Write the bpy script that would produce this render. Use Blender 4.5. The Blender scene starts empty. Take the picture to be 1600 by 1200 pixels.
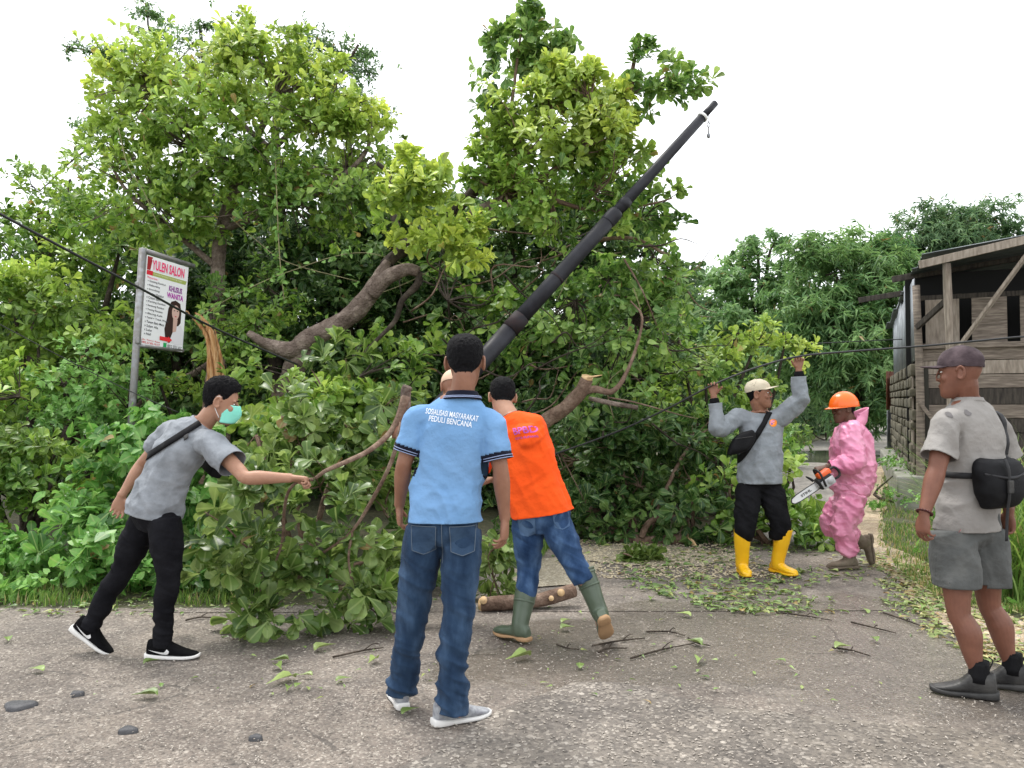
import bpy, bmesh, math, random
import numpy as np
from mathutils import Vector, Matrix
from mathutils.bvhtree import BVHTree

rad = math.radians
scene = bpy.context.scene
# ------------------------------------------------------------------ camera
CAM_H, FPX, PITCH = 1.40, 1250.0, math.atan(40 / 1250)
cam_d = bpy.data.cameras.new('Camera')
cam_d.sensor_width = 36
cam_d.lens = 36 * FPX / 1600
cam_d.clip_start, cam_d.clip_end = 0.05, 600
cam = bpy.data.objects.new('Camera', cam_d)
scene.collection.objects.link(cam)
cam.location = (0, 0, CAM_H)
cam.rotation_euler = (math.pi / 2 + PITCH, 0, 0)
scene.camera = cam
# ------------------------------------------------------------------ overcast sky
SUN_EL, SUN_ROT = rad(66), rad(-35)
world = bpy.data.worlds.new('World')
scene.world = world
world.use_nodes = True
wn, wl = world.node_tree.nodes, world.node_tree.links
wn.clear()
wout = wn.new('ShaderNodeOutputWorld')
sky = wn.new('ShaderNodeTexSky')
sky.sky_type = 'NISHITA'
sky.sun_disc = False
sky.sun_elevation, sky.sun_rotation = SUN_EL, SUN_ROT
bg1 = wn.new('ShaderNodeBackground'); bg1.inputs[1].default_value = 0.12
wl.new(sky.outputs[0], bg1.inputs[0])
bg2 = wn.new('ShaderNodeBackground')
tc = wn.new('ShaderNodeTexCoord')
nz = wn.new('ShaderNodeTexNoise'); nz.inputs['Scale'].default_value = 1.6; nz.inputs['Detail'].default_value = 4
cr = wn.new('ShaderNodeValToRGB')
cr.color_ramp.elements[0].position = 0.25; cr.color_ramp.elements[0].color = (0.86, 0.88, 0.90, 1)
cr.color_ramp.elements[1].position = 0.75; cr.color_ramp.elements[1].color = (1.0, 1.0, 0.99, 1)
wl.new(tc.outputs['Generated'], nz.inputs['Vector'])
wl.new(nz.outputs[0], cr.inputs[0]); wl.new(cr.outputs[0], bg2.inputs[0])
bg2.inputs[1].default_value = 1.05
mx = wn.new('ShaderNodeMixShader'); mx.inputs[0].default_value = 0.86
wl.new(bg1.outputs[0], mx.inputs[1]); wl.new(bg2.outputs[0], mx.inputs[2]); wl.new(mx.outputs[0], wout.inputs[0])
# ------------------------------------------------------------------ sun behind cloud
sun_d = bpy.data.lights.new('Sun', 'SUN')
sun_d.energy, sun_d.angle, sun_d.color = 1.5, rad(16), (1, 0.96, 0.9)
sun = bpy.data.objects.new('Sun', sun_d)
scene.collection.objects.link(sun)
sun.rotation_euler = Vector((-math.sin(SUN_ROT) * math.cos(SUN_EL), -math.cos(SUN_ROT) * math.cos(SUN_EL), -math.sin(SUN_EL))).to_track_quat('-Z', 'Y').to_euler()
vs = scene.view_settings
vs.view_transform, vs.look, vs.gamma, vs.use_curve_mapping = 'Standard', 'None', 1, False
vs.exposure = 1.02
cy = scene.cycles
cy.use_denoising = True
cy.max_bounces = 6; cy.diffuse_bounces = 3; cy.glossy_bounces = 2; cy.transmission_bounces = 3; cy.transparent_max_bounces = 6
cy.sample_clamp_indirect = 4
try:
    scene.render.use_persistent_data = False
except Exception:
    pass

# ------------------------------------------------------------------ pixel <-> world
_cp, _sp = math.cos(PITCH), math.sin(PITCH)
def P(px, py, Y):
    a, b = (px - 800) / FPX, (600 - py) / FPX
    t = Y / (_cp - b * _sp)
    return Vector((a * t, Y, CAM_H + t * (_sp + b * _cp)))
def gz(x, y):
    return 0.0 if y < 9 else (y - 9) * 0.02
def G(px, py):
    Y = 5.0
    for _ in range(60):
        h = CAM_H - gz(0, Y)
        a = (600 - py) / FPX
        s = -(_sp + a * _cp) / (_cp - a * _sp)
        Y = 0.5 * Y + 0.5 * min(h / max(s, 0.004), 120)
    p = P(px, py, Y)
    return Vector((p.x, Y, gz(0, Y)))
def MP(r, Y):
    return r * Y / FPX

def W(px, Y, z):
    return np.array(((px - 800) / FPX * Y * 1.0, Y, z))
# ------------------------------------------------------------------ numpy noise
def _hash(i, j, k, seed):
    h = (i.astype(np.int64) * 374761393 + j.astype(np.int64) * 668265263 + k.astype(np.int64) * 2147483647 + seed * 1274126177) & 0xFFFFFFFF
    h = ((h ^ (h >> 13)) * 1103515245) & 0xFFFFFFFF
    h = ((h ^ (h >> 16)) * 69069) & 0xFFFFFFFF
    h = (h ^ (h >> 15)) & 0xFFFFFF
    return h / float(0xFFFFFF) * 2 - 1
def vnoise(Pt, seed=0):
    Pt = np.asarray(Pt, float)
    f = np.floor(Pt); w = Pt - f; w = w * w * (3 - 2 * w)
    i, j, k = f[:, 0], f[:, 1], f[:, 2]
    r = 0
    for a in (0, 1):
        for b in (0, 1):
            for c in (0, 1):
                ww = (w[:, 0] if a else 1 - w[:, 0]) * (w[:, 1] if b else 1 - w[:, 1]) * (w[:, 2] if c else 1 - w[:, 2])
                r = r + ww * _hash(i + a, j + b, k + c, seed)
    return r
def fbm(Pt, seed=0, oct=3):
    s, a, r = 1.0, 1.0, 0
    for o in range(oct):
        r = r + a * vnoise(np.asarray(Pt) * s + o * 17.3, seed + o)
        s *= 2.03; a *= 0.5
    return r

# ------------------------------------------------------------------ objects
ORG = {}
def _props(o, label, cat, group, kind):
    if label: o['label'] = label
    if cat: o['category'] = cat
    if group: o['group'] = group
    if kind: o['kind'] = kind
def thing(name, label, cat, loc, group=None):
    o = bpy.data.objects.new(name, None)
    o.empty_display_size = 0.1
    scene.collection.objects.link(o)
    o.location = loc
    ORG[o.name] = Vector(loc)
    _props(o, label, cat, group, None)
    return o
def to_mesh(name, V, F, smooth=True):
    me = bpy.data.meshes.new(name)
    V = np.asarray(V, dtype=np.float32)
    if isinstance(F, np.ndarray) and F.ndim == 2:
        nf, k = F.shape
        me.vertices.add(len(V)); me.vertices.foreach_set('co', V.ravel())
        me.loops.add(nf * k); me.loops.foreach_set('vertex_index', F.astype(np.int32).ravel())
        me.polygons.add(nf)
        me.polygons.foreach_set('loop_start', np.arange(nf, dtype=np.int32) * k)
        me.polygons.foreach_set('loop_total', np.full(nf, k, dtype=np.int32))
        me.update(calc_edges=True)
        me.validate()
    else:
        me.from_pydata([tuple(map(float, v)) for v in V], [], [tuple(int(i) for i in f) for f in F])
        me.update()
    if smooth:
        me.polygons.foreach_set('use_smooth', np.ones(len(me.polygons), dtype=bool))
    return me
def part(name, V, F, mat, parent=None, smooth=True, label=None, cat=None, group=None, kind=None, mesh=None, loc=None):
    V = np.asarray(V, dtype=float) if V is not None else None
    if parent is not None:
        org = ORG[parent.name]
    else:
        if loc is None:
            lo, hi = V.min(0), V.max(0)
            loc = ((lo[0] + hi[0]) / 2, (lo[1] + hi[1]) / 2, lo[2])
        org = Vector(loc)
    me = mesh if mesh is not None else to_mesh(name, V - np.array(org), F, smooth)
    o = bpy.data.objects.new(name, me)
    scene.collection.objects.link(o)
    if mat is not None:
        for m in (mat if isinstance(mat, (list, tuple)) else [mat]):
            me.materials.append(m)
    if parent is not None:
        o.parent = parent
    else:
        o.location = org
    ORG[o.name] = org
    _props(o, label, cat, group, kind)
    return o

# ------------------------------------------------------------------ geometry helpers
def nrm(v):
    v = Vector(v)
    return v.normalized() if v.length > 1e-9 else Vector((0, 0, 1))
def cat_rom(pts, sub):
    pts = [np.asarray(p, float) for p in pts]
    if len(pts) < 3 or sub <= 1:
        if len(pts) == 2 and sub > 1:
            return [pts[0] + (pts[1] - pts[0]) * t / sub for t in range(sub + 1)]
        return pts
    ext = [2 * pts[0] - pts[1]] + pts + [2 * pts[-1] - pts[-2]]
    out = []
    for i in range(1, len(ext) - 2):
        p0, p1, p2, p3 = ext[i - 1:i + 3]
        for s in range(sub):
            t = s / sub
            out.append(0.5 * ((2 * p1) + (-p0 + p2) * t + (2 * p0 - 5 * p1 + 4 * p2 - p3) * t * t + (-p0 + 3 * p1 - 3 * p2 + p3) * t ** 3))
    out.append(pts[-1])
    return out
def loft(secs, n=20, sub=4, cap=True):
    """secs: (center, U, V, a, b[, exponent])  -> V, F"""
    rows = [np.concatenate([np.array(s[0], float), np.array(s[1], float), np.array(s[2], float), [s[3], s[4], (s[5] if len(s) > 5 else 2.0)]]) for s in secs]
    rows = cat_rom(rows, sub)
    V, F = [], []
    th = np.linspace(0, 2 * math.pi, n, endpoint=False)
    for r in rows:
        c, U, W, a, b, e = r[0:3], r[3:6], r[6:9], max(r[9], 1e-4), max(r[10], 1e-4), r[11]
        co, si = np.cos(th), np.sin(th)
        x = np.sign(co) * np.abs(co) ** (2 / e) * a
        y = np.sign(si) * np.abs(si) ** (2 / e) * b
        V.append(c + x[:, None] * U + y[:, None] * W)
    m = len(V)
    V = np.concatenate(V)
    for i in range(m - 1):
        for j in range(n):
            k = (j + 1) % n
            F.append((i * n + j, i * n + k, (i + 1) * n + k, (i + 1) * n + j))
    if cap:
        F.append(tuple(range(n - 1, -1, -1)))
        F.append(tuple((m - 1) * n + j for j in range(n)))
    return V, F
def tube(pts, radii, n=12, sub=4, up=None, cap=True, flat=1.0):
    """round tube through pts with radii (number, list, or list of pairs)"""
    if not hasattr(radii, '__len__'):
        radii = [radii] * len(pts)
    rr = [(r, r * flat) if not hasattr(r, '__len__') else tuple(r) for r in radii]
    rows = cat_rom([np.concatenate([np.array(p, float), r]) for p, r in zip(pts, rr)], sub)
    C = [r[:3] for r in rows]
    secs = []
    prev = None
    for i, r in enumerate(rows):
        t = C[min(i + 1, len(C) - 1)] - C[max(i - 1, 0)]
        t = t / (np.linalg.norm(t) + 1e-12)
        if prev is None:
            ref = np.array(up, float) if up is not None else (np.array((0, 0, 1.)) if abs(t[2]) < 0.9 else np.array((1., 0, 0)))
        else:
            ref = prev
        W = ref - t * ref.dot(t); W /= np.linalg.norm(W) + 1e-12
        prev = W
        U = np.cross(W, t)
        secs.append((C[i], U, W, r[3], r[4]))
    return loft(secs, n, 1, cap)
def ball(c, r, n=12, m=8, U=(1, 0, 0), W=(0, 1, 0), Z=(0, 0, 1)):
    if not hasattr(r, '__len__'): r = (r, r, r)
    c, U, W, Z = [np.array(q, float) for q in (c, U, W, Z)]
    V = [c - Z * r[2]]
    for i in range(1, m):
        p = -math.pi / 2 + math.pi * i / m
        for j in range(n):
            a = 2 * math.pi * j / n
            V.append(c + U * r[0] * math.cos(p) * math.cos(a) + W * r[1] * math.cos(p) * math.sin(a) + Z * r[2] * math.sin(p))
    V.append(c + Z * r[2])
    F = [(0, 1 + (j + 1) % n, 1 + j) for j in range(n)]
    for i in range(m - 2):
        for j in range(n):
            k = (j + 1) % n
            F.append((1 + i * n + j, 1 + i * n + k, 1 + (i + 1) * n + k, 1 + (i + 1) * n + j))
    last = len(V) - 1
    F += [(last, 1 + (m - 2) * n + j, 1 + (m - 2) * n + (j + 1) % n) for j in range(n)]
    return np.array(V), F
def box(c, half, U=(1, 0, 0), W=(0, 1, 0), Z=(0, 0, 1), bev=0.0):
    c, U, W, Z = [np.array(q, float) for q in (c, U, W, Z)]
    if bev <= 0:
        V = [c + U * half[0] * a + W * half[1] * b + Z * half[2] * d for d in (-1, 1) for (a, b) in ((-1, -1), (1, -1), (1, 1), (-1, 1))]
        F = [(3, 2, 1, 0), (4, 5, 6, 7), (0, 1, 5, 4), (1, 2, 6, 5), (2, 3, 7, 6), (3, 0, 4, 7)]
        return np.array(V), F
    bm = bmesh.new()
    bmesh.ops.create_cube(bm, size=2)
    for v in bm.verts: v.co = Vector((v.co.x * half[0], v.co.y * half[1], v.co.z * half[2]))
    bmesh.ops.bevel(bm, geom=bm.edges[:] + bm.verts[:], offset=bev, segments=2, affect='EDGES', profile=0.5)
    V = np.array([c + U * v.co.x + W * v.co.y + Z * v.co.z for v in bm.verts])
    F = [tuple(v.index for v in f.verts) for f in bm.faces]
    bm.free()
    return V, F
def join(lst):
    V, F, o = [], [], 0
    for v, f in lst:
        V.append(np.asarray(v, float))
        F += [tuple(i + o for i in q) for q in f]
        o += len(v)
    return np.concatenate(V), F
def get_arrays(me):
    V = np.empty(len(me.vertices) * 3, np.float32); me.vertices.foreach_get('co', V); V = V.reshape(-1, 3).astype(float)
    N = np.empty(len(me.vertices) * 3, np.float32); me.vertex_normals.foreach_get('vector', N); N = N.reshape(-1, 3).astype(float)
    return V, N
def remesh(lst, voxel=0.006, smooth=3, factor=0.5):
    V, F = join(lst)
    me = to_mesh('tmp', V, F)
    o = bpy.data.objects.new('tmp', me)
    scene.collection.objects.link(o)
    m = o.modifiers.new('r', 'REMESH'); m.mode = 'VOXEL'; m.voxel_size = voxel
    if smooth:
        s = o.modifiers.new('s', 'SMOOTH'); s.iterations = smooth; s.factor = factor
    dg = bpy.context.evaluated_depsgraph_get()
    dg.update()
    me2 = bpy.data.meshes.new_from_object(o.evaluated_get(dg))
    bpy.data.objects.remove(o); bpy.data.meshes.remove(me)
    V2, N2 = get_arrays(me2)
    L = np.empty(len(me2.loops), np.int32); me2.loops.foreach_get('vertex_index', L)
    F2 = L.reshape(-1, 4)
    bpy.data.meshes.remove(me2)
    return V2, N2, F2
def split(V, F, mask):
    out = []
    for m in (mask, ~mask):
        f = F[m]
        ids, inv = np.unique(f, return_inverse=True)
        out.append((V[ids], inv.reshape(f.shape)))
    return out
def solidify(V, F, th=0.004):
    """thin inward shell with rim, numpy quads"""
    me = to_mesh('t', V, F); _, N = get_arrays(me); bpy.data.meshes.remove(me)
    n = len(V)
    V2 = np.concatenate([V, V - N * th])
    Fi = F[:, ::-1] + n
    E = np.concatenate([F[:, [i, (i + 1) % F.shape[1]]] for i in range(F.shape[1])])
    key = np.sort(E, 1)
    u, idx, cnt = np.unique(key, axis=0, return_index=True, return_counts=True)
    b = E[idx[cnt == 1]]
    rim = np.stack([b[:, 1], b[:, 0], b[:, 0] + n, b[:, 1] + n], 1)
    return V2, np.concatenate([F, Fi, rim])
def bvh(V, F):
    return BVHTree.FromPolygons([tuple(v) for v in V], [tuple(int(i) for i in f) for f in F])

# ------------------------------------------------------------------ materials
MATS = {}
def mat(name, color, rough=0.7, spec=0.3, c2=None, nscale=8.0, bump=0.0, bscale=80.0, metal=0.0, detail=4, coords='Object', stretch=None, c3=None, subsurf=0.0, emit=None, sheen=0.0):
    if name in MATS: return MATS[name]
    m = bpy.data.materials.new(name); MATS[name] = m
    m.use_nodes = True
    nt = m.node_tree; N, L = nt.nodes, nt.links
    b = N['Principled BSDF']
    b.inputs['Roughness'].default_value = rough
    b.inputs['Specular IOR Level'].default_value = spec
    b.inputs['Metallic'].default_value = metal
    if sheen: b.inputs['Sheen Weight'].default_value = sheen
    if subsurf:
        b.inputs['Subsurface Weight'].default_value = subsurf
        b.inputs['Subsurface Radius'].default_value = (0.02, 0.008, 0.004)
    t = N.new('ShaderNodeTexCoord')
    src = t.outputs[coords]
    if stretch:
        mp = N.new('ShaderNodeMapping'); mp.inputs['Scale'].default_value = stretch
        L.new(src, mp.inputs['Vector']); src = mp.outputs[0]
    if c2 is not None:
        n = N.new('ShaderNodeTexNoise'); n.inputs['Scale'].default_value = nscale; n.inputs['Detail'].default_value = detail
        L.new(src, n.inputs['Vector'])
        r = N.new('ShaderNodeValToRGB')
        r.color_ramp.elements[0].position = 0.3; r.color_ramp.elements[0].color = (*color, 1)
        r.color_ramp.elements[1].position = 0.7; r.color_ramp.elements[1].color = (*c2, 1)
        if c3 is not None:
            e = r.color_ramp.elements.new(0.5); e.color = (*c3, 1)
        L.new(n.outputs[0], r.inputs[0]); L.new(r.outputs[0], b.inputs['Base Color'])
    else:
        b.inputs['Base Color'].default_value = (*color, 1)
    if bump:
        n2 = N.new('ShaderNodeTexNoise'); n2.inputs['Scale'].default_value = bscale; n2.inputs['Detail'].default_value = 4
        L.new(src, n2.inputs['Vector'])
        bp = N.new('ShaderNodeBump'); bp.inputs['Strength'].default_value = bump; bp.inputs['Distance'].default_value = 0.01
        L.new(n2.outputs[0], bp.inputs['Height']); L.new(bp.outputs[0], b.inputs['Normal'])
    return m
def leaf_mat(name, dark, mid, light, young=(0.50, 0.55, 0.10), rough=0.42, trans=0.35, dead=None):
    m = bpy.data.materials.new(name); MATS[name] = m
    m.use_nodes = True
    nt = m.node_tree; N, L = nt.nodes, nt.links
    b = N['Principled BSDF']
    b.inputs['Roughness'].default_value = rough
    b.inputs['Specular IOR Level'].default_value = 0.45
    a1 = N.new('ShaderNodeAttribute'); a1.attribute_name = 'vary'
    a2 = N.new('ShaderNodeAttribute'); a2.attribute_name = 'young'
    r = N.new('ShaderNodeValToRGB'); r.color_ramp.interpolation = 'LINEAR'
    r.color_ramp.elements[0].position = 0.0; r.color_ramp.elements[0].color = (*dark, 1)
    r.color_ramp.elements[1].position = 0.97; r.color_ramp.elements[1].color = (*light, 1)
    e = r.color_ramp.elements.new(0.5); e.color = (*mid, 1)
    e = r.color_ramp.elements.new(0.985); e.color = (*(dead or (0.28, 0.19, 0.07)), 1)
    L.new(a1.outputs['Fac'], r.inputs[0])
    a3 = N.new('ShaderNodeAttribute'); a3.attribute_name = 'rib'
    rb = N.new('ShaderNodeMapRange'); rb.inputs[1].default_value = 0.86; rb.inputs[2].default_value = 0.93; rb.inputs[3].default_value = 0.0; rb.inputs[4].default_value = 0.45
    L.new(a3.outputs['Fac'], rb.inputs[0])
    mxn = N.new('ShaderNodeMix'); mxn.data_type = 'RGBA'
    L.new(a2.outputs['Fac'], mxn.inputs[0]); L.new(r.outputs[0], mxn.inputs[6]); mxn.inputs[7].default_value = (*young, 1)
    # midrib and blotches from a fine noise
    tcn = N.new('ShaderNodeTexCoord'); no = N.new('ShaderNodeTexNoise'); no.inputs['Scale'].default_value = 14; no.inputs['Detail'].default_value = 3
    L.new(tcn.outputs['Object'], no.inputs['Vector'])
    mr = N.new('ShaderNodeMapRange'); mr.inputs[1].default_value = 0.3; mr.inputs[2].default_value = 0.7; mr.inputs[3].default_value = 0.78; mr.inputs[4].default_value = 1.2
    L.new(no.outputs[0], mr.inputs[0])
    mul = N.new('ShaderNodeMix'); mul.data_type = 'RGBA'; mul.blend_type = 'MULTIPLY'; mul.inputs[0].default_value = 1
    cmb = N.new('ShaderNodeCombineColor')
    for i in range(3): L.new(mr.outputs[0], cmb.inputs[i])
    L.new(mxn.outputs[2], mul.inputs[6]); L.new(cmb.outputs[0], mul.inputs[7])
    mrb = N.new('ShaderNodeMix'); mrb.data_type = 'RGBA'; L.new(rb.outputs[0], mrb.inputs[0]); L.new(mul.outputs[2], mrb.inputs[6]); mrb.inputs[7].default_value = (0.36, 0.46, 0.17, 1)
    mul = mrb
    L.new(mul.outputs[2], b.inputs['Base Color'])
    tr = N.new('ShaderNodeBsdfTranslucent')
    hs = N.new('ShaderNodeHueSaturation'); hs.inputs['Value'].default_value = 1.5; hs.inputs['Hue'].default_value = 0.485; hs.inputs['Saturation'].default_value = 1.05
    L.new(mul.outputs[2], hs.inputs['Color']); L.new(hs.outputs[0], tr.inputs[0])
    ms = N.new('ShaderNodeMixShader'); ms.inputs[0].default_value = trans
    out = N['Material Output']
    L.new(b.outputs[0], ms.inputs[1]); L.new(tr.outputs[0], ms.inputs[2]); L.new(ms.outputs[0], out.inputs[0])
    return m

def bark_mat(name, dark, mid, light, crack=(0.02, 0.015, 0.012), scale=7.0, bumpd=0.03):
    m = bpy.data.materials.new(name); MATS[name] = m
    m.use_nodes = True
    N, L = m.node_tree.nodes, m.node_tree.links
    b = N['Principled BSDF']; b.inputs['Roughness'].default_value = .9; b.inputs['Specular IOR Level'].default_value = .2
    g = N.new('ShaderNodeNewGeometry')
    n1 = N.new('ShaderNodeTexNoise'); n1.inputs['Scale'].default_value = scale; n1.inputs['Detail'].default_value = 9; n1.inputs['Roughness'].default_value = .68
    L.new(g.outputs['Position'], n1.inputs['Vector'])
    r = N.new('ShaderNodeValToRGB'); e = r.color_ramp.elements
    e[0].position, e[0].color = .32, (*dark, 1); e[1].position, e[1].color = .68, (*light, 1)
    q = e.new(.5); q.color = (*mid, 1)
    L.new(n1.outputs[0], r.inputs[0])
    wp = N.new('ShaderNodeMix'); wp.data_type = 'VECTOR'; wp.inputs[0].default_value = .10
    L.new(g.outputs['Position'], wp.inputs[4]); L.new(n1.outputs['Color'], wp.inputs[5])
    v = N.new('ShaderNodeTexVoronoi'); v.feature = 'DISTANCE_TO_EDGE'; v.inputs['Scale'].default_value = scale * 1.3
    L.new(wp.outputs[1], v.inputs['Vector'])
    mr = N.new('ShaderNodeMapRange'); mr.inputs[1].default_value = 0.0; mr.inputs[2].default_value = .07; L.new(v.outputs['Distance'], mr.inputs[0])
    mx_ = N.new('ShaderNodeMix'); mx_.data_type = 'RGBA'; L.new(mr.outputs[0], mx_.inputs[0]); mx_.inputs[6].default_value = (*crack, 1); L.new(r.outputs[0], mx_.inputs[7])
    mm = N.new('ShaderNodeMix'); mm.data_type = 'RGBA'; mm.inputs[0].default_value = .14; L.new(r.outputs[0], mm.inputs[6]); L.new(mx_.outputs[2], mm.inputs[7])
    L.new(mm.outputs[2], b.inputs['Base Color'])
    ad = N.new('ShaderNodeMath'); ad.operation = 'MULTIPLY_ADD'; ad.inputs[1].default_value = .12; L.new(mr.outputs[0], ad.inputs[0]); 
    n2 = N.new('ShaderNodeTexNoise'); n2.inputs['Scale'].default_value = scale * 6; n2.inputs['Detail'].default_value = 6; L.new(g.outputs['Position'], n2.inputs['Vector'])
    L.new(n2.outputs[0], ad.inputs[2])
    bp = N.new('ShaderNodeBump'); bp.inputs['Strength'].default_value = .9; bp.inputs['Distance'].default_value = bumpd
    L.new(ad.outputs[0], bp.inputs['Height']); L.new(bp.outputs[0], b.inputs['Normal'])
    return m
# ================================================================== GROUND MATERIALS
def ramp(N, stops):
    r = N.new('ShaderNodeValToRGB')
    els = r.color_ramp.elements
    els[0].position, els[0].color = stops[0][0], (*stops[0][1], 1)
    els[1].position, els[1].color = stops[-1][0], (*stops[-1][1], 1)
    for p, c in stops[1:-1]:
        e = els.new(p); e.color = (*c, 1)
    return r
def ground_mat(name, base_stops, chips, chip_scale, wet=None, stains=True, bump=0.6):
    m = bpy.data.materials.new(name); m.use_nodes = True; MATS[name] = m
    N, L = m.node_tree.nodes, m.node_tree.links
    b = N['Principled BSDF']
    g = N.new('ShaderNodeNewGeometry'); pos = g.outputs['Position']
    def noise(scale, detail=5, rough=0.6, dist=0.0):
        n = N.new('ShaderNodeTexNoise'); n.inputs['Scale'].default_value = scale; n.inputs['Detail'].default_value = detail
        n.inputs['Roughness'].default_value = rough; n.inputs['Distortion'].default_value = dist
        L.new(pos, n.inputs['Vector']); return n.outputs[0]
    def math_(op, a, c, clamp=False):
        n = N.new('ShaderNodeMath'); n.operation = op; n.use_clamp = clamp
        for i, q in enumerate((a, c)):
            if isinstance(q, (int, float)): n.inputs[i].default_value = q
            else: L.new(q, n.inputs[i])
        return n.outputs[0]
    def mixc(f, a, c, bt='MIX'):
        n = N.new('ShaderNodeMix'); n.data_type = 'RGBA'; n.blend_type = bt
        if isinstance(f, (int, float)): n.inputs[0].default_value = f
        else: L.new(f, n.inputs[0])
        for i, q in ((6, a), (7, c)):
            if isinstance(q, tuple): n.inputs[i].default_value = (*q, 1)
            else: L.new(q, n.inputs[i])
        return n.outputs[2]
    r = ramp(N, base_stops); L.new(noise(0.9, 7, 0.65, 0.4), r.inputs[0])
    col = r.outputs[0]
    # aggregate: coloured stones in cells
    v = N.new('ShaderNodeTexVoronoi'); v.inputs['Scale'].default_value = chip_scale; L.new(pos, v.inputs['Vector'])
    v2 = N.new('ShaderNodeTexVoronoi'); v2.inputs['Scale'].default_value = chip_scale * 0.45; L.new(pos, v2.inputs['Vector'])
    sep = N.new('ShaderNodeSeparateColor'); L.new(v.outputs['Color'], sep.inputs[0])
    sep2 = N.new('ShaderNodeSeparateColor'); L.new(v2.outputs['Color'], sep2.inputs[0])
    rc = ramp(N, chips); L.new(sep.outputs[0], rc.inputs[0])
    rc2 = ramp(N, chips); L.new(sep2.outputs[1], rc2.inputs[0])
    dens = math_('MULTIPLY', noise(0.7, 4), 1.0)
    amt = math_('MULTIPLY', math_('GREATER_THAN', sep.outputs[1], 0.35), 0.58)
    col = mixc(amt, col, rc.outputs[0])
    big = math_('MULTIPLY', math_('GREATER_THAN', sep2.outputs[0], 0.72), math_('LESS_THAN', v2.outputs['Distance'], 0.42))
    col = mixc(math_('MULTIPLY', big, 0.8), col, rc2.outputs[0])
    # blotches of dark worn bitumen and of pale dust
    bl = ramp(N, [(0.40, (1, 1, 1)), (0.62, (0.62, 0.62, 0.63))]); L.new(noise(2.2, 8, 0.72, 0.8), bl.inputs[0])
    col = mixc(1.0, col, bl.outputs[0], 'MULTIPLY')
    b2 = ramp(N, [(0.36, (0.72, 0.70, 0.68)), (0.55, (1.0, 1.0, 1.0)), (0.72, (1.22, 1.18, 1.12))]); L.new(noise(0.45, 5, 0.6, 0.3), b2.inputs[0])
    col = mixc(1.0, col, b2.outputs[0], 'MULTIPLY')
    rough = 0.85
    if wet:
        sx = N.new('ShaderNodeSeparateXYZ'); L.new(pos, sx.inputs[0])
        d = None
        for (cx, cyy, rx, ry, rot) in wet:
            ux = math_('ADD', math_('MULTIPLY', math_('SUBTRACT', sx.outputs[0], cx), math.cos(rot) / rx), math_('MULTIPLY', math_('SUBTRACT', sx.outputs[1], cyy), math.sin(rot) / rx))
            uy = math_('ADD', math_('MULTIPLY', math_('SUBTRACT', sx.outputs[0], cx), -math.sin(rot) / ry), math_('MULTIPLY', math_('SUBTRACT', sx.outputs[1], cyy), math.cos(rot) / ry))
            q = math_('SUBTRACT', 1.0, math_('SQRT', math_('ADD', math_('MULTIPLY', ux, ux), math_('MULTIPLY', uy, uy)), 0))
            d = q if d is None else math_('MAXIMUM', d, q)
        w = math_('ADD', d, math_('MULTIPLY', math_('SUBTRACT', noise(1.6, 7, 0.65, 0.5), 0.5), 2.2))
        wr = N.new('ShaderNodeMapRange'); wr.inputs[1].default_value = 0.0; wr.inputs[2].default_value = 0.35; L.new(w, wr.inputs[0])
        wetm = wr.outputs[0]
        col = mixc(wetm, col, mixc(0.35, mixc(1.0, col, (0.80, 0.775, 0.75), 'MULTIPLY'), (0.21, 0.188, 0.165)))
        rm = N.new('ShaderNodeMapRange'); rm.inputs[3].default_value = 0.85; rm.inputs[4].default_value = 0.20; L.new(wetm, rm.inputs[0])
        L.new(rm.outputs[0], b.inputs['Roughness'])
    else:
        b.inputs['Roughness'].default_value = rough
    # cracks
    if stains:
        vc = N.new('ShaderNodeTexVoronoi'); vc.feature = 'DISTANCE_TO_EDGE'; vc.inputs['Scale'].default_value = 0.42
        wp = N.new('ShaderNodeMix'); wp.data_type = 'VECTOR'; wp.inputs[0].default_value = 0.12
        nn = N.new('ShaderNodeTexNoise'); nn.inputs['Scale'].default_value = 3; nn.inputs['Detail'].default_value = 6; L.new(pos, nn.inputs['Vector'])
        L.new(pos, wp.inputs[4]); L.new(nn.outputs['Color'], wp.inputs[5]); L.new(wp.outputs[1], vc.inputs['Vector'])
        ck = math_('MULTIPLY', math_('LESS_THAN', vc.outputs['Distance'], 0.0035), math_('GREATER_THAN', noise(0.8, 2), 0.56))
        col = mixc(math_('MULTIPLY', ck, 0.5), col, (0.045, 0.04, 0.036))
    L.new(col, b.inputs['Base Color'])
    bp = N.new('ShaderNodeBump'); bp.inputs['Strength'].default_value = bump; bp.inputs['Distance'].default_value = 0.006
    hh = math_('ADD', math_('MULTIPLY', v.outputs['Distance'], -1.0), math_('MULTIPLY', noise(30, 5), 1.4))
    L.new(hh, bp.inputs['Height']); L.new(bp.outputs[0], b.inputs['Normal'])
    return m
CHIPS = [(0.0, (0.07, 0.062, 0.055)), (0.35, (0.17, 0.15, 0.13)), (0.6, (0.25, 0.22, 0.19)), (0.80, (0.36, 0.32, 0.27)), (0.90, (0.46, 0.415, 0.36)), (1.0, (0.60, 0.55, 0.48))]
M_ASPH = ground_mat('asphalt', [(0.3, (0.165, 0.137, 0.118)), (0.5, (0.225, 0.19, 0.162)), (0.7, (0.29, 0.248, 0.208))], CHIPS, 95,
                    wet=[(2.2, 5.1, 2.6, 1.3, 0.1), (1.0, 4.5, 1.7, 0.6, 0.1), (2.6, 4.2, 1.8, 0.8, 0)])
M_PATCH = ground_mat('asphalt_coarse', [(0.3, (0.10, 0.088, 0.078)), (0.5, (0.19, 0.168, 0.145)), (0.7, (0.32, 0.28, 0.23))], CHIPS, 70, bump=0.9)
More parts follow.
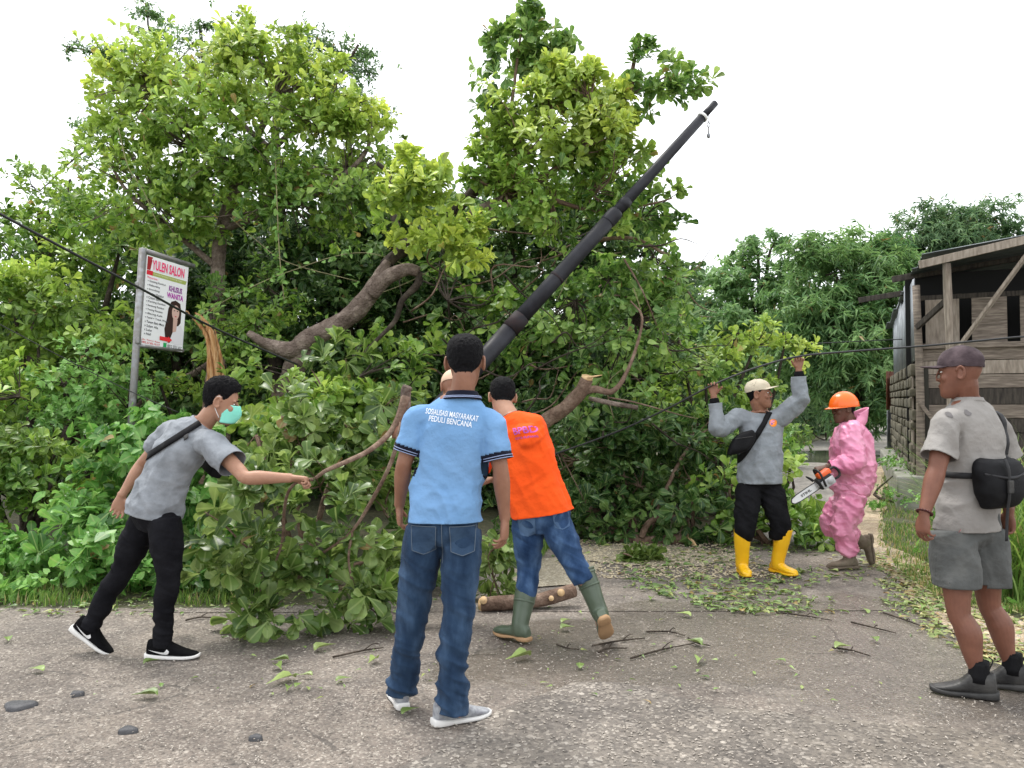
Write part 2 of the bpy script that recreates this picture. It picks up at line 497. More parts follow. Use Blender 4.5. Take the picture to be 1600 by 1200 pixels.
M_SAND = ground_mat('sandy_gravel', [(0.3, (0.30, 0.22, 0.14)), (0.5, (0.42, 0.32, 0.21)), (0.7, (0.52, 0.43, 0.30))], [(0, (0.20, 0.14, 0.09)), (0.5, (0.45, 0.35, 0.24)), (1, (0.72, 0.62, 0.46))], 60, stains=False, bump=0.8)
M_CHIPS = ground_mat('sawdust', [(0.3, (0.26, 0.22, 0.16)), (0.5, (0.38, 0.33, 0.24)), (0.7, (0.52, 0.46, 0.34))], [(0, (0.16, 0.13, 0.09)), (0.5, (0.40, 0.35, 0.26)), (1, (0.78, 0.72, 0.58))], 75, stains=False, bump=0.6)
M_PATH = ground_mat('path_concrete', [(0.3, (0.20, 0.185, 0.165)), (0.5, (0.27, 0.25, 0.225)), (0.7, (0.33, 0.31, 0.28))], [(0, (0.15, 0.14, 0.12)), (1, (0.42, 0.39, 0.35))], 25, stains=False, bump=0.4)
M_DIRT = ground_mat('undergrowth_dirt', [(0.3, (0.045, 0.055, 0.022)), (0.5, (0.075, 0.085, 0.035)), (0.7, (0.12, 0.10, 0.055))], [(0, (0.03, 0.045, 0.015)), (0.5, (0.10, 0.09, 0.05)), (1, (0.20, 0.17, 0.10))], 40, stains=False, bump=0.9)

# ================================================================== GROUND SHEETS
def sheet(name, rows, mat_, dz, label=None, nx=24):
    """rows: (Y, x_left, x_right)"""
    V, F = [], []
    for (Y, a, c) in rows:
        for i in range(nx + 1):
            x = a + (c - a) * i / nx
            V.append((x, Y, gz(x, Y) + dz))
    w = nx + 1
    for r in range(len(rows) - 1):
        for i in range(nx):
            F.append((r * w + i, r * w + i + 1, (r + 1) * w + i + 1, (r + 1) * w + i))
    return part(name, V, F, mat_, None, smooth=False, kind='structure', loc=(0, 0, 0))
gY = [-40, 0, 5, 9, 12, 16, 22, 30, 45, 60, 80, 120, 200, 300]
sheet('ground', [(y, -260, 260) for y in gY], M_DIRT, -0.004, nx=8)
def interp_rows(keys, step, jit=0.0, seed=1):
    """keys: (Y, xl, xr) -> dense rows with ragged edges"""
    keys = sorted(keys); out = []
    Y = keys[0][0]; i = 0
    ys = np.append(np.arange(keys[0][0], keys[-1][0] - step * .3, step), keys[-1][0])
    xl = np.interp(ys, [k[0] for k in keys], [k[1] for k in keys]); xr = np.interp(ys, [k[0] for k in keys], [k[2] for k in keys])
    j1 = fbm(np.stack([ys * 2.5, ys * 0, ys * 0], 1), seed) * jit; j2 = fbm(np.stack([ys * 2.5, ys * 0 + 9, ys * 0], 1), seed) * jit
    return [(float(y), float(a + p), float(c + q)) for y, a, c, p, q in zip(ys, xl, xr, j1, j2)]
# main road crosses the picture left to right, its far edge is near y=945 px on the left
road_rows = interp_rows([(-6, -30, 30), (2.5, -30, 30), (3.5, -30, 3.3), (4.1, -30, 3.05), (4.7, -30, 2.95), (5.3, -30, 3.0), (5.70, -30, 3.05)], 0.25, 0.0)
road_rows = [(y, a, 30 if y < 2.9 else c + (0.10 * float(vnoise(np.array([[y * 3, 0, 0]]))[0]))) for y, a, c in road_rows]
sheet('road', road_rows, M_ASPH, 0.0, nx=60)
# far part of the asphalt with a ragged leaf-strewn left edge
def grid_poly(name, pts, mat_, dz, cell=0.12, jit=0.06, seed=3):
    """fills polygon pts (x,y) with a conforming sheet, edge jittered"""
    dense = []
    n = len(pts)
    for i in range(n):
        a, c = np.array(pts[i], float), np.array(pts[(i + 1) % n], float)
        k = max(1, int(np.linalg.norm(c - a) / cell))
        for t in range(k):
            dense.append(a + (c - a) * t / k)
    D = np.array(dense)
    o = np.stack([D[:, 0] * 2.2, D[:, 1] * 2.2, D[:, 0] * 0], 1)
    D = D + np.stack([fbm(o, seed), fbm(o + 31, seed)], 1) * jit
    ymin, ymax = D[:, 1].min() + 1e-4, D[:, 1].max() - 1e-4
    ny = max(3, int((ymax - ymin) / (cell * 0.5)))
    rows = []
    E0, E1 = D, np.roll(D, -1, 0)
    for y in np.linspace(ymin, ymax, ny):
        m = (E0[:, 1] - y) * (E1[:, 1] - y) <= 0
        if not m.any(): continue
        d = E1[m, 1] - E0[m, 1]
        t = np.where(np.abs(d) < 1e-9, 0, (y - E0[m, 1]) / np.where(np.abs(d) < 1e-9, 1, d))
        xs = E0[m, 0] + (E1[m, 0] - E0[m, 0]) * t
        if xs.max() - xs.min() > 1e-3: rows.append((float(y), float(xs.min()), float(xs.max())))
    return sheet(name, rows, mat_, dz, nx=6)
g2 = lambda px, py: (lambda v: (v.x, v.y))(G(px, py))
grid_poly('road', [(-3.0, 5.6), (3.05, 5.6), g2(1425, 930), g2(1375, 885), g2(1345, 850), g2(1200, 838), g2(1000, 832), g2(880, 850), g2(700, 900), g2(560, 935), (-1.3, 5.75)], M_ASPH, 0.004)
# coarse broken apron of the road, lower centre to right
grid_poly('road_apron', [g2(500, 1260), g2(700, 1160), g2(830, 1095), g2(900, 1065), g2(985, 1072), g2(1100, 1100), g2(1250, 1122), g2(1420, 1130), g2(1640, 1155), g2(1760, 1330), g2(900, 1500)], M_PATCH, 0.008, jit=0.04, seed=8)
# pale sandy verge on the right and behind
grid_poly('verge_sand', [g2(1330, 830), g2(1375, 845), g2(1470, 905), g2(1620, 985), g2(1800, 1060), g2(1800, 1110), g2(1600, 1062), g2(1500, 990), g2(1425, 935), g2(1375, 886)], M_SAND, 0.012, jit=0.08, seed=12)
grid_poly('sawdust_patch', [g2(905, 855), g2(1000, 850), g2(1090, 858), g2(1160, 872), g2(1120, 885), g2(1010, 890), g2(900, 878)], M_CHIPS, 0.012, jit=0.12, cell=0.07, seed=14)
grid_poly('sawdust_patch', [g2(840, 878), g2(900, 872), g2(935, 890), g2(900, 915), g2(800, 925), g2(760, 910)], M_CHIPS, 0.015, jit=0.10, cell=0.07, seed=15)
# side path running back between the trees and the shack
grid_poly('path', [g2(1180, 850), g2(1215, 770), g2(1222, 735), g2(1228, 712), g2(1262, 695), g2(1310, 676), g2(1335, 664), g2(1352, 658), g2(1400, 654), g2(1404, 668), g2(1390, 690), g2(1375, 720), g2(1362, 760), g2(1356, 800), g2(1352, 858)], M_PATH, 0.008, jit=0.05, cell=0.3, seed=21)
M_PUD = mat('puddle_mud', (0.06, 0.06, 0.045), rough=0.12, c2=(0.10, 0.10, 0.07), nscale=3)
grid_poly('puddle', [g2(1232, 722), g2(1250, 706), g2(1300, 704), g2(1380, 712), g2(1376, 722), g2(1300, 724)], M_PUD, 0.012, jit=0.12, cell=0.3, seed=22)
grid_poly('path_sand', [g2(1330, 860), g2(1345, 810), g2(1350, 770), g2(1362, 735), g2(1380, 725), g2(1385, 745), g2(1378, 790), g2(1382, 830), g2(1372, 862)], M_SAND, 0.016, jit=0.06, cell=0.15, seed=23)

# dark oval stains pressed into the asphalt, left foreground
M_SLATE = mat('dark_stone', (0.05, 0.05, 0.055), rough=0.6, c2=(0.10, 0.10, 0.105), nscale=20, bump=0.4)
for i, (px, py, r, lab) in enumerate([(30, 1105, 0.072, 'largest dark flat stone in the asphalt near the left edge'), (120, 1087, 0.032, 'small dark flat stone in the asphalt behind the largest one'),
                                 (200, 1144, 0.04, 'dark flat stone nearest the bottom left of the road'), (400, 1156, 0.028, 'pale grey flat stone alone in the foreground asphalt')]):
    g = G(px, py)
    th = np.linspace(0, 2 * math.pi, 16, endpoint=False)
    k = 1 + 0.18 * np.sin(th * 3 + i)
    rows = []
    for s, z in ((1.0, 0.0), (0.97, 0.014), (0.80, 0.020), (0.3, 0.022)):
        rows.append(np.stack([g.x + np.cos(th) * r * k * s, g.y + np.sin(th) * r * 0.75 * k * s, np.full(16, z)], 1))
    V = np.concatenate(rows)
    F = [(a * 16 + j, a * 16 + (j + 1) % 16, (a + 1) * 16 + (j + 1) % 16, (a + 1) * 16 + j) for a in range(3) for j in range(16)] + [tuple(48 + j for j in range(16))]
    part('flat_stone', V, F, M_SLATE, label=lab, cat='stone', group='flat stones in the asphalt')
# ================================================================== SHACK
M_WOOD = mat('weathered_wood', (0.13, 0.108, 0.088), rough=0.85, c2=(0.33, 0.28, 0.23), nscale=5, stretch=(1, 1, 9), bump=0.5, bscale=30, c3=(0.22, 0.18, 0.148))
M_WOODP = mat('pale_wood', (0.22, 0.18, 0.145), rough=0.8, c2=(0.42, 0.36, 0.30), nscale=6, stretch=(6, 6, 1), bump=0.4, bscale=40)
M_WOODD = mat('dark_wood', (0.030, 0.026, 0.023), rough=0.85, c2=(0.085, 0.072, 0.06), nscale=6, stretch=(6, 6, 1), bump=0.5, bscale=30)
M_VOID = mat('interior_shade', (0.02, 0.02, 0.02), rough=0.9)
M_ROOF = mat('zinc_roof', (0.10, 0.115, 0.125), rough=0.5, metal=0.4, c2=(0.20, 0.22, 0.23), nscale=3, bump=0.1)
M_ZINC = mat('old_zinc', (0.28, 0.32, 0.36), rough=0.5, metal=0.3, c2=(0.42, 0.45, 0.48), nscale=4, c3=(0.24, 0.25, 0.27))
M_RUST = mat('rusty_sheet', (0.16, 0.055, 0.035), rough=0.8, c2=(0.26, 0.11, 0.07), nscale=10, bump=0.3)
M_CONC = mat('old_concrete', (0.20, 0.19, 0.175), rough=0.9, c2=(0.34, 0.33, 0.30), nscale=6, bump=0.6, bscale=40, c3=(0.24, 0.24, 0.20))
M_STONE = mat('rough_stone', (0.085, 0.078, 0.058), rough=0.95, c2=(0.20, 0.18, 0.135), nscale=9, bump=1.0, bscale=25, c3=(0.13, 0.118, 0.085))
M_MORT = mat('mortar', (0.05, 0.048, 0.04), rough=0.95)
A = np.array((5.59, 11.0, 0)); B = np.array((8.6, 18.0, 0))
sdir = (B - A) / np.linalg.norm(B - A); Ls = np.linalg.norm(B - A)
fdir = np.array((0.919, -0.394, 0)); fdir /= np.linalg.norm(fdir)
up = np.array((0, 0, 1.0)); Z0 = 0.34
def beam(p, q, w, h, side=None):
    p, q = np.array(p, float), np.array(q, float)
    t = q - p; Lh = np.linalg.norm(t); t /= Lh
    s = np.cross(t, up if abs(t[2]) < 0.95 else fdir); s /= np.linalg.norm(s); k = np.cross(s, t)
    return box((p + q) / 2, (w / 2, h / 2, Lh / 2), s, k, t, bev=min(w, h) * 0.08)
shack = thing('wooden_shack', 'old wooden shack with zinc roof and open slatted front beside the path', 'shack', tuple(A))
rng = random.Random(5)
# concrete footing
def pt(s, f, z): return A + sdir * s + fdir * f + up * z
f1 = box(pt(Ls / 2, -0.10, Z0 / 2 + 0.06), (0.20, Ls / 2 + 0.25, Z0 / 2 + 0.10), fdir, sdir, up, bev=0.03)
f2 = box(pt(-0.05, 3.0, Z0 / 2 - 0.05), (3.0, 0.18, Z0 / 2), fdir, sdir, up, bev=0.03)
part('footing', *join([f1, f2]), M_CONC, shack, smooth=False)
# front planks: horizontal boards
bz = Z0; k = 0
while bz < 2.26:
    h = rng.choice((0.19, 0.22, 0.25))
    c = pt(0.10 + rng.uniform(-.006, .006), 3.0, bz + h / 2)
    V, F = box(c, (3.0, 0.014, h / 2 - 0.004), fdir, sdir, up + fdir * rng.uniform(-.003, .003), bev=0.004)
    part('wall_board', V, F, [M_WOOD, M_WOODD, M_WOOD, M_WOODP][k % 4] if k not in (2, 3) else M_WOODD, shack, smooth=False)
    bz += h; k += 1
part('shade_sheet', *box(pt(0.9, 3.0, 1.7), (3.1, 0.02, 1.7), fdir, sdir, up), M_VOID, shack, smooth=False)  # near-black sheet behind the slats, interior shade put into its colour
# vertical slats above with dark slots
x = 0.12
while x < 5.6:
    w = rng.choice((0.30, 0.36, 0.42))
    part('wall_slat', *box(pt(0.30, x + w / 2, 2.60), (w / 2, 0.012, 0.34), fdir, sdir, up, bev=0.004), M_WOODP if x < 0.6 else M_WOOD, shack, smooth=False)
    x += w + 0.15
part('rail', *beam(pt(0.05, 0, 2.27), pt(0.05, 6, 2.27), 0.05, 0.07), M_WOOD, shack, smooth=False)
part('lintel', *beam(pt(0.32, 0, 2.97), pt(0.32, 6, 3.0), 0.06, 0.07), M_WOODD, shack, smooth=False)
def poly_post(px, pyb, pyt, Y, r, m):
    a, c = P(px, pyb, Y), P(px - 1, pyt, Y)
    return a, c
roofz = lambda s, f: 3.56 + 0.135 * f - 0.012 * s
# corner post, second post, braces
part('post', *tube([pt(-0.02, 0.0, 0.0), pt(-0.02, 0.02, 1.6), pt(-0.02, -0.01, roofz(0, 0) - 0.45)], [0.062, 0.055, 0.05], n=8, sub=3), M_WOOD, shack)
sp = P(1484, 545, 10.4); st = P(1479, 412, 10.4)
part('post', *tube([sp - Vector((0, 0, 1.6)), sp, (sp + st) / 2, st], [0.05, 0.048, 0.055, 0.05], n=7, sub=3), M_WOODP, shack)
part('brace', *beam(P(1500, 540, 10.35), P(1618, 380, 9.7), 0.10, 0.035), M_WOODP, shack, smooth=False)
part('brace', *beam(P(1432, 512, 10.95), P(1478, 470, 10.5), 0.05, 0.07), M_WOODD, shack, smooth=False)
part('brace', *beam(pt(-0.12, 0.0, 1.5), pt(-0.12, 0.75, 0.4), 0.05, 0.05), M_WOOD, shack, smooth=False)
part('fascia', *beam(P(1436, 414, 10.35), P(1700, 352, 9.2), 0.035, 0.10), M_WOODP, shack, smooth=False)
# corrugated roof in sheets
def corrug(p0, du, dv, nu, nv, wave, amp, n):
    """surface p0+u*du+v*dv; waves across u"""
    V, F = [], []
    for j in range(nv + 1):
        for i in range(nu + 1):
            u, v = i / nu, j / nv
            V.append(p0 + du * u + dv * v + n * (amp * math.sin(u * wave * 2 * math.pi)))
    F = [(j * (nu + 1) + i, j * (nu + 1) + i + 1, (j + 1) * (nu + 1) + i + 1, (j + 1) * (nu + 1) + i) for j in range(nv) for i in range(nu)]
    V2, F2 = solidify(np.array(V), np.array(F), 0.006)
    return V2, [tuple(q) for q in F2]
r0 = np.array(P(1441, 398, 10.3)); r1 = r0 + fdir * 6.6 + up * 0.135 * 6.6
back = sdir * 8.6 + up * (-0.16)
step = 1.1
s0 = 0
for i in range(8):
    off = fdir * (-0.03 * (i % 2)) - fdir * 0.02 * i
    V, F = corrug(r0 + back / 8 * i + off + up * 0.012 * (i % 2), back / 8 * 1.06, (r1 - r0), 40, 6, 5, 0.016, up)
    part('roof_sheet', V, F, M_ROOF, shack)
part('roof_beam', *beam(r0 + sdir * 1.5 - up * 0.08 - fdir * 0.3, r1 + sdir * 1.5 - up * 0.1, 0.06, 0.09), M_WOODD, shack, smooth=False)
part('roof_beam', *beam(r0 + sdir * 3.6 - up * 0.10 - fdir * 0.75, r1 + sdir * 3.6 - up * 0.1, 0.06, 0.09), M_WOODD, shack, smooth=False)
# side wall: stone courses below, zinc above
wall_h = 1.45
part('stone_backing', *box(pt(Ls / 2, 0.06, Z0 + 0.15 + wall_h / 2 + 0.05), (0.07, Ls / 2 - 0.05, wall_h / 2), fdir, sdir, up), M_MORT, shack, smooth=False)
st_l = []
zc = Z0 + 0.16; row = 0
while zc < Z0 + 0.2 + wall_h:
    h = rng.uniform(0.11, 0.19); s = -0.02 + rng.uniform(0, .25)
    while s < Ls - 0.1:
        w = rng.uniform(0.20, 0.60)
        st_l.append(box(pt(s + w / 2, -0.015 + rng.uniform(-.02, .02), zc + h / 2 + s * 0.012), (0.07, w / 2 - 0.012, h / 2 - 0.012), fdir, sdir, up + sdir * rng.uniform(-.14, .14), bev=0.014))
        s += w
    zc += h
part('stone_wall', *join(st_l), M_STONE, shack)
for i, (s, w) in enumerate(((0.15, 0.8), (0.95, 0.8), (1.8, 0.8), (2.6, 0.8), (3.5, 0.9), (4.4, 0.9), (5.3, 0.9), (6.2, 0.9))):
    V, F = corrug(pt(s, -0.02 + 0.01 * (i % 2), Z0 + 1.75), sdir * w, up * (1.15 + 0.1 * (i % 3)), 24, 2, 4, 0.012, fdir)
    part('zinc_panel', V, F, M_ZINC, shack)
part('side_board', *box(pt(0.32, -0.06, 1.15), (0.012, 0.16, 0.85), fdir, sdir, up, bev=0.004), M_WOODP, shack, smooth=False)
part('side_board', *box(pt(0.70, -0.06, 1.1), (0.012, 0.12, 0.8), fdir, sdir, up, bev=0.004), M_WOOD, shack, smooth=False)
sh = thing('metal_sheet', 'rusty red sheet above a pale grey one at the far end of the shack wall', 'metal sheet', (8.3, 18.2, gz(0, 18)))
V, F = corrug(np.array(P(1385, 640, 17.8)), np.array(P(1397, 640, 18.0)) - np.array(P(1385, 640, 17.8)), np.array(P(1387, 580, 17.8)) - np.array(P(1387, 640, 17.8)), 12, 2, 2, 0.01, np.array((0, -1, 0)))
part('rusty_sheet', V, F, M_RUST, sh)
V, F = corrug(np.array(P(1386, 700, 17.85)), np.array(P(1397, 700, 18.0)) - np.array(P(1386, 700, 17.85)), np.array(P(1387, 641, 17.8)) - np.array(P(1387, 700, 17.8)), 12, 2, 2, 0.01, np.array((0, -1, 0)))
part('pale_sheet', V, F, M_ZINC, sh)

# ================================================================== SIGN
M_STEEL = mat('galvanised_steel', (0.26, 0.27, 0.29), rough=0.5, metal=0.5, c2=(0.36, 0.37, 0.39), nscale=12, c3=(0.22, 0.21, 0.20))
M_WHITE = mat('sign_white', (0.80, 0.80, 0.82), rough=0.35)
def flat_col(name, c): return mat(name, c, rough=0.4)
sgn = thing('shop_sign', 'salon sign on a leaning steel pole with a price list and portrait of a woman', 'sign', tuple(P(203, 700, 8.0)))
pole_b, pole_t = np.array(P(196, 800, 7.98)), np.array(P(223, 388, 7.98))
part('pole', *tube([pole_b, pole_t], 0.036, n=14, sub=2), M_STEEL, sgn)
TL, BL = np.array(P(229, 398, 8.0)), np.array(P(219, 537, 8.0))
TR = np.array(P(294, 418, 8.42)); BR = BL + (TR - TL) * 0.99
part('frame_bar', *tube([P(221, 390, 7.98), P(303, 416, 8.47)], 0.026, n=12, sub=2), M_STEEL, sgn)
part('frame_bar', *tube([P(214, 539, 7.98), P(286, 548, 8.44)], 0.022, n=12, sub=2), M_STEEL, sgn)
su, sv = TR - TL, TL - BL
sn = np.cross(su, sv); sn /= np.linalg.norm(sn)   # towards the camera?
if sn[1] > 0: sn = -sn
def SP(u, v, d=0.0):
    top = TL + (TR - TL) * u; bot = BL + (BR - BL) * u
    return bot + (top - bot) * v + sn * (0.008 + d)
board = part('board', *join([(np.array([SP(0, 0), SP(1, 0), SP(1, 1), SP(0, 1), SP(0, 0, -.012), SP(1, 0, -.012), SP(1, 1, -.012), SP(0, 1, -.012)]),
                     [(0, 1, 2, 3), (7, 6, 5, 4), (0, 4, 5, 1), (1, 5, 6, 2), (2, 6, 7, 3), (3, 7, 4, 0)])]), M_WHITE, sgn, smooth=False)
def sign_poly(name, pts, col, d):
    part(name, [SP(u, v, d) for u, v in pts], [tuple(range(len(pts)))], flat_col('ink_%02x%02x%02x' % tuple(int(c * 255) for c in col), col), board, smooth=False)
def text_mesh(txt, bold=0.0, size=1.0, italic=0.0):
    cu = bpy.data.curves.new('t', 'FONT'); cu.body = txt; cu.size = size; cu.offset = bold; cu.resolution_u = 3; cu.shear = italic
    o = bpy.data.objects.new('t', cu); scene.collection.objects.link(o)
    dg = bpy.context.evaluated_depsgraph_get(); dg.update()
    me = bpy.data.meshes.new_from_object(o.evaluated_get(dg))
    V = np.array([tuple(v.co) for v in me.vertices]); F = [tuple(p.vertices) for p in me.polygons]
    bpy.data.objects.remove(o); bpy.data.curves.remove(cu); bpy.data.meshes.remove(me)
    V[:, 0] -= V[:, 0].min(); V[:, 1] -= V[:, 1].min()
    w, h = V[:, 0].max(), V[:, 1].max()
    V[:, 0] /= w; V[:, 1] /= h
    return V, F
def sign_text(name, txt, u0, v0, u1, v1, col, d=0.006, bold=0.0, lean=0.0):
    V, F = text_mesh(txt, bold)
    W = [SP(u0 + x * (u1 - u0), v0 + y * (v1 - v0) + x * lean, d) for x, y, _ in V]
    part(name, W, F, flat_col('ink_%02x%02x%02x' % tuple(int(c * 255) for c in col), col), board, smooth=False)
RED, PINK, DK = (0.62, 0.02, 0.04), (0.80, 0.03, 0.16), (0.06, 0.06, 0.07)
sign_poly('red_band', [(0.02, 0.84), (0.10, 0.84), (0.14, 0.99), (0.02, 0.99)], (0.30, 0.015, 0.02), 0.001)
sign_poly('red_band', [(0.02, 0.785), (0.95, 0.785), (0.98, 0.83), (0.02, 0.83)], (0.34, 0.40, 0.10), 0.001)
sign_poly('red_band', [(0.02, 0.785), (0.16, 0.785), (0.16, 0.835), (0.02, 0.835)], RED, 0.002)
sign_text('lettering', 'YULEN SALON', 0.115, 0.848, 0.905, 0.972, (.85, .80, .80), 0.003, 0.07)
sign_text('lettering', 'YULEN SALON', 0.13, 0.855, 0.90, 0.965, PINK, 0.005, 0.025)
sign_text('lettering', 'Spesialis Perawatan Rambut & Wajah', 0.19, 0.795, 0.86, 0.822, (0.75, 0.75, 0.5), 0.003)
sign_text('lettering', 'Menerima :', 0.04, 0.745, 0.30, 0.77, PINK, 0.003)
sign_text('lettering', 'KHUSUS', 0.56, 0.665, 0.88, 0.73, (0.25, 0.02, 0.28), 0.003, 0.03)
sign_text('lettering', 'WANITA', 0.52, 0.585, 0.92, 0.65, (0.45, 0.02, 0.40), 0.003, 0.03)
for i, t in enumerate(['Gunting Rambut', 'Rebonding', 'Smoothing', 'Masker Rambut', 'Cream Bath', 'Keriting Rambut', 'Sambung Rambut', 'Toning Rambut', 'Blecing Kulit', 'Facial + Totok Wajah', 'Tanam Bulu Mata', 'Sulam Alis', 'Lulur', 'Nail']):
    v = 0.715 - i * 0.0455
    sign_text('lettering', 'v ' + t, 0.05, v - 0.012, min(0.10 + 0.027 * len(t), 0.60), v + 0.016, DK, 0.003, 0.01)
sign_text('lettering', 'Jln. Timor Raya', 0.02, 0.045, 0.44, 0.065, RED, 0.003, 0.01)
sign_text('lettering', '082.37.82.10.37', 0.02, 0.015, 0.44, 0.037, RED, 0.003, 0.01)
sign_poly('phone_mark', [(0.52, 0.015), (0.60, 0.015), (0.60, 0.065), (0.52, 0.065)], (0.02, 0.35, 0.10), 0.002)
sign_text('lettering', '0812 3731 657', 0.62, 0.02, 0.97, 0.055, DK, 0.003, 0.01)
# portrait: dark hair, face, white dress
ell = lambda cu, cv, a, c_, n=20: [(cu + a * math.cos(t * 2 * math.pi / n), cv + c_ * math.sin(t * 2 * math.pi / n)) for t in range(n)]
sign_poly('portrait_hair', [(0.56, 0.10), (0.52, 0.22), (0.56, 0.34), (0.58, 0.46), (0.64, 0.55), (0.74, 0.575), (0.86, 0.55), (0.90, 0.45), (0.90, 0.33), (0.84, 0.28), (0.76, 0.16), (0.66, 0.07)], (0.035, 0.015, 0.012), 0.002)
sign_poly('portrait_dress', [(0.66, 0.10), (0.72, 0.20), (0.80, 0.28), (0.92, 0.30), (0.98, 0.22), (0.99, 0.08), (0.80, 0.06)], (0.72, 0.70, 0.74), 0.003)
sign_poly('portrait_face', ell(0.76, 0.435, 0.09, 0.085), (0.62, 0.42, 0.36), 0.003)
sign_poly('portrait_neck', [(0.72, 0.20), (0.80, 0.22), (0.82, 0.36), (0.71, 0.37)], (0.58, 0.38, 0.32), 0.004)
sign_poly('portrait_mouth', ell(0.765, 0.39, 0.022, 0.007, 10), (0.5, 0.08, 0.08), 0.005)
for q in (0.725, 0.80): sign_poly('portrait_eye', ell(q, 0.455, 0.018, 0.006, 10), (0.03, 0.02, 0.02), 0.005)
sign_poly('red_arrow', [(0.42, 0.085), (0.62, 0.085), (0.62, 0.07), (0.72, 0.11), (0.62, 0.145), (0.62, 0.13), (0.42, 0.13)], (0.75, 0.03, 0.04), 0.006)
part('clamp', *box(P(216, 446, 7.97), (0.02, 0.03, 0.035), bev=0.006), M_STEEL, sgn)
part('clamp', *box(P(216, 532, 7.97), (0.02, 0.03, 0.035), bev=0.006), M_STEEL, sgn)

# ================================================================== LEANING UTILITY POLE
M_POLE = mat('painted_steel_pole', (0.011, 0.0115, 0.016), rough=0.5, spec=0.3, c2=(0.024, 0.025, 0.033), nscale=7, stretch=(1, 1, 1), bump=0.15, bscale=25, c3=(0.016, 0.0165, 0.022))
M_PRUST = mat('rust_band', (0.028, 0.016, 0.017), rough=0.7, c2=(0.015, 0.014, 0.018), nscale=14)
pl = thing('utility_pole', 'dark stepped steel utility pole knocked over and leaning up through the fallen tree', 'utility pole', tuple(P(640, 688, 6.9)))
def PP(px, Yb=6.9, Yt=7.8):
    f = (px - 640) / (1118 - 640)
    py = 688 - (px - 640) * (395 / 358)
    return P(px, py, Yb + (Yt - Yb) * f)
secs = [(640, 0.100), (796, 0.097), (800, 0.083), (958, 0.080), (966, 0.062), (1094, 0.052)]
part('lower_tube', *tube([PP(640), PP(796)], [0.0818, 0.0802], n=24, sub=3), M_POLE, pl)
part('rust_band', *tube([PP(797), PP(815)], [0.0846, 0.0818], n=24, sub=2), M_PRUST, pl)
part('middle_tube', *tube([PP(812), PP(962)], [0.0732, 0.0679], n=24, sub=3), M_POLE, pl)
part('collar', *tube([PP(948), PP(951), PP(960), PP(964)], [0.0706, 0.0732, 0.0723, 0.0609], n=24, sub=2), M_POLE, pl)
part('collar', *tube([PP(868), PP(871)], [0.0745, 0.0745], n=24, sub=2), M_PRUST, pl)
part('upper_tube', *tube([PP(958), PP(1099)], [0.0558, 0.0453], n=24, sub=3), M_POLE, pl)
part('collar', *tube([PP(971), PP(980)], [0.0592, 0.0575], n=24, sub=2), M_POLE, pl)
part('white_ring', *tube([PP(1096.5), PP(1099)], [0.0540, 0.0540], n=24, sub=2), mat('white_insulator', (0.75, 0.75, 0.74), rough=0.4), pl)
part('tip', *tube([PP(1098), PP(1117.5)], [0.0349, 0.0340], n=20, sub=2), M_POLE, pl)
cl = P(1107, 190, 7.76)
lk = [tube([np.array(cl) + (0, 0, 0.0), np.array(cl) + (0.015, 0, -0.03), np.array(cl) + (0, 0, -0.06)], 0.005, n=6, sub=3),
      tube([np.array(cl) + (0, 0, 0.0), np.array(cl) + (-0.015, 0, -0.03), np.array(cl) + (0, 0, -0.06)], 0.005, n=6, sub=3),
      tube([np.array(cl) + (0, 0, -0.06), np.array(cl) + (0.0, 0, -0.12)], 0.006, n=6, sub=1), ball(np.array(cl) + (0, 0, -0.14), (0.018, 0.018, 0.028)),
      tube([PP(1104), np.array(P(1107, 180, 7.76)), np.array(cl)], 0.003, n=5, sub=3)]
part('wire_clamp', *join(lk), M_STEEL, pl)

# ================================================================== CABLES
M_CABLE = mat('black_cable', (0.012, 0.012, 0.014), rough=0.45, spec=0.5)
def cable(pts, r, label, name='cable', m=None):
    w = [P(*p) for p in pts]
    V, F = tube(w, r, n=8, sub=10)
    return part(name, V, F, m or M_CABLE, None, label=label, cat='cable')
cable([(-60, 302, 4.6), (100, 388, 5.2), (222, 452, 5.8), (330, 510, 6.6), (465, 570, 7.4)], 0.0095, 'thick black cable running down in front of the salon sign into the fallen tree')
cable([(-40, 486, 6.5), (120, 570, 6.9), (205, 612, 7.1), (280, 645, 7.2)], 0.004, 'thin cable crossing the bushes below the salon sign')
cable([(1720, 520, 6.5), (1600, 526, 6.55), (1450, 540, 6.62), (1330, 549, 6.68), (1248, 557, 6.70), (1180, 575, 6.72), (1113, 602, 6.74), (1040, 640, 6.95), (960, 676, 7.2), (860, 712, 7.4)], 0.0082, 'black cable lifted overhead by the man in yellow boots')
cable([(1150, 545, 12), (1250, 538, 13), (1390, 531, 14), (1470, 528, 15)], 0.008, 'thin wire crossing in front of the mango trees behind the shack')
M_LIANA = mat('liana', (0.20, 0.17, 0.10), rough=0.8, c2=(0.32, 0.30, 0.16), nscale=12)
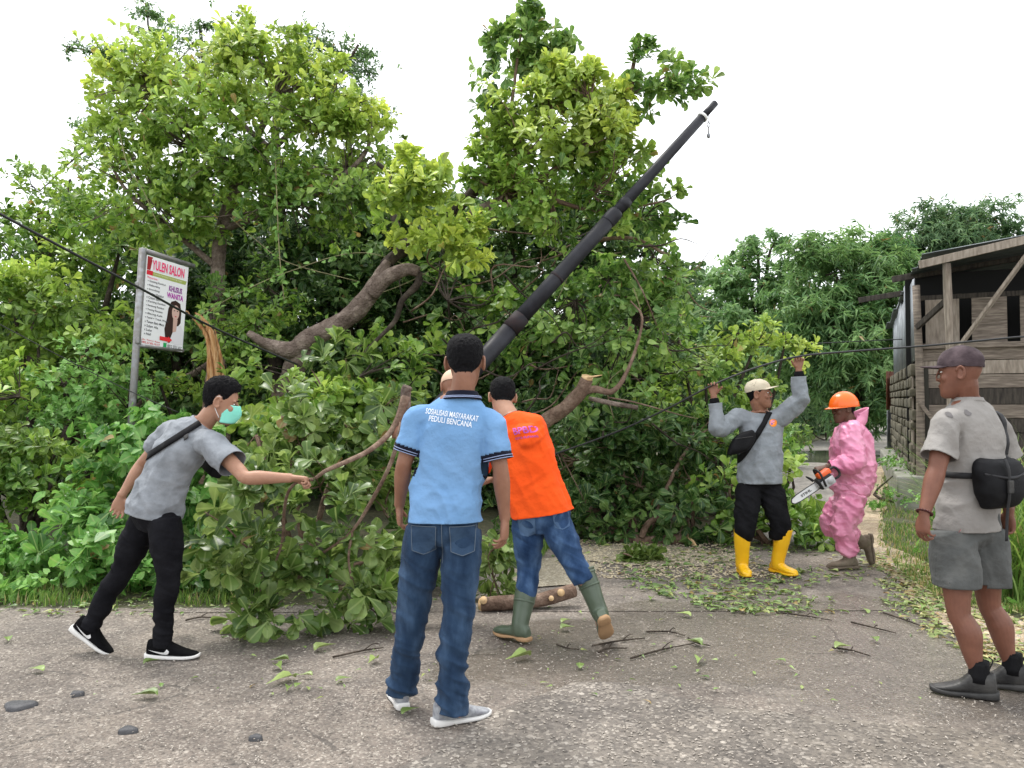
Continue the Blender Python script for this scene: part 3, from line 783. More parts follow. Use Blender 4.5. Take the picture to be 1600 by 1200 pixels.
# ================================================================== FOLIAGE
_ob = [(0, 0.02), (.30, .13), (.55, .34), (.78, .48), (.93, .36)]
_v = [(0, y, .05 * math.sin(y * 3)) for y, w in _ob] + [(-w, y, .10 * w / .48 + .05 * math.sin(y * 3)) for y, w in _ob] + [(w, y, .10 * w / .48 + .05 * math.sin(y * 3)) for y, w in _ob] + [(0, 1.0, -.05), (-.16, .995, -.02), (.16, .995, -.02)]
_f = []
for _i in range(4):
    _f += [(_i, _i + 1, 6 + _i, 5 + _i), (_i, 10 + _i, 11 + _i, _i + 1)]
_f += [(4, 15, 16, 9), (4, 14, 17, 15)]
T_OBOV = (np.array(_v), np.array(_f))
T_HEART = (np.array([(0, 0, 0), (0, .45, .0), (0, 1, -.08), (-.28, -.12, .05), (-.50, .22, .08), (-.34, .62, .04), (.28, -.12, .05), (.50, .22, .08), (.34, .62, .04)]),
           np.array([(0, 1, 4, 3), (4, 1, 2, 5), (0, 6, 7, 1), (7, 8, 2, 1)]))
T_SIMPLE = (np.array([(0, 0, 0), (-.5, .5, .10), (0, 1, -.12), (.5, .5, .10), (0, .5, 0)]), np.array([(0, 4, 1, 1), (4, 2, 1, 1), (0, 3, 4, 4), (4, 3, 2, 2)]))
T_LANCE = (np.array([(0, 0, 0), (-.5, .35, .04), (0, 1, -.22), (.5, .35, .04)]), np.array([(0, 3, 2, 1)]))
def to_tris(T):
    V, F = T
    out = []
    for f in F:
        out.append((f[0], f[1], f[2]))
        if f[3] != f[2]: out.append((f[0], f[2], f[3]))
    return V, np.array(out)
T_OBOV, T_HEART, T_SIMPLE, T_LANCE = [to_tris(t) for t in (T_OBOV, T_HEART, T_SIMPLE, T_LANCE)]
def unit(a):
    return a / (np.linalg.norm(a, axis=1)[:, None] + 1e-9)
def leaves_mesh(name, T, pos, d, nr, Ls, Ws, vary, young, org):
    """leaf instances merged in one mesh with per-leaf colour attributes"""
    TV, TF = T
    n, k = len(pos), len(TV)
    nr = nr - d * (nr * d).sum(1)[:, None]; nr = unit(nr)
    s = np.cross(d, nr)
    V = (pos[:, None, :] + s[:, None, :] * (TV[None, :, 0, None] * Ws[:, None, None]) + d[:, None, :] * (TV[None, :, 1, None] * Ls[:, None, None]) + nr[:, None, :] * (TV[None, :, 2, None] * Ls[:, None, None])).reshape(-1, 3) - np.array(org)
    F = (TF[None] + (np.arange(n) * k)[:, None, None]).reshape(-1, 3).astype(np.int32)
    me = bpy.data.meshes.new(name)
    me.vertices.add(len(V)); me.vertices.foreach_set('co', V.astype(np.float32).ravel())
    nf = len(F)
    me.loops.add(nf * 3); me.loops.foreach_set('vertex_index', F.ravel())
    me.polygons.add(nf)
    me.polygons.foreach_set('loop_start', np.arange(nf, dtype=np.int32) * 3)
    me.polygons.foreach_set('loop_total', np.full(nf, 3, dtype=np.int32))
    for nm, arr in (('vary', vary), ('young', young)):
        at = me.attributes.new(nm, 'FLOAT', 'POINT')
        at.data.foreach_set('value', np.repeat(arr, k).astype(np.float32))
    at = me.attributes.new('rib', 'FLOAT', 'POINT')
    at.data.foreach_set('value', np.tile(1 - np.abs(TV[:, 0]) * 2, n).astype(np.float32))
    me.update()
    me.polygons.foreach_set('use_smooth', np.ones(nf, dtype=bool))
    return me
def whorl(rng, tips, dirs, nl, L, Wr, ang=(35, 80), young=None, droop=0.15, twiglen=0.08, base_vary=None, vspread=0.22):
    """clusters of leaves radiating from twig tips; returns arrays"""
    n = len(tips)
    reps = rng.integers(nl[0], nl[1] + 1, n)
    idx = np.repeat(np.arange(n), reps)
    m = len(idx)
    ax = unit(dirs)[idx]
    ref = np.where(np.abs(ax[:, [2]]) < .9, np.array([[0, 0, 1.]]), np.array([[1., 0, 0]]))
    u = unit(np.cross(ax, ref)); w = np.cross(ax, u)
    phi = rng.uniform(0, 2 * np.pi, m)
    th = np.radians(rng.uniform(ang[0], ang[1], m))
    d = ax * np.cos(th)[:, None] + (u * np.cos(phi)[:, None] + w * np.sin(phi)[:, None]) * np.sin(th)[:, None]
    d[:, 2] -= droop * rng.uniform(.3, 1.5, m)
    d = unit(d)
    pos = tips[idx] - ax * (rng.uniform(0, 1, m) ** 1.5 * twiglen)[:, None]
    nr = unit(ax + rng.normal(0, .25, (m, 3)) + np.array([[0, 0, .5]]))
    Ls = L * rng.uniform(.6, 1.15, m); Ws = Ls * Wr * rng.uniform(.85, 1.15, m)
    bv = rng.uniform(.15, .8, n) if base_vary is None else base_vary
    vary = np.clip(bv[idx] + rng.normal(0, vspread, m), 0, .96)
    vary = np.where(rng.random(m) < .009, 1.0, vary)
    yg = np.zeros(n) if young is None else young
    yv = np.clip(yg[idx] * rng.uniform(.6, 1.15, m), 0, 1)
    return pos, d, nr, Ls, Ws, vary, yv
def blob_tips(rng, blobs, density, bias=.38, upw=.35, jit=.35, gap=0.0, seed=0, gscale=1.6, zmin=0.03, clump=14):
    """blobs: (center, rx, ry, rz[, young, dens]) ; density = tips per m2 of shell-ish surface"""
    P_, D_, Y_, B_ = [], [], [], []
    for bi, b in enumerate(blobs):
        c, rx, ry, rz = np.array(b[0], float), b[1], b[2], b[3]
        yg = b[4] if len(b) > 4 else 0.0
        dm = b[5] if len(b) > 5 else 1.0
        area = 4 * np.pi * ((rx * ry) ** 1.6 / 3 + (rx * rz) ** 1.6 / 3 + (ry * rz) ** 1.6 / 3) ** (1 / 1.6)
        n = max(6, int(area * density * dm))
        nc = max(3, n // clump)
        vc_ = unit(rng.normal(0, 1, (nc, 3)))
        rc_ = rng.uniform(0, 1, nc) ** bias
        wob = 1 + .22 * fbm(vc_ * 2.2 + bi * 5.1, seed, 2)
        cc_ = c + vc_ * np.array((rx, ry, rz)) * (rc_ * wob)[:, None]
        ci = rng.integers(0, nc, n)
        csz = (rx * ry * rz) ** (1 / 3) * 1.15 / nc ** .33 * rng.uniform(.6, 1.25, nc)
        off = rng.normal(0, 1, (n, 3)) * np.array((1, 1, .42))
        # each clump is a tilted flattish spray
        p = cc_[ci] + off * csz[ci][:, None] * .62 + vc_[ci] * (np.abs(rng.normal(0, .5, n)) * csz[ci])[:, None] * .5
        v = unit(p - c)
        r = rng.uniform(0, 1, n)
        cb = rng.normal(0, .16, nc)[ci]
        if gap > 0:
            g = fbm(p * gscale, seed + 7, 2)
            keep = g > -1.2 + gap
            p, v, cb = p[keep], v[keep], cb[keep]; r = r[keep]
        keep = p[:, 2] > zmin
        p, v, r, cb = p[keep], v[keep], r[keep], cb[keep]
        d = unit(v * .8 + np.array([[0, 0, upw]]) + rng.normal(0, jit, p.shape))
        P_.append(p); D_.append(d)
        yy = yg * np.clip((v[:, 2] * .4 + .9) * rng.uniform(.35, 1.3, len(p)), 0, 1)
        Y_.append(yy)
        B_.append(np.clip(.50 + .25 * fbm(p * 1.1, seed + 3, 2) + rng.normal(0, .10, len(p)) + cb, .05, .9))
    return np.concatenate(P_), np.concatenate(D_), np.concatenate(Y_), np.concatenate(B_)
def crown(name, parent, mat_, blobs, density, L, Wr, T=T_OBOV, nl=(6, 9), seed=1, ang=(35, 80), droop=.15, bias=.38, gap=0.0, upw=.35, base=None, twiglen=.08, kind=None, label=None, cat=None, gscale=1.6, zmin=.03, org=None, clump=14):
    rng = np.random.default_rng(seed)
    p, d, y, bv = blob_tips(rng, blobs, density, bias, upw, gap=gap, seed=seed, gscale=gscale, zmin=zmin, clump=clump)
    if base is not None: bv = np.clip(bv + base, .02, .95)
    A_ = whorl(rng, p, d, nl, L, Wr, ang, y, droop, twiglen, bv)
    o = ORG[parent.name] if parent is not None else Vector(org)
    me = leaves_mesh(name, T, *A_, o)
    ob = part(name, None, None, mat_, parent, mesh=me, loc=tuple(o), kind=kind, label=label, cat=cat)
    return p, d
def twigs(name, parent, mat_, roots, tips, dirs, rng, frac=.3, r0=.012, r1=.003, seg=4, sides=4, sag=0.0, org=None):
    """thin bent twigs from nearest root to a share of the tips"""
    sel = rng.random(len(tips)) < frac
    tips, dirs = tips[sel], dirs[sel]
    if len(tips) < 60: return
    roots = np.array(roots, float)
    dd = np.linalg.norm(tips[:, None] - roots[None], axis=2)
    k = dd.argmin(1)
    A_ = roots[k]
    n = len(tips)
    t = np.linspace(0, 1, seg + 1)
    mid = (A_ + tips) / 2 + rng.normal(0, .12, (n, 3)) * np.linalg.norm(tips - A_, axis=1)[:, None] - dirs * .05
    pts = ((1 - t) ** 2)[None, :, None] * A_[:, None] + (2 * t * (1 - t))[None, :, None] * mid[:, None] + (t ** 2)[None, :, None] * tips[:, None]
    tg = np.gradient(pts, axis=1); tg = tg / (np.linalg.norm(tg, axis=2)[..., None] + 1e-9)
    ref = np.array([.3, .5, .8])
    u = np.cross(tg, ref); u /= np.linalg.norm(u, axis=2)[..., None] + 1e-9
    w = np.cross(tg, u)
    rr = (r0 + (r1 - r0) * t)
    a = np.arange(sides) * 2 * np.pi / sides
    V = pts[:, :, None, :] + rr[None, :, None, None] * (u[:, :, None, :] * np.cos(a)[None, None, :, None] + w[:, :, None, :] * np.sin(a)[None, None, :, None])
    V = V.reshape(-1, 3)
    F = []
    i = np.arange(seg)[:, None] * sides; j = np.arange(sides)[None, :]
    q = np.stack([i + j, i + (j + 1) % sides, i + sides + (j + 1) % sides, i + sides + j], -1).reshape(-1, 4)
    F = (q[None] + (np.arange(n) * (seg + 1) * sides)[:, None, None]).reshape(-1, 4)
    return part(name, V, F, mat_, parent)
def limb(name, parent, mat_, pts, radii, n=14, sub=6, rough_=.10, seed=1, label=None, cap=True, cat=None, group=None):
    V, F = tube(pts, radii, n=n, sub=sub, cap=cap)
    C = np.repeat(np.array([V[i * n:(i + 1) * n].mean(0) for i in range(len(V) // n)]), n, 0)
    d = V - C; r = np.linalg.norm(d, axis=1)
    V = V + d * (fbm(V * 9, seed, 3) * rough_ + fbm(V * np.array((30, 30, 30)), seed + 4, 2) * rough_ * .4)[:, None]
    return part(name, V, F, mat_, parent, label=label, cat=cat, group=group)
def spray(x0, y0, x1, y1, Y, r0, r1, n=5, young=0.0, dens=1.0):
    """row of shrinking clumps along a shoot"""
    return [B(x0 + (x1 - x0) * q, y0 + (y1 - y0) * q, Y, r0 + (r1 - r0) * q, young=young * (.4 + .6 * q), dens=dens) for q in np.linspace(0, 1, n)]
def B(px, py, Y, rpx, ry=None, rz=None, young=0.0, dens=1.0):
    """blob placed at a seen spot, radius in picture units at its own distance"""
    r = MP(rpx, Y)
    return (tuple(P(px, py, Y)), r, ry if ry else r * .9, rz if rz is not None else r, young, dens)
M_BARK = bark_mat('grey_brown_bark', (0.085, 0.062, 0.050), (0.17, 0.13, 0.108), (0.32, 0.26, 0.22))
M_BARKR = bark_mat('reddish_bark', (0.10, 0.062, 0.045), (0.20, 0.135, 0.10), (0.32, 0.235, 0.18), scale=9, bumpd=.015)
M_BARKD = bark_mat('dark_bark', (0.025, 0.020, 0.016), (0.055, 0.043, 0.034), (0.11, 0.09, 0.07), scale=9, bumpd=.015)
M_CUT = mat('fresh_cut_wood', (0.62, 0.40, 0.20), rough=.7, c2=(0.75, 0.55, 0.32), nscale=20)
M_TORN = mat('torn_wood', (0.42, 0.17, 0.06), rough=.8, c2=(0.72, 0.48, 0.26), nscale=12, c3=(.55, .30, .13), bump=1.0, bscale=50, stretch=(5, 5, .6))
L_CASH = leaf_mat('leaf_broad', (0.048, 0.125, 0.022), (0.18, 0.335, 0.052), (0.38, 0.53, 0.12), young=(0.70, 0.80, 0.17))
L_CASHD = leaf_mat('leaf_broad_dark', (0.034, 0.092, 0.022), (0.12, 0.25, 0.052), (0.28, 0.43, 0.11), young=(0.58, 0.70, 0.16))
L_SHADE = leaf_mat('leaf_hollow_shade', (0.018, 0.052, 0.016), (0.055, 0.135, 0.033), (0.15, 0.26, 0.07), young=(0.42, 0.50, 0.12))  # darker broad-leaf copy: shade of the crown hollows put into the colour
L_CUTL = leaf_mat('leaf_cut_bough', (0.040, 0.088, 0.020), (0.115, 0.20, 0.042), (0.27, 0.37, 0.12), young=(0.36, 0.42, 0.07), rough=.36)
L_VINE = leaf_mat('leaf_vine', (0.055, 0.16, 0.032), (0.15, 0.35, 0.075), (0.29, 0.52, 0.15), young=(0.38, 0.50, 0.12))
L_FINE = leaf_mat('leaf_fine', (0.025, 0.075, 0.024), (0.075, 0.17, 0.055), (0.17, 0.31, 0.10), young=(0.28, 0.42, 0.10))
L_FAR = leaf_mat('leaf_mango', (0.042, 0.120, 0.040), (0.118, 0.25, 0.082), (0.25, 0.41, 0.155), young=(0.26, 0.36, 0.12), rough=.5)
L_FARD = leaf_mat('leaf_far_dark', (0.045, 0.11, 0.050), (0.10, 0.195, 0.09), (0.20, 0.32, 0.15), young=(0.2, 0.3, 0.1), rough=.6)
rg = np.random.default_rng(77)

# ---------------------------------------------------------------- left standing tree with broad leaves
t = thing('cashew_tree', 'tall standing tree with broad leaves and yellow young tips behind the salon sign', 'tree', tuple(P(345, 780, 10.2) * 1.0))
limb('trunk', t, M_BARK, [P(352, 800, 10.2), P(343, 640, 10.2), P(340, 520, 10.1), P(341, 410, 10.0), P(350, 345, 10.0), P(372, 285, 10.0), P(392, 235, 10.0)], [.12, .11, .095, .085, .080, .075, .06], n=16)
for k, (pts, r) in enumerate([([P(365, 300, 10.0), P(320, 230, 9.9), P(270, 170, 9.9), P(240, 110, 9.9)], [.06, .045, .03, .015]),
                              ([P(388, 245, 10.0), P(420, 180, 9.9), P(470, 130, 9.9), P(520, 100, 9.9)], [.055, .04, .028, .015]),
                              ([P(345, 360, 10.0), P(420, 330, 9.8), P(500, 300, 9.7), P(570, 240, 9.7), P(580, 180, 9.7)], [.05, .045, .035, .025, .015]),
                              ([P(341, 420, 10.0), P(270, 360, 9.8), P(200, 300, 9.7), P(170, 250, 9.7)], [.045, .035, .025, .012]),
                              ([P(343, 560, 10.2), P(290, 590, 10.1), P(250, 600, 10.0), P(200, 650, 9.9)], [.05, .04, .035, .025])]):
    limb('branch', t, M_BARK, pts, r, n=10, seed=k + 3)
bl = [B(250, 130, 9.9, 78, young=.25), B(350, 110, 9.7, 80, young=.55), B(430, 130, 9.8, 75, young=.6), B(300, 210, 9.5, 95, young=.08), B(400, 220, 9.5, 100, young=.1), B(490, 190, 9.6, 70, young=.35),
      B(545, 185, 9.7, 45, young=.8), B(200, 210, 9.8, 55, young=.3), B(180, 130, 10, 30, young=.85), B(230, 300, 9.6, 90), B(330, 310, 9.9, 90, dens=.7), B(450, 310, 9.7, 95), B(540, 280, 9.6, 70, young=.15),
      B(400, 90, 9.7, 40, young=.75), B(560, 240, 9.8, 45, young=.1), B(170, 300, 9.8, 50, young=.1)]
for q in ((230, 110, 150, 100, .9), (380, 80, 385, 30, .5), (440, 90, 470, 45, .4), (500, 160, 590, 170, 1.0), (520, 210, 600, 190, .8), (190, 200, 130, 215, .3), (480, 120, 540, 95, .5), (360, 90, 350, 50, .9)):
    bl += spray(q[0], q[1], q[2], q[3], 9.7, 30, 9, 5, q[4])
tp, td = crown('foliage', t, L_CASH, bl, 33, .128, .52, seed=2, gap=.44, nl=(5, 9))
twigs('twigs', t, M_BARK, [P(x, y, 9.9) for x, y in ((250, 130), (350, 140), (430, 150), (300, 230), (400, 250), (500, 200), (230, 300), (450, 310), (540, 270))], tp, td, rg, .22, .012, .004)

# ---------------------------------------------------------------- fine leaved tree behind it
t = thing('feathery_tree', 'feathery small-leaved tree whose sprigs rise above the yellow-tipped tree', 'tree', tuple(P(430, 780, 12.2)))
limb('trunk', t, M_BARKD, [P(440, 790, 12.2), P(430, 560, 12.2), P(440, 380, 12.2), P(430, 200, 12.2), P(450, 90, 12.2)], [.14, .12, .09, .06, .02])
for k, pts in enumerate([[P(430, 240, 12.2), P(330, 150, 12.2), P(240, 60, 12.2), P(232, 5, 12.2)], [P(430, 300, 12.2), P(280, 200, 12.2), P(170, 95, 12.2), P(95, 70, 12.2)], [P(430, 230, 12.2), P(510, 150, 12.2), P(560, 70, 12.2)], [P(430, 350, 12.2), P(250, 270, 12.2), P(150, 230, 12.2), P(60, 300, 12.2)], [P(330, 170, 12.2), P(318, 90, 12.2), P(312, 40, 12.2)]]):
    limb('branch', t, M_BARKD, pts, [.05, .035, .02, .008][:len(pts)], n=8, seed=k)
bl = [B(236, 20, 12.2, 24), B(240, 45, 12.2, 20), B(140, 80, 12.2, 26, rz=.08), B(105, 72, 12.2, 16, rz=.06), B(175, 98, 12.2, 20), B(315, 50, 12.2, 22), B(520, 90, 12.4, 52, dens=.55), B(555, 70, 12.4, 26, dens=.5), B(570, 110, 12.4, 22, dens=.5), B(500, 60, 12.4, 30, dens=.4),
      B(150, 215, 12.2, 40, dens=.4), B(140, 240, 12.2, 30, dens=.35), B(120, 190, 12.2, 12, dens=.5), B(390, 40, 12.4, 22, dens=.5), B(585, 170, 12.4, 30, dens=.5), B(430, 110, 12.3, 60, dens=.5), B(300, 130, 12.4, 60, dens=.6), B(560, 140, 12.4, 40, dens=.6), B(200, 60, 12.4, 24, dens=.35)]
crown('foliage', t, L_FINE, bl, 110, .085, .36, T=T_SIMPLE, seed=5, nl=(6, 9), ang=(40, 90), droop=.35, gap=.35)

# ---------------------------------------------------------------- dense backdrop trees, left to right
def bush(name, lab, cat, base, blobs, mat_, dens, L, Wr, T=T_OBOV, trunk=None, seed=1, gap=.25, stems=4, tw=.08, bark=None, nl=(5, 8), **kw):
    t = thing(name, lab, cat, tuple(base), group=None)
    base = np.array(base, float)
    r = np.random.default_rng(seed)
    cs = [np.array(b[0]) for b in blobs]
    for k in range(min(stems, len(cs))):
        c = cs[int(r.integers(len(cs)))] if k else cs[0]
        mid = (base + c) / 2 + r.normal(0, .15, 3)
        limb('trunk' if k == 0 else 'stem', t, bark or M_BARKD, [base + r.normal(0, .06, 3) * (1, 1, 0), mid, c], [trunk or .05, (trunk or .05) * .7, .015], n=8, sub=4, seed=seed + k)
    p, d = crown('foliage', t, mat_, blobs, dens, L, Wr, T=T, seed=seed, gap=gap, nl=nl, **kw)
    if tw: twigs('twigs', t, bark or M_BARKD, cs, p, d, r, tw, .008, .003)
    return t
bush('shrub_tree', 'leafy light green tree at the far left edge above the bushes', 'tree', W(60, 11.5, 0), [B(60, 330, 11.5, 70, young=.1), B(130, 310, 11.3, 70, young=.1), B(20, 400, 11.2, 75), B(110, 400, 11, 80), B(190, 380, 11, 70), B(50, 290, 11.8, 40, dens=.6), B(110, 280, 11.8, 35, dens=.6), B(-60, 380, 11.5, 80)], L_CASH, 26, .12, .55, trunk=.12, seed=11, gap=.35)
bush('shrub', 'bright broad-leaved shrub at the left edge level with the salon sign', 'shrub', W(50, 9.5, 0), [B(20, 470, 9.3, 70, young=.25), B(100, 450, 9.4, 65, young=.2), B(60, 540, 9.2, 80, young=.1), B(150, 520, 9.3, 65, young=.1), B(-60, 480, 9.3, 80)], L_CASH, 34, .13, .56, trunk=.06, seed=12, gap=.4)
bush('thicket_tree', 'dark dense tree filling the space behind the salon sign', 'tree', W(300, 13, 0.08), [B(250, 450, 12.5, 110), B(350, 470, 12.8, 110), B(300, 580, 12.5, 120), B(180, 560, 12.3, 110), B(80, 580, 12.3, 120), B(330, 380, 12.8, 90), B(420, 560, 12.8, 110), B(20, 480, 12.3, 90), B(200, 680, 12.3, 120), B(420, 680, 12.5, 130)], L_SHADE, 32, .155, .55, trunk=.15, seed=13, gap=0, tw=.03)
bush('thicket_tree', 'dark dense tree directly behind the bare fallen limb', 'tree', W(560, 12.5, 0.07), [B(520, 330, 12, 90, young=.08), B(600, 300, 12, 60, young=.2), B(480, 400, 12.3, 100), B(600, 400, 12.3, 110), B(560, 510, 12.3, 120), B(680, 500, 12.3, 120), B(500, 620, 12, 120), B(640, 640, 12, 120), B(680, 370, 12.3, 90), B(600, 760, 11.5, 110), B(760, 620, 12, 120), B(760, 740, 11.5, 110)], L_SHADE, 32, .155, .55, trunk=.15, seed=14, gap=0, tw=.03)
bush('thicket_tree', 'dark tangled tree behind the leaning pole', 'tree', W(880, 12, 0.06), [B(800, 370, 11.8, 100), B(900, 340, 11.8, 100), B(820, 470, 11.8, 120), B(930, 440, 11.8, 110), B(1000, 400, 11.6, 70), B(880, 570, 11.8, 130), B(990, 540, 11.6, 100), B(800, 620, 11.6, 130), B(960, 660, 11.4, 130), B(1060, 600, 11.8, 90), B(1060, 720, 11, 110), B(900, 740, 11, 120)], L_SHADE, 30, .145, .55, trunk=.14, seed=15, gap=.05, tw=.04)

_r = np.random.default_rng(4)
_bl = [B(x, y + _r.uniform(-15, 15), 15 + _r.uniform(-.6, .6), 70) for x in range(-40, 1060, 90) for y in ((430, 520, 610) if 180 < x < 1000 else (520, 610))] + [B(x, 370, 15, 60) for x in range(270, 960, 90)]
crown('shady_wood', None, L_SHADE, _bl, 7, .34, .6, T=T_SIMPLE, seed=207, nl=(6, 8), gap=0, droop=.2, bias=.4, kind='stuff', label='shady wood filling the gaps behind the standing trees', org=(0, 15, .1), twiglen=.2)
# ================================================================== FALLEN TREE
ft = thing('fallen_tree', 'big broad-leaved tree fallen towards the road with thick bare limbs and yellow-green tips', 'tree', tuple(P(430, 760, 8.6)))
limb('trunk', ft, M_BARK, [P(388, 520, 8.3), P(415, 537, 8.3), P(455, 546, 8.35), P(492, 524, 8.35), P(540, 500, 8.3), P(575, 462, 8.25), P(597, 425, 8.2), P(606, 408, 8.2)], [.034, .058, .095, .104, .092, .086, .066, .038], n=26, rough_=.16, seed=4)
limb('limb', ft, M_BARK, [P(580, 460, 8.22), P(603, 435, 8.2), P(635, 421, 8.15), P(655, 425, 8.15)], [.085, .085, .065, .055], n=16, seed=5)
limb('limb', ft, M_BARKD, [P(655, 425, 8.15), P(652, 445, 8.15), P(628, 470, 8.15), P(618, 500, 8.15), P(590, 530, 8.1), P(560, 560, 8.1)], [.035, .038, .032, .026, .02, .012], n=10, seed=6)
limb('limb', ft, M_BARK, [P(470, 545, 8.4), P(455, 590, 8.5), P(440, 640, 8.6), P(450, 720, 8.7)], [.11, .12, .14, .16], n=16, seed=7)
limb('limb', ft, M_BARKD, [P(600, 415, 8.3), P(640, 380, 8.4), P(700, 335, 8.5), P(738, 302, 8.5), P(780, 250, 8.5), P(830, 180, 8.5), P(870, 120, 8.5)], [.06, .065, .065, .06, .045, .03, .015], n=14, seed=8)
limb('limb', ft, M_BARK, [P(690, 385, 8.3), P(722, 348, 8.3), P(755, 325, 8.3), P(830, 290, 8.3), P(910, 230, 8.3), P(960, 165, 8.3), P(1040, 120, 8.2)], [.05, .055, .05, .04, .028, .02, .010], n=12, seed=9)
limb('limb', ft, M_BARKD, [P(590, 255, 9), P(608, 275, 9), P(612, 320, 8.9), P(630, 400, 8.7)], [.025, .03, .035, .05], n=10, seed=10)
for k, pts in enumerate([[P(790, 240, 8.5), P(800, 160, 8.5), P(810, 80, 8.5), P(820, 15, 8.5)], [P(770, 245, 8.4), P(830, 200, 8.3), P(890, 150, 8.3), P(925, 105, 8.3)], [P(800, 300, 8.3), P(870, 262, 8.2), P(930, 215, 8.2), P(975, 175, 8.2)],
                         [P(985, 145, 8.2), P(990, 100, 8.2), P(1000, 65, 8.2)], [P(830, 300, 8.3), P(930, 330, 8.3), P(1010, 320, 8.3), P(1050, 310, 8.3)], [P(900, 380, 8.6), P(985, 372, 8.5), P(1045, 400, 8.4)]]):
    limb('branch', ft, M_BARKR, pts, [.028, .02, .014, .007][:len(pts)], n=8, seed=20 + k)
bl = [B(810, 60, 8.5, 34, young=.05), B(840, 75, 8.5, 36, young=.05), B(800, 110, 8.5, 38, young=.03), B(850, 120, 8.5, 40, young=.3), B(820, 25, 8.5, 20), B(795, 150, 8.5, 28), B(880, 95, 8.5, 25, young=.3)]
bl += spray(820, 60, 822, 8, 8.5, 20, 6, 4) + spray(860, 80, 890, 60, 8.5, 18, 7, 4) + spray(790, 110, 768, 60, 8.5, 20, 7, 4)
a1 = crown('crown', ft, L_CASHD, bl, 44, .135, .58, seed=31, gap=.34, clump=9)
bl = [B(860, 180, 8.3, 62, young=.55), B(920, 150, 8.2, 48, young=.95), B(940, 195, 8.2, 45, young=.95), B(880, 235, 8.2, 56, young=.5), B(820, 235, 8.3, 48, young=.25), B(785, 262, 8.3, 40, young=.15), B(920, 250, 8.2, 40, young=.6), B(890, 125, 8.3, 30, young=.75),
      B(800, 310, 8.2, 58), B(860, 320, 8.2, 68, young=.05), B(920, 310, 8.2, 62), B(980, 270, 8.3, 42, young=.05), B(770, 200, 8.4, 24, young=.1)]
for q in ((850, 160, 855, 95, .8), (900, 140, 925, 100, 1.0), (940, 170, 975, 140, 1.0), (920, 200, 985, 185, 1.0), (900, 130, 880, 100, .9), (930, 230, 975, 215, .9), (800, 250, 745, 240, .2), (780, 280, 735, 275, .1), (800, 215, 780, 180, .3), (960, 260, 1010, 235, .2), (970, 290, 1030, 262, .1)):
    bl += spray(q[0], q[1], q[2], q[3], 8.2, 26, 8, 5, q[4])
a2 = crown('crown', ft, L_CASH, bl, 36, .130, .50, seed=32, gap=.58, nl=(6, 9), clump=9)
bl = [B(1005, 80, 8.2, 20), B(1000, 110, 8.2, 24), B(1030, 140, 8.2, 28), B(1055, 115, 8.2, 26, young=.1), B(1015, 170, 8.2, 18, dens=.8), B(1080, 125, 8.2, 18), B(1100, 130, 8.2, 10, young=.3), B(975, 190, 8.2, 10, dens=.6), B(985, 128, 8.2, 10)]
a3 = crown('crown', ft, L_CASHD, bl, 48, .125, .60, seed=33, gap=.36, clump=8)
bl = [B(640, 330, 7.9, 36, young=.75), B(685, 360, 7.85, 34, young=.85), B(620, 372, 7.9, 26, young=.95), B(705, 385, 7.8, 22, young=.95), B(640, 285, 8.0, 26, young=.7), B(700, 325, 8.0, 22, young=.4), B(660, 298, 8, 30, young=.55)]
for q in ((640, 290, 640, 240, .8), (610, 330, 590, 290, .6), (700, 360, 745, 350, .8), (705, 390, 745, 405, 1.0), (660, 290, 690, 262, .5)):
    bl += spray(q[0], q[1], q[2], q[3], 7.9, 20, 8, 4, q[4])
a4 = crown('crown', ft, L_CASH, bl, 36, .142, .48, seed=34, gap=.50, clump=7)
bl = [B(1010, 330, 8.3, 50), B(1040, 300, 8.3, 28, young=.15), B(1030, 380, 8.3, 40), B(1050, 430, 8.2, 22), B(1000, 440, 8.4, 40), B(960, 400, 8.5, 60), B(960, 480, 8.5, 60), B(1010, 510, 8.6, 55), B(900, 430, 8.7, 60), B(870, 500, 8.8, 70), B(1045, 560, 8.7, 40), B(940, 560, 8.7, 60)]
a5 = crown('crown', ft, L_CASHD, bl, 28, .130, .56, seed=35, gap=.55, base=.12)
bl = [B(490, 632, 8.0, 44), B(548, 612, 7.9, 42), B(520, 640, 7.7, 60), B(600, 620, 7.8, 60), B(450, 660, 7.6, 55, young=.1), B(560, 700, 7.5, 60), B(480, 720, 7.4, 60), B(420, 700, 7.4, 50), B(620, 700, 7.5, 50), B(400, 620, 8.4, 40), B(650, 580, 8.4, 50, dens=.5), B(700, 470, 8.8, 70, dens=.5), B(740, 420, 8.8, 60, dens=.5), B(560, 500, 9.4, 60, dens=.4)]
a6 = crown('crown', ft, L_CASH, bl, 28, .148, .58, seed=36, gap=.48, base=-.02)
rr_ = np.random.default_rng(5)
for (pp, dd), rts, m_ in ((a1, [(810, 90), (830, 60), (800, 140)], M_BARK), (a2, [(860, 190), (920, 160), (890, 240), (820, 240), (860, 310), (920, 300), (790, 300)], M_BARKR), (a3, [(995, 100), (1040, 120), (1020, 150)], M_BARKR), (a4, [(650, 340), (680, 380), (640, 300)], M_BARKR),
                          (a5, [(1000, 340), (1020, 400), (950, 440), (990, 500), (900, 470)], M_BARKD), (a6, [(500, 600), (560, 590), (520, 660), (590, 650), (470, 700), (700, 470)], M_BARKD)):
    Yv = float(np.median(pp[:, 1]))
    twigs('twigs', ft, m_, [P(x, y, Yv) for x, y in rts], pp, dd, rr_, .22, .010, .0035)
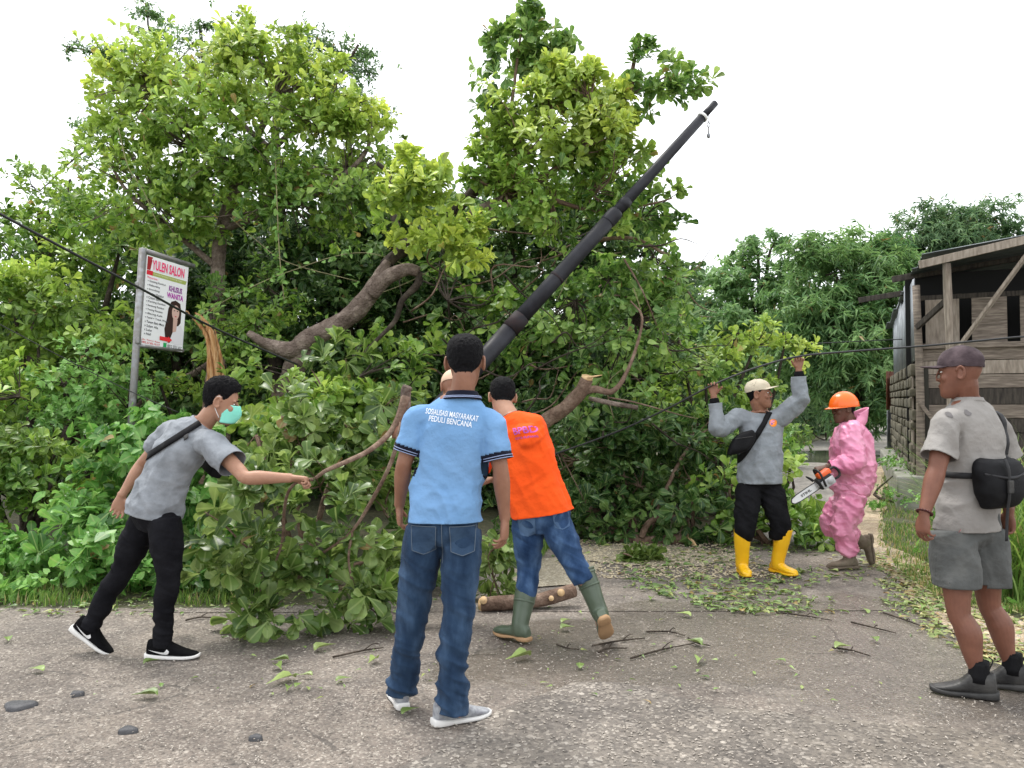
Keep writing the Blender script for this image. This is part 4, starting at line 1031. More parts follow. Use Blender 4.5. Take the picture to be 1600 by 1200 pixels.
# tangle of thin bare branches in the dark middle
for k in range(70):
    x0, y0 = rr_.uniform(600, 1030), rr_.uniform(340, 700)
    a = rr_.uniform(-1.2, 1.2); Lp = rr_.uniform(60, 160)
    Y0 = rr_.uniform(8.0, 9.4)
    pts = [P(x0 + Lp * q * math.cos(a) + rr_.normal(0, 9), y0 - Lp * q * math.sin(a) + rr_.normal(0, 9), Y0 + rr_.normal(0, .12)) for q in (0, .33, .66, 1)]
    limb('bare_branch', ft, M_BARKD if k % 2 else M_BARKR, pts, [.011, .009, .006, .003], n=5, sub=4, seed=k)
# big cut limb with pale end, right of the orange shirt
ct = thing('cut_limb', 'thick sawn limb with a pale round cut end rising beside the orange shirt', 'cut limb', tuple(P(845, 665, 7.9)))
limb('branch', ct, M_BARKR, [P(810, 690, 8.0), P(845, 662, 7.9), P(880, 640, 7.8), P(905, 615, 7.7), P(917, 592, 7.65)], [.070, .068, .072, .066, .060], n=18, seed=51)
part('cut_face', *tube([P(917, 592, 7.65), P(918, 588, 7.64)], .056, n=20, sub=1), M_CUT, ct)
part('splinter', *tube([P(918, 590, 7.6), P(930, 588, 7.58), P(941, 586, 7.58)], [(.02, .012), (.014, .009), .003], n=8, sub=3), M_CUT, ct)
limb('side_branch', ct, M_BARKR, [P(908, 612, 7.7), P(930, 608, 7.7), P(955, 612, 7.75), P(975, 590, 7.8), P(995, 540, 7.9), P(1003, 495, 7.9), P(985, 470, 8)], [.045, .035, .028, .020, .016, .013, .008], n=10, seed=52)
limb('side_branch', ct, M_BARK, [P(920, 622, 7.6), P(955, 630, 7.55), P(997, 637, 7.5)], [.020, .026, .022], n=10, seed=53)
# ---------------------------------------------------------------- broken stump
bs = thing('broken_stump', 'splintered trunk stump with orange torn wood behind the man in grey', 'stump', tuple(P(335, 700, 8.9)))
limb('trunk', bs, M_BARKR, [P(318, 790, 8.9), P(322, 690, 8.9), P(330, 640, 8.9), P(336, 590, 8.9), P(340, 560, 8.9)], [.17, .13, .11, .10, .08], n=16, seed=60)
part('charred_side', *tube([P(352, 640, 8.95), P(349, 590, 8.95), P(345, 560, 8.95)], [.06, .05, .03], n=10, sub=4), mat('charred_wood', (.012, .010, .009), rough=.9, bump=.6), bs)
def splinter(pts, r, seed):
    V, F = tube([P(*p) for p in pts], r, n=9, sub=6, flat=.5)
    V = V + (fbm(V * np.array((60, 60, 8)), seed, 2) * .008)[:, None]
    return V, F
part('torn_wood', *join([splinter([(335, 620, 8.82), (330, 570, 8.8), (325, 530, 8.78), (310, 505, 8.75), (290, 486, 8.72)], [.085, .075, .055, .028, .008], 1), splinter([(342, 600, 8.8), (336, 550, 8.78), (330, 520, 8.76), (318, 500, 8.76), (306, 488, 8.76)], [.06, .065, .055, .04, .012], 2),
                         splinter([(325, 610, 8.8), (330, 560, 8.8), (322, 525, 8.8), (312, 510, 8.78)], [.04, .035, .02, .006], 3), splinter([(350, 590, 8.85), (345, 560, 8.82), (340, 535, 8.82), (335, 512, 8.82)], [.035, .03, .018, .005], 4)]), M_TORN, bs)

# ---------------------------------------------------------------- bough held by the men, in front
fb = thing('leafy_bough', 'cut leafy bough dragged across the asphalt by the man in grey', 'bough', tuple(W(450, 5.2, 0)))
MB1 = [(492, 748, 4.44), (510, 735, 4.46), (540, 722, 4.6), (575, 705, 4.75), (606, 680, 4.95), (622, 655, 5.0), (634, 620, 5.05)]
limb('branch', fb, M_BARKR, [P(*p) for p in MB1], [.010, .012, .014, .016, .018, .022, .030], n=10, sub=5, seed=70, rough_=.05)
limb('branch', fb, M_BARKR, [P(490, 749, 4.43), P(466, 752, 4.44), P(450, 770, 4.5), P(444, 800, 4.7), P(440, 850, 4.9), P(420, 900, 5.0), P(395, 945, 5.05)], [.010, .009, .009, .009, .008, .007, .005], n=8, sub=4, seed=71, rough_=.05)
limb('branch', fb, M_BARKR, [P(628, 660, 4.95), P(612, 720, 4.95), P(585, 775, 5.0), P(550, 830, 5.05), P(510, 860, 5.1), P(465, 892, 5.15), P(445, 930, 5.1), P(405, 975, 5.0), P(362, 1000, 4.9)], [.016, .013, .012, .010, .009, .008, .007, .006, .004], n=8, sub=4, seed=72, rough_=.06)
limb('branch', fb, M_BARKR, [P(455, 893, 5.15), P(420, 880, 5.1), P(380, 850, 5.0), P(350, 820, 4.95), P(320, 800, 4.95)], [.009, .008, .007, .005, .003], n=7, sub=4, seed=73)
limb('branch', fb, M_BARKR, [P(550, 830, 5.05), P(545, 880, 5.1), P(560, 930, 5.15), P(590, 960, 5.2)], [.010, .008, .006, .004], n=7, sub=4, seed=74)
limb('cut_stem', fb, M_BARK, [P(636, 700, 5.1), P(634, 650, 5.08), P(634, 615, 5.06), P(637, 604, 5.05)], [.035, .036, .034, .030], n=14, seed=75)
bl = [B(365, 790, 5.0, 36), B(330, 835, 4.98, 30), B(385, 850, 5.0, 42), B(440, 840, 5.1, 36), B(500, 850, 5.15, 40), B(570, 840, 5.25, 42), B(335, 890, 5.0, 32), B(400, 905, 5.0, 42), B(470, 910, 5.1, 42), B(540, 910, 5.15, 44), B(595, 900, 5.25, 30), B(375, 965, 4.95, 34, rz=.10), B(345, 1000, 4.9, 18, rz=.06), B(435, 965, 5.0, 30, rz=.10), B(505, 960, 5.1, 32, rz=.1), B(560, 950, 5.2, 28, rz=.1), B(470, 790, 5.1, 26), B(405, 740, 5.0, 18, dens=.8), B(530, 790, 5.2, 30), B(380, 745, 5.0, 14)]
a7 = crown('foliage', fb, L_CUTL, bl, 28, .145, .62, seed=41, gap=.55, nl=(5, 8), droop=.3, twiglen=.10, zmin=.04, gscale=3, clump=6)
twigs('twigs', fb, M_BARKR, [P(x, y, 5.05) for x, y in ((370, 840), (440, 830), (510, 860), (455, 893), (420, 920), (545, 880), (405, 975), (444, 800), (480, 950))], a7[0], a7[1], rr_, .30, .006, .0025)
# second bough behind the first, left of the blue polo
sb = bush('leafy_bough', 'upright leafy bough of the fallen crown behind the outstretched arm of the man in grey', 'bough', W(480, 6.4, 0), [B(440, 640, 6.4, 60), B(500, 600, 6.5, 60), B(540, 660, 6.3, 65), B(470, 700, 6.2, 60), B(400, 680, 6.3, 45, young=.25), B(560, 730, 6.2, 55), B(600, 640, 6.6, 45, dens=.6), B(500, 760, 6.1, 70), B(600, 800, 6.2, 60), B(430, 780, 6.1, 60), B(660, 860, 6.3, 60), B(600, 880, 6.2, 50), B(720, 880, 6.4, 45, dens=.7), B(540, 560, 6.8, 30, dens=.7), B(760, 900, 6.4, 40, dens=.5), B(400, 850, 6.2, 50)], L_CUTL, 20, .15, .60, seed=42, trunk=.03, gap=.62, stems=6, tw=.3, bark=M_BARKR)
# ---------------------------------------------------------------- slash in front on the right
bush('leafy_bough', 'low heap of sawn leafy branches on the road left of the man in yellow boots', 'bough', W(1000, 8.6, 0), [B(960, 690, 8.9, 80), B(1040, 680, 8.9, 75), B(900, 720, 9.0, 70), B(1000, 760, 8.8, 75), B(1080, 750, 8.7, 75), B(920, 790, 8.9, 70), B(1000, 820, 8.7, 60, rz=.25), B(1080, 810, 8.6, 60, rz=.3), B(930, 640, 9.2, 60, dens=.6), B(1090, 680, 8.9, 50), B(870, 790, 9.1, 60)], L_SHADE, 32, .14, .56, seed=43, trunk=.03, gap=.30, stems=6, tw=.25, bark=M_BARKR)
bush('leafy_bough', 'low heap of fresh leafy branches behind the yellow boots', 'bough', W(1200, 8.3, 0), [B(1140, 760, 8.5, 50), B(1160, 820, 8.4, 50, rz=.3), B(1210, 830, 8.3, 50, rz=.28), B(1250, 790, 8.4, 45), B(1270, 840, 8.2, 50, rz=.25), B(1230, 760, 8.5, 40, young=.3), B(1180, 700, 8.8, 40), B(1300, 850, 8.1, 30, rz=.15)], L_CASH, 32, .135, .56, seed=44, trunk=.03, gap=.25, stems=5, tw=.25, bark=M_BARKR)
bush('sapling', 'light green sapling with whorled leaves behind the lifted cable', 'sapling', W(1130, 10.5, 0.03), [B(1100, 570, 10, 45, young=.25), B(1150, 520, 10.2, 38, young=.3), B(1080, 630, 9.8, 50, young=.1), B(1130, 620, 10, 45, young=.15), B(1180, 540, 10.4, 32, young=.3), B(1230, 520, 10.6, 28, young=.5), B(1250, 560, 10.6, 20, young=.6), B(1060, 530, 10, 38), B(1200, 590, 10.6, 22, young=.3), B(1110, 690, 9.6, 40, young=.2)], L_CASH, 34, .12, .56, seed=45, trunk=.035, gap=.42, stems=6, tw=.3)
# ---------------------------------------------------------------- left bank: bushes and creeper
bush('shrub', 'broad-leaved shrub with pale rosettes low at the left edge', 'shrub', W(40, 7.6, 0), [B(20, 690, 7.5, 60, young=.15), B(90, 700, 7.6, 50, young=.1), B(30, 620, 7.8, 60, young=.1), B(0, 770, 7.3, 60), B(70, 790, 7.3, 55), B(-60, 700, 7.5, 70)], L_CASH, 40, .13, .56, seed=46, trunk=.03, gap=.3, stems=4, tw=.2)
bush('shrub', 'large-leaved shrub growing by the road edge at the far left', 'shrub', W(60, 6.6, 0), [B(50, 830, 6.6, 45), B(110, 820, 6.6, 40), B(20, 860, 6.5, 40), B(90, 870, 6.5, 35)], L_VINE, 40, .16, .40, seed=47, trunk=.02, gap=.3, stems=3, tw=.2)
bush('shrub', 'tangled small-leaved shrub left of the salon sign pole', 'shrub', W(150, 8.6, 0), [B(100, 600, 8.6, 65), B(170, 590, 8.6, 65), B(140, 660, 8.4, 60), B(200, 640, 8.4, 55), B(60, 650, 8.6, 60)], L_VINE, 55, .09, .55, T=T_SIMPLE, seed=48, trunk=.03, gap=.25, stems=4, tw=.2)
bush('shrub', 'dark shrub between the salon sign and the splintered stump', 'shrub', W(270, 9.4, 0), [B(250, 600, 9.4, 65, dens=.7), B(300, 560, 9.6, 60, dens=.6), B(370, 570, 9.5, 60, dens=.7), B(400, 500, 9.6, 55, dens=.7), B(330, 470, 9.8, 50, dens=.6), B(420, 450, 9.8, 60, dens=.6)], L_CASH, 30, .12, .5, seed=49, trunk=.04, gap=.35, stems=4, tw=.3)
def creeper(name, lab, blobs, dens, L, seed, org, T=T_HEART, Wr=.95, mat_=L_VINE, nl=(3, 5), **kw):
    return crown(name, None, mat_, blobs, dens, L, Wr, T=T, seed=seed, nl=nl, gap=.15, ang=(30, 100), droop=.25, twiglen=.12, kind='stuff', label=lab, org=org, **kw)
creeper('creeper_leaves', 'heart-leaved green creeper covering the bank behind the man in grey', [B(200, 700, 7.0, 55), B(240, 760, 6.9, 60), B(170, 780, 6.9, 60), B(290, 700, 7.2, 50), B(250, 650, 7.4, 40), B(130, 750, 7.0, 50), B(300, 780, 6.9, 60), B(220, 840, 6.5, 65), B(300, 850, 6.5, 60), B(150, 860, 6.4, 60), B(340, 820, 6.7, 60), B(340, 740, 7.1, 50)], 55, .105, 61, (-3, 6.8, 0))
creeper('ground_cover', 'low weeds and creeper along the left edge of the asphalt', [B(20, 900, 6.15, 60, rz=.22), B(100, 905, 6.1, 60, rz=.22), B(180, 900, 6.1, 60, rz=.25), B(260, 905, 6.1, 60, rz=.22), B(340, 905, 6.15, 60, rz=.2), B(-60, 900, 6.2, 70, rz=.25), B(50, 850, 6.5, 60, rz=.35), B(420, 910, 6.3, 50, rz=.18), B(500, 900, 6.4, 50, rz=.15)], 70, .075, 62, (-3, 6.1, 0), Wr=.8, zmin=.01)
# ================================================================== FAR TREES
def fartree(lab, base_px, Y, blobs, m_, dens, L, Wr, seed, name='mango_tree', T=T_LANCE, nl=(6, 9), gap=.15, trunk=.18, droop=.7, ang=(30, 85), bias=.3, base=None):
    b = W(base_px, Y, gz(0, Y))
    t = thing(name, lab, 'tree', tuple(b))
    c0 = np.array(blobs[0][0])
    limb('trunk', t, M_BARKD, [b - np.array((0, 0, .1)), b + (c0 - b) * .5 + np.array((.1, 0, 0)), c0], [trunk, trunk * .8, trunk * .4], n=8, sub=4, seed=seed)
    for bb in blobs[1:5]:
        limb('branch', t, M_BARKD, [b + (c0 - b) * .5, (c0 + np.array(bb[0])) / 2, np.array(bb[0])], [trunk * .5, trunk * .3, .02], n=6, sub=3, seed=seed)
    crown('foliage', t, m_, blobs, dens, L, Wr, T=T, seed=seed, nl=nl, gap=gap, droop=droop, ang=ang, bias=bias, upw=.6, gscale=.8, twiglen=.15, base=base)
fartree('large mango tree with drooping leaf clusters left of the zinc roof', 1340, 22, [B(1330, 450, 22, 80, dens=1.1), B(1290, 430, 22, 60, young=.1), B(1380, 440, 21.5, 60, young=.15), B(1330, 400, 22.3, 45, young=.1), B(1300, 520, 21.6, 80), B(1370, 530, 21.2, 75, young=.1), B(1250, 480, 22.3, 55), B(1260, 560, 22, 60), B(1340, 600, 21.5, 70), B(1400, 500, 21.5, 45), B(1410, 420, 22, 40), B(1280, 395, 22.4, 30), B(1385, 395, 22, 32), B(1400, 590, 21.5, 50)], L_FAR, 20, .30, .20, 201, gap=.05)
fartree('dark mango tree rising behind the zinc roof at the upper right', 1480, 34, [B(1490, 380, 34, 60), B(1430, 380, 34, 50), B(1540, 360, 34, 50), B(1400, 400, 34, 40), B(1460, 360, 34, 40), B(1500, 430, 34, 80), B(1570, 380, 34, 30), B(1530, 345, 34, 30), B(1400, 450, 34, 60)], L_FARD, 13, .36, .20, 202, gap=.05)
fartree('pale layered tree with a flat open top beyond the cable', 1180, 27, [B(1190, 440, 27, 60, rz=.9), B(1180, 385, 27, 28, rz=.35), B(1210, 380, 27, 20, rz=.25), B(1150, 420, 27, 38, rz=.5), B(1120, 440, 27, 32, rz=.4), B(1230, 430, 27, 40), B(1180, 490, 26.5, 75), B(1120, 510, 26.5, 60), B(1240, 490, 26.5, 60, young=.1), B(1200, 560, 26, 80), B(1110, 570, 26, 70), B(1200, 370, 27, 16, rz=.15)], L_FAR, 15, .24, .45, 203, name='broadleaf_tree', T=T_SIMPLE, gap=.22, droop=.1, ang=(40, 95), base=.05)
fartree('low dark tree between the fallen crown and the layered tree', 1090, 31, [B(1080, 480, 31, 55), B(1040, 500, 31, 60), B(1110, 450, 31, 35), B(1060, 560, 30, 90), B(1130, 600, 30, 80), B(1030, 450, 31, 25), B(1010, 590, 30, 70)], L_FARD, 7, .30, .40, 204, name='broadleaf_tree', T=T_SIMPLE, gap=.1, droop=.1)
fartree('mid green tree arching over the end of the path', 1310, 33, [B(1300, 540, 33, 60), B(1250, 590, 33, 60), B(1350, 590, 32.5, 60), B(1400, 600, 32, 60), B(1200, 620, 33, 60), B(1300, 620, 32, 70), B(1260, 650, 31, 40), B(1180, 650, 30, 50)], L_FARD, 8, .30, .35, 205, name='broadleaf_tree', T=T_SIMPLE, gap=.08, base=-.15)
# distant wooded strip closing the view
rg2 = np.random.default_rng(9)
bl = []
for x in range(-500, 2200, 70):
    bl.append(B(x, 560 + rg2.uniform(-20, 15), 48 + rg2.uniform(-3, 3), 75 + rg2.uniform(-10, 20)))
    bl.append(B(x + 30, 625, 46 + rg2.uniform(-3, 3), 70))
crown('distant_wood', None, L_FARD, bl, 1.1, .75, .6, T=T_SIMPLE, seed=206, nl=(6, 8), gap=0, droop=.2, bias=.3, kind='stuff', label='distant wood closing the horizon behind the trees', org=(0, 48, .7), twiglen=.3)
# bushes along the path
def lbush(lab, px, Y, blobs, m_, dens, L, seed, T=T_SIMPLE, Wr=.5, gap=.1, base=0.0):
    t = thing('roadside_bush', lab, 'bush', tuple(W(px, Y, gz(0, Y))), group=None)
    for k in range(3):
        c0 = np.array(blobs[k % len(blobs)][0]); b = W(px, Y, gz(0, Y))
        limb('stem', t, M_BARKD, [b, (b + c0) / 2 + rg2.normal(0, .1, 3), c0], [.025, .02, .008], n=6, sub=3, seed=seed + k)
    crown('foliage', t, m_, blobs, dens, L, Wr, T=T, seed=seed, nl=(5, 8), gap=gap, droop=.2, base=base)
lbush('dark bush on the left side of the path behind the man in the cream cap', 1190, 17, [B(1180, 650, 17, 50), B(1220, 660, 17.5, 40), B(1150, 690, 16, 50), B(1210, 700, 16, 26, rz=.25), B(1240, 675, 19, 26, rz=.3)], L_CASHD, 30, .13, 211)
lbush('small bright bush between the man with the cable and the chainsaw', 1225, 12.5, [B(1222, 690, 12.5, 20), B(1228, 715, 12.3, 18, rz=.14), B(1212, 705, 12.5, 18)], L_VINE, 60, .09, 212)
lbush('shady bush overhanging the far bend of the path', 1290, 27, [B(1280, 630, 27, 40), B(1320, 625, 28, 40), B(1250, 645, 26, 30), B(1370, 625, 30, 40), B(1340, 640, 31, 22), B(1385, 645, 31, 18)], L_FARD, 16, .2, 213, base=-.15)
lbush('green weedy bush against the footing of the shack', 1410, 11.5, [B(1400, 740, 12, 26, rz=.22), B(1420, 770, 11, 26, rz=.2), B(1395, 710, 14, 22, rz=.25), B(1440, 800, 9.5, 28, rz=.16), B(1385, 780, 10.5, 30, rz=.15)], L_VINE, 60, .055, 214, Wr=.7)
# grass
def grass(name, lab, area, n, h, seed, mat_, wid=.006, lean=.5, kind='stuff', cat=None, label=None, clump=None, dry=.0):
    """area: list of (px,py) polygon rows -> (py, pxl, pxr)"""
    rng = np.random.default_rng(seed)
    rows = sorted(area)
    pys = rng.uniform(rows[0][0], rows[-1][0], n)
    xl = np.interp(pys, [r[0] for r in rows], [r[1] for r in rows]); xr = np.interp(pys, [r[0] for r in rows], [r[2] for r in rows])
    pxs = xl + (xr - xl) * rng.random(n)
    g = np.array([tuple(G(x, y)) for x, y in zip(pxs, pys)])
    keep = fbm(g * 2.5, seed, 2) > -.45
    g = g[keep]; n = len(g)
    return blades(name, g, h, rng, mat_, wid, lean, kind, lab, cat, dry)
def blades(name, g, h, rng, mat_, wid, lean, kind, lab, cat=None, dry=.0, seg=3, parent=None):
    n = len(g)
    hh = h * rng.uniform(.4, 1.2, n)
    a = rng.uniform(0, 2 * np.pi, n)
    d = np.stack([np.cos(a), np.sin(a), np.zeros(n)], 1)
    s = np.stack([-np.sin(a), np.cos(a), np.zeros(n)], 1)
    ln = lean * rng.uniform(.2, 1.3, n)
    V = []
    for k in range(seg + 1):
        t = k / seg
        c = g + d * (hh * ln * t * t)[:, None] + np.array([[0, 0, 1.0]]) * (hh * (t - .35 * ln * t * t))[:, None]
        w = wid * (1 - t) ** .8 + .0006
        V += [c - s * w, c + s * w]
    V = np.stack(V, 1).reshape(-1, 3)
    q = np.array([(2 * k, 2 * k + 1, 2 * k + 3, 2 * k + 2) for k in range(seg)])
    F = (q[None] + (np.arange(n) * (seg + 1) * 2)[:, None, None]).reshape(-1, 4)
    org = parent and ORG[parent.name] or Vector((float(g[:, 0].mean()), float(g[:, 1].mean()), 0))
    me = to_mesh(name, V - np.array(org), F)
    for nm, arr in (('vary', np.clip(rng.normal(.5, .25, n), 0, .95)), ('young', np.where(rng.random(n) < dry, 1.0, 0.0))):
        at = me.attributes.new(nm, 'FLOAT', 'POINT'); at.data.foreach_set('value', np.repeat(arr, (seg + 1) * 2).astype(np.float32))
    return part(name, None, None, mat_, parent, mesh=me, loc=tuple(org), kind=kind, label=lab, cat=cat)
L_GRASS = leaf_mat('grass_blade', (0.05, 0.12, 0.02), (0.13, 0.24, 0.045), (0.24, 0.36, 0.09), young=(0.42, 0.36, 0.16), rough=.6)
grass('grass', 'short green verge grass between the path and the shack', [(700, 1385, 1400), (740, 1378, 1425), (790, 1375, 1450), (850, 1370, 1500), (900, 1410, 1540), (960, 1500, 1620)], 9000, .065, 301, L_GRASS, wid=.005, dry=.25)
grass('grass', 'grass at the foot of the left bank along the asphalt', [(880, -20, 340), (925, -20, 420), (948, -20, 360)], 3500, .10, 302, L_GRASS, wid=.004, dry=.08)
grass('grass', 'grass tufts behind the green boots', [(830, 800, 880), (870, 790, 850), (890, 760, 840)], 2500, .12, 303, L_GRASS, wid=.004)
grass('grass', 'short grass on the left side of the far path', [(668, 1240, 1300), (700, 1215, 1250), (740, 1190, 1222)], 2500, .16, 304, L_GRASS, wid=.012)
for k, (px, Y, lab) in enumerate(((1590, 6.0, 'tall arching grass clump right behind the man in the plum cap'), (1640, 6.6, 'tall grass clump cut off by the right edge of the picture'), (1555, 7.2, 'tall grass clump growing against the front of the shack'))):
    b = W(px, Y, 0)
    tg_ = thing('grass_clump', lab, 'grass clump', tuple(b))
    g = b + np.random.default_rng(310 + k).normal(0, .14, (380, 3)) * np.array((1, 1, 0))
    blades('blades', g, 1.25, np.random.default_rng(320 + k), L_GRASS, .008, .95, None, None, dry=.15, seg=6, parent=tg_)
crown('weeds', None, L_VINE, [B(1560, 960, 5.6, 50, rz=.10), B(1620, 930, 5.6, 60, rz=.22), B(1520, 900, 6.8, 50, rz=.2), B(1470, 870, 7.8, 50, rz=.12), B(1600, 860, 7, 60, rz=.3)], 60, .06, .7, T=T_HEART, seed=330, nl=(3, 6), kind='stuff', label='low weeds on the right verge behind the shorts of the man in the plum cap', org=(3.6, 6, 0), droop=.2, twiglen=.05)
# ================================================================== PEOPLE
def skin(name, c, c2): return mat(name, c, rough=0.5, spec=0.35, c2=c2, nscale=18, bump=0.12, bscale=160, subsurf=0.08)
SK_TAN = skin('skin_tan', (0.36, 0.19, 0.125), (0.43, 0.24, 0.16))
SK_BROWN = skin('skin_brown', (0.245, 0.115, 0.072), (0.31, 0.155, 0.10))
SK_DARK = skin('skin_dark', (0.105, 0.050, 0.032), (0.14, 0.068, 0.044))
SK_RED = skin('skin_weathered', (0.16, 0.066, 0.042), (0.21, 0.09, 0.058))
M_HAIR = mat('black_hair', (0.003, 0.003, 0.004), rough=0.7, spec=0.15, c2=(0.009, 0.0085, 0.010), nscale=90, bump=0.9, bscale=260)
M_EYE = mat('eye_white', (0.75, 0.73, 0.70), rough=0.25)
M_IRIS = mat('iris', (0.015, 0.01, 0.008), rough=0.2)
def cloth(name, c, c2=None, rough=0.85, bump=0.55, bscale=38, nscale=5, c3=None, sheen=0.04, spec=0.12, stretch=None):
    if max(c) < .012: sheen, spec = 0, .08
    return mat(name, c, rough=rough, spec=spec, c2=c2, nscale=nscale, bump=bump, bscale=bscale, c3=c3, sheen=sheen, stretch=stretch)
M_DENIM = cloth('blue_denim', (0.011, 0.026, 0.058), (0.050, 0.092, 0.165), nscale=9, c3=(0.023, 0.048, 0.095), bump=0.4, bscale=300, stretch=(1.6, 1.6, 0.7))
M_DENIM2 = cloth('dark_blue_denim', (0.014, 0.036, 0.092), (0.085, 0.155, 0.29), nscale=8, c3=(0.032, 0.070, 0.155), bump=0.4, bscale=300, stretch=(1.6, 1.6, 0.7))
M_BLACKD = cloth('black_denim', (0.006, 0.006, 0.008), (0.014, 0.014, 0.017), nscale=8)
M_GREYT = cloth('grey_marl', (0.19, 0.205, 0.225), (0.29, 0.31, 0.34), nscale=14)
M_BLUEP = cloth('sky_blue_pique', (0.15, 0.30, 0.53), (0.185, 0.345, 0.59), nscale=5)
M_NAVY = cloth('navy_knit', (0.008, 0.009, 0.02))
M_STRIPE = cloth('pale_stripe', (0.30, 0.36, 0.55))
M_ORANGE = cloth('orange_shirt', (0.86, 0.085, 0.010), (0.92, 0.11, 0.015), nscale=4)
M_GREYS = cloth('grey_sweatshirt', (0.20, 0.22, 0.24), (0.28, 0.305, 0.335), nscale=12)
M_BLACKC = cloth('black_cloth', (0.006, 0.006, 0.007), (0.012, 0.012, 0.014), nscale=9)
M_PINK = mat('pink_suit', (0.66, 0.185, 0.34), rough=0.36, spec=0.5, c2=(0.82, 0.36, 0.52), nscale=5, bump=0.35, bscale=22, subsurf=0.0)
M_TEE = cloth('worn_grey_tee', (0.20, 0.185, 0.175), (0.34, 0.32, 0.305), nscale=3.2, c3=(0.285, 0.27, 0.255))
M_SHORT = cloth('grey_shorts', (0.075, 0.078, 0.076), (0.13, 0.133, 0.128), nscale=9, c3=(0.098, 0.102, 0.10))
M_CAPD = cloth('faded_plum_cap', (0.040, 0.028, 0.032), (0.105, 0.078, 0.085), nscale=16, c3=(0.066, 0.048, 0.054))
M_CAPW = cloth('cream_cap', (0.56, 0.49, 0.37), (0.66, 0.59, 0.46), nscale=9)
M_HELM = mat('orange_plastic', (0.95, 0.16, 0.015), rough=0.25, spec=0.5)
M_RUBY = mat('yellow_rubber', (0.80, 0.42, 0.008), rough=0.32, spec=0.5, c2=(0.88, 0.52, 0.015), nscale=7, bump=0.1, bscale=20)
M_RUBG = mat('green_rubber', (0.060, 0.085, 0.055), rough=0.38, spec=0.5, c2=(0.095, 0.125, 0.085), nscale=8, bump=0.12, bscale=20)
M_SOLET = mat('tan_sole', (0.42, 0.26, 0.14), rough=0.7)
M_SOLEW = mat('white_sole', (0.72, 0.71, 0.69), rough=0.5)
M_SHOEB = cloth('black_mesh_shoe', (0.006, 0.006, 0.007), bump=0.5, bscale=400)
M_SHOEG = cloth('grey_mesh_shoe', (0.22, 0.22, 0.245), (0.42, 0.44, 0.46), nscale=40, bump=0.5, bscale=400)
M_LEATH = mat('black_leather', (0.022, 0.022, 0.023), rough=0.45, c2=(0.06, 0.058, 0.055), nscale=14, bump=0.3, bscale=60)
M_MUDB = mat('muddy_boot', (0.13, 0.10, 0.075), rough=0.9, c2=(0.24, 0.20, 0.155), nscale=10, bump=0.4, bscale=60)
M_NYLON = mat('black_nylon', (0.004, 0.004, 0.005), rough=0.6, spec=0.15, c2=(0.010, 0.010, 0.012), nscale=10, bump=0.3, bscale=300)
M_MASK = mat('mask_green', (0.22, 0.72, 0.58), rough=0.8, c2=(0.30, 0.80, 0.66), nscale=10)
M_WSTR = mat('white_strap', (0.8, 0.8, 0.8), rough=0.7)
M_SWW = mat('shoe_mark_white', (0.75, 0.75, 0.75), rough=0.5)
M_SWO = mat('shoe_mark_orange', (0.95, 0.27, 0.02), rough=0.5)
M_PRW = mat('print_white', (0.80, 0.84, 0.90), rough=0.6)
M_PRP = mat('print_purple', (0.50, 0.10, 0.42), rough=0.6)

def V3(v): return np.array(v, float)
def frame(fw, upv):
    f = nrm(fw); r = nrm(f.cross(Vector(upv))); u = nrm(r.cross(f))
    return V3(r), V3(f), V3(u)      # right, forward, up
HEAD = [(-0.122, .016, .070, .030), (-0.112, .030, .086, .015), (-0.092, .045, .090, -.012), (-0.066, .056, .089, -.045), (-0.035, .064, .087, -.072), (0.0, .071, .086, -.090),
        (0.032, .0745, .087, -.099), (0.060, .073, .083, -.100), (0.085, .066, .070, -.088), (0.104, .050, .048, -.066), (0.116, .028, .020, -.038), (.120, .008, .004, -.012)]
def head_parts(c, fw, upv, s=1.0):
    R, Fw, U = frame(fw, upv); c = V3(c)
    L = lambda x, y, z: c + (R * x + Fw * y + U * z) * s
    secs = [(L(0, (f + b) / 2, z), R, Fw, a * s, (f - b) / 2 * s, 2.25) for z, a, f, b in HEAD]
    out = [loft(secs, 28, 3)]
    # nose, brow, lips, chin, ears, cheeks
    out.append(loft([(L(0, .080, .030), R, U, .006 * s, .006 * s), (L(0, .093, .010), R, U, .009 * s, .010 * s), (L(0, .103, -.014), R, U, .013 * s, .012 * s), (L(0, .105, -.026), R, U, .015 * s, .008 * s), (L(0, .088, -.034), R, U, .016 * s, .006 * s)], 12, 3))
    for sx in (-1, 1):
        out.append(ball(L(sx * .013, .092, -.028), (.009 * s, .009 * s, .007 * s), U=R, W=Fw, Z=U))
        out.append(ball(L(sx * .030, .078, .026), (.024 * s, .012 * s, .008 * s), U=R, W=Fw, Z=U))
        out.append(ball(L(sx * .040, .066, -.022), (.020 * s, .018 * s, .022 * s), U=R, W=Fw, Z=U))
        # ear : helix ring + lobe
        e0 = L(sx * .073, -.006, .0)
        ring = [e0 + (Fw * (.017 * math.cos(t)) * 1.0 + U * (.030 * math.sin(t)) + R * sx * (.006 + .010 * (1 - math.cos(t)) / 2)) * s for t in np.linspace(0.3, 2 * math.pi - 0.6, 9)]
        out.append(tube(ring, .0062 * s, n=8, sub=2))
        out.append(ball(e0 + (U * -.004 + R * sx * .004) * s, (.006 * s, .013 * s, .024 * s), U=R, W=Fw, Z=U))
    out.append(ball(L(0, .086, -.055), (.024 * s, .010 * s, .006 * s), U=R, W=Fw, Z=U))
    out.append(ball(L(0, .085, -.067), (.022 * s, .010 * s, .007 * s), U=R, W=Fw, Z=U))
    out.append(ball(L(0, .076, -.102), (.022 * s, .014 * s, .014 * s), U=R, W=Fw, Z=U))
    return out
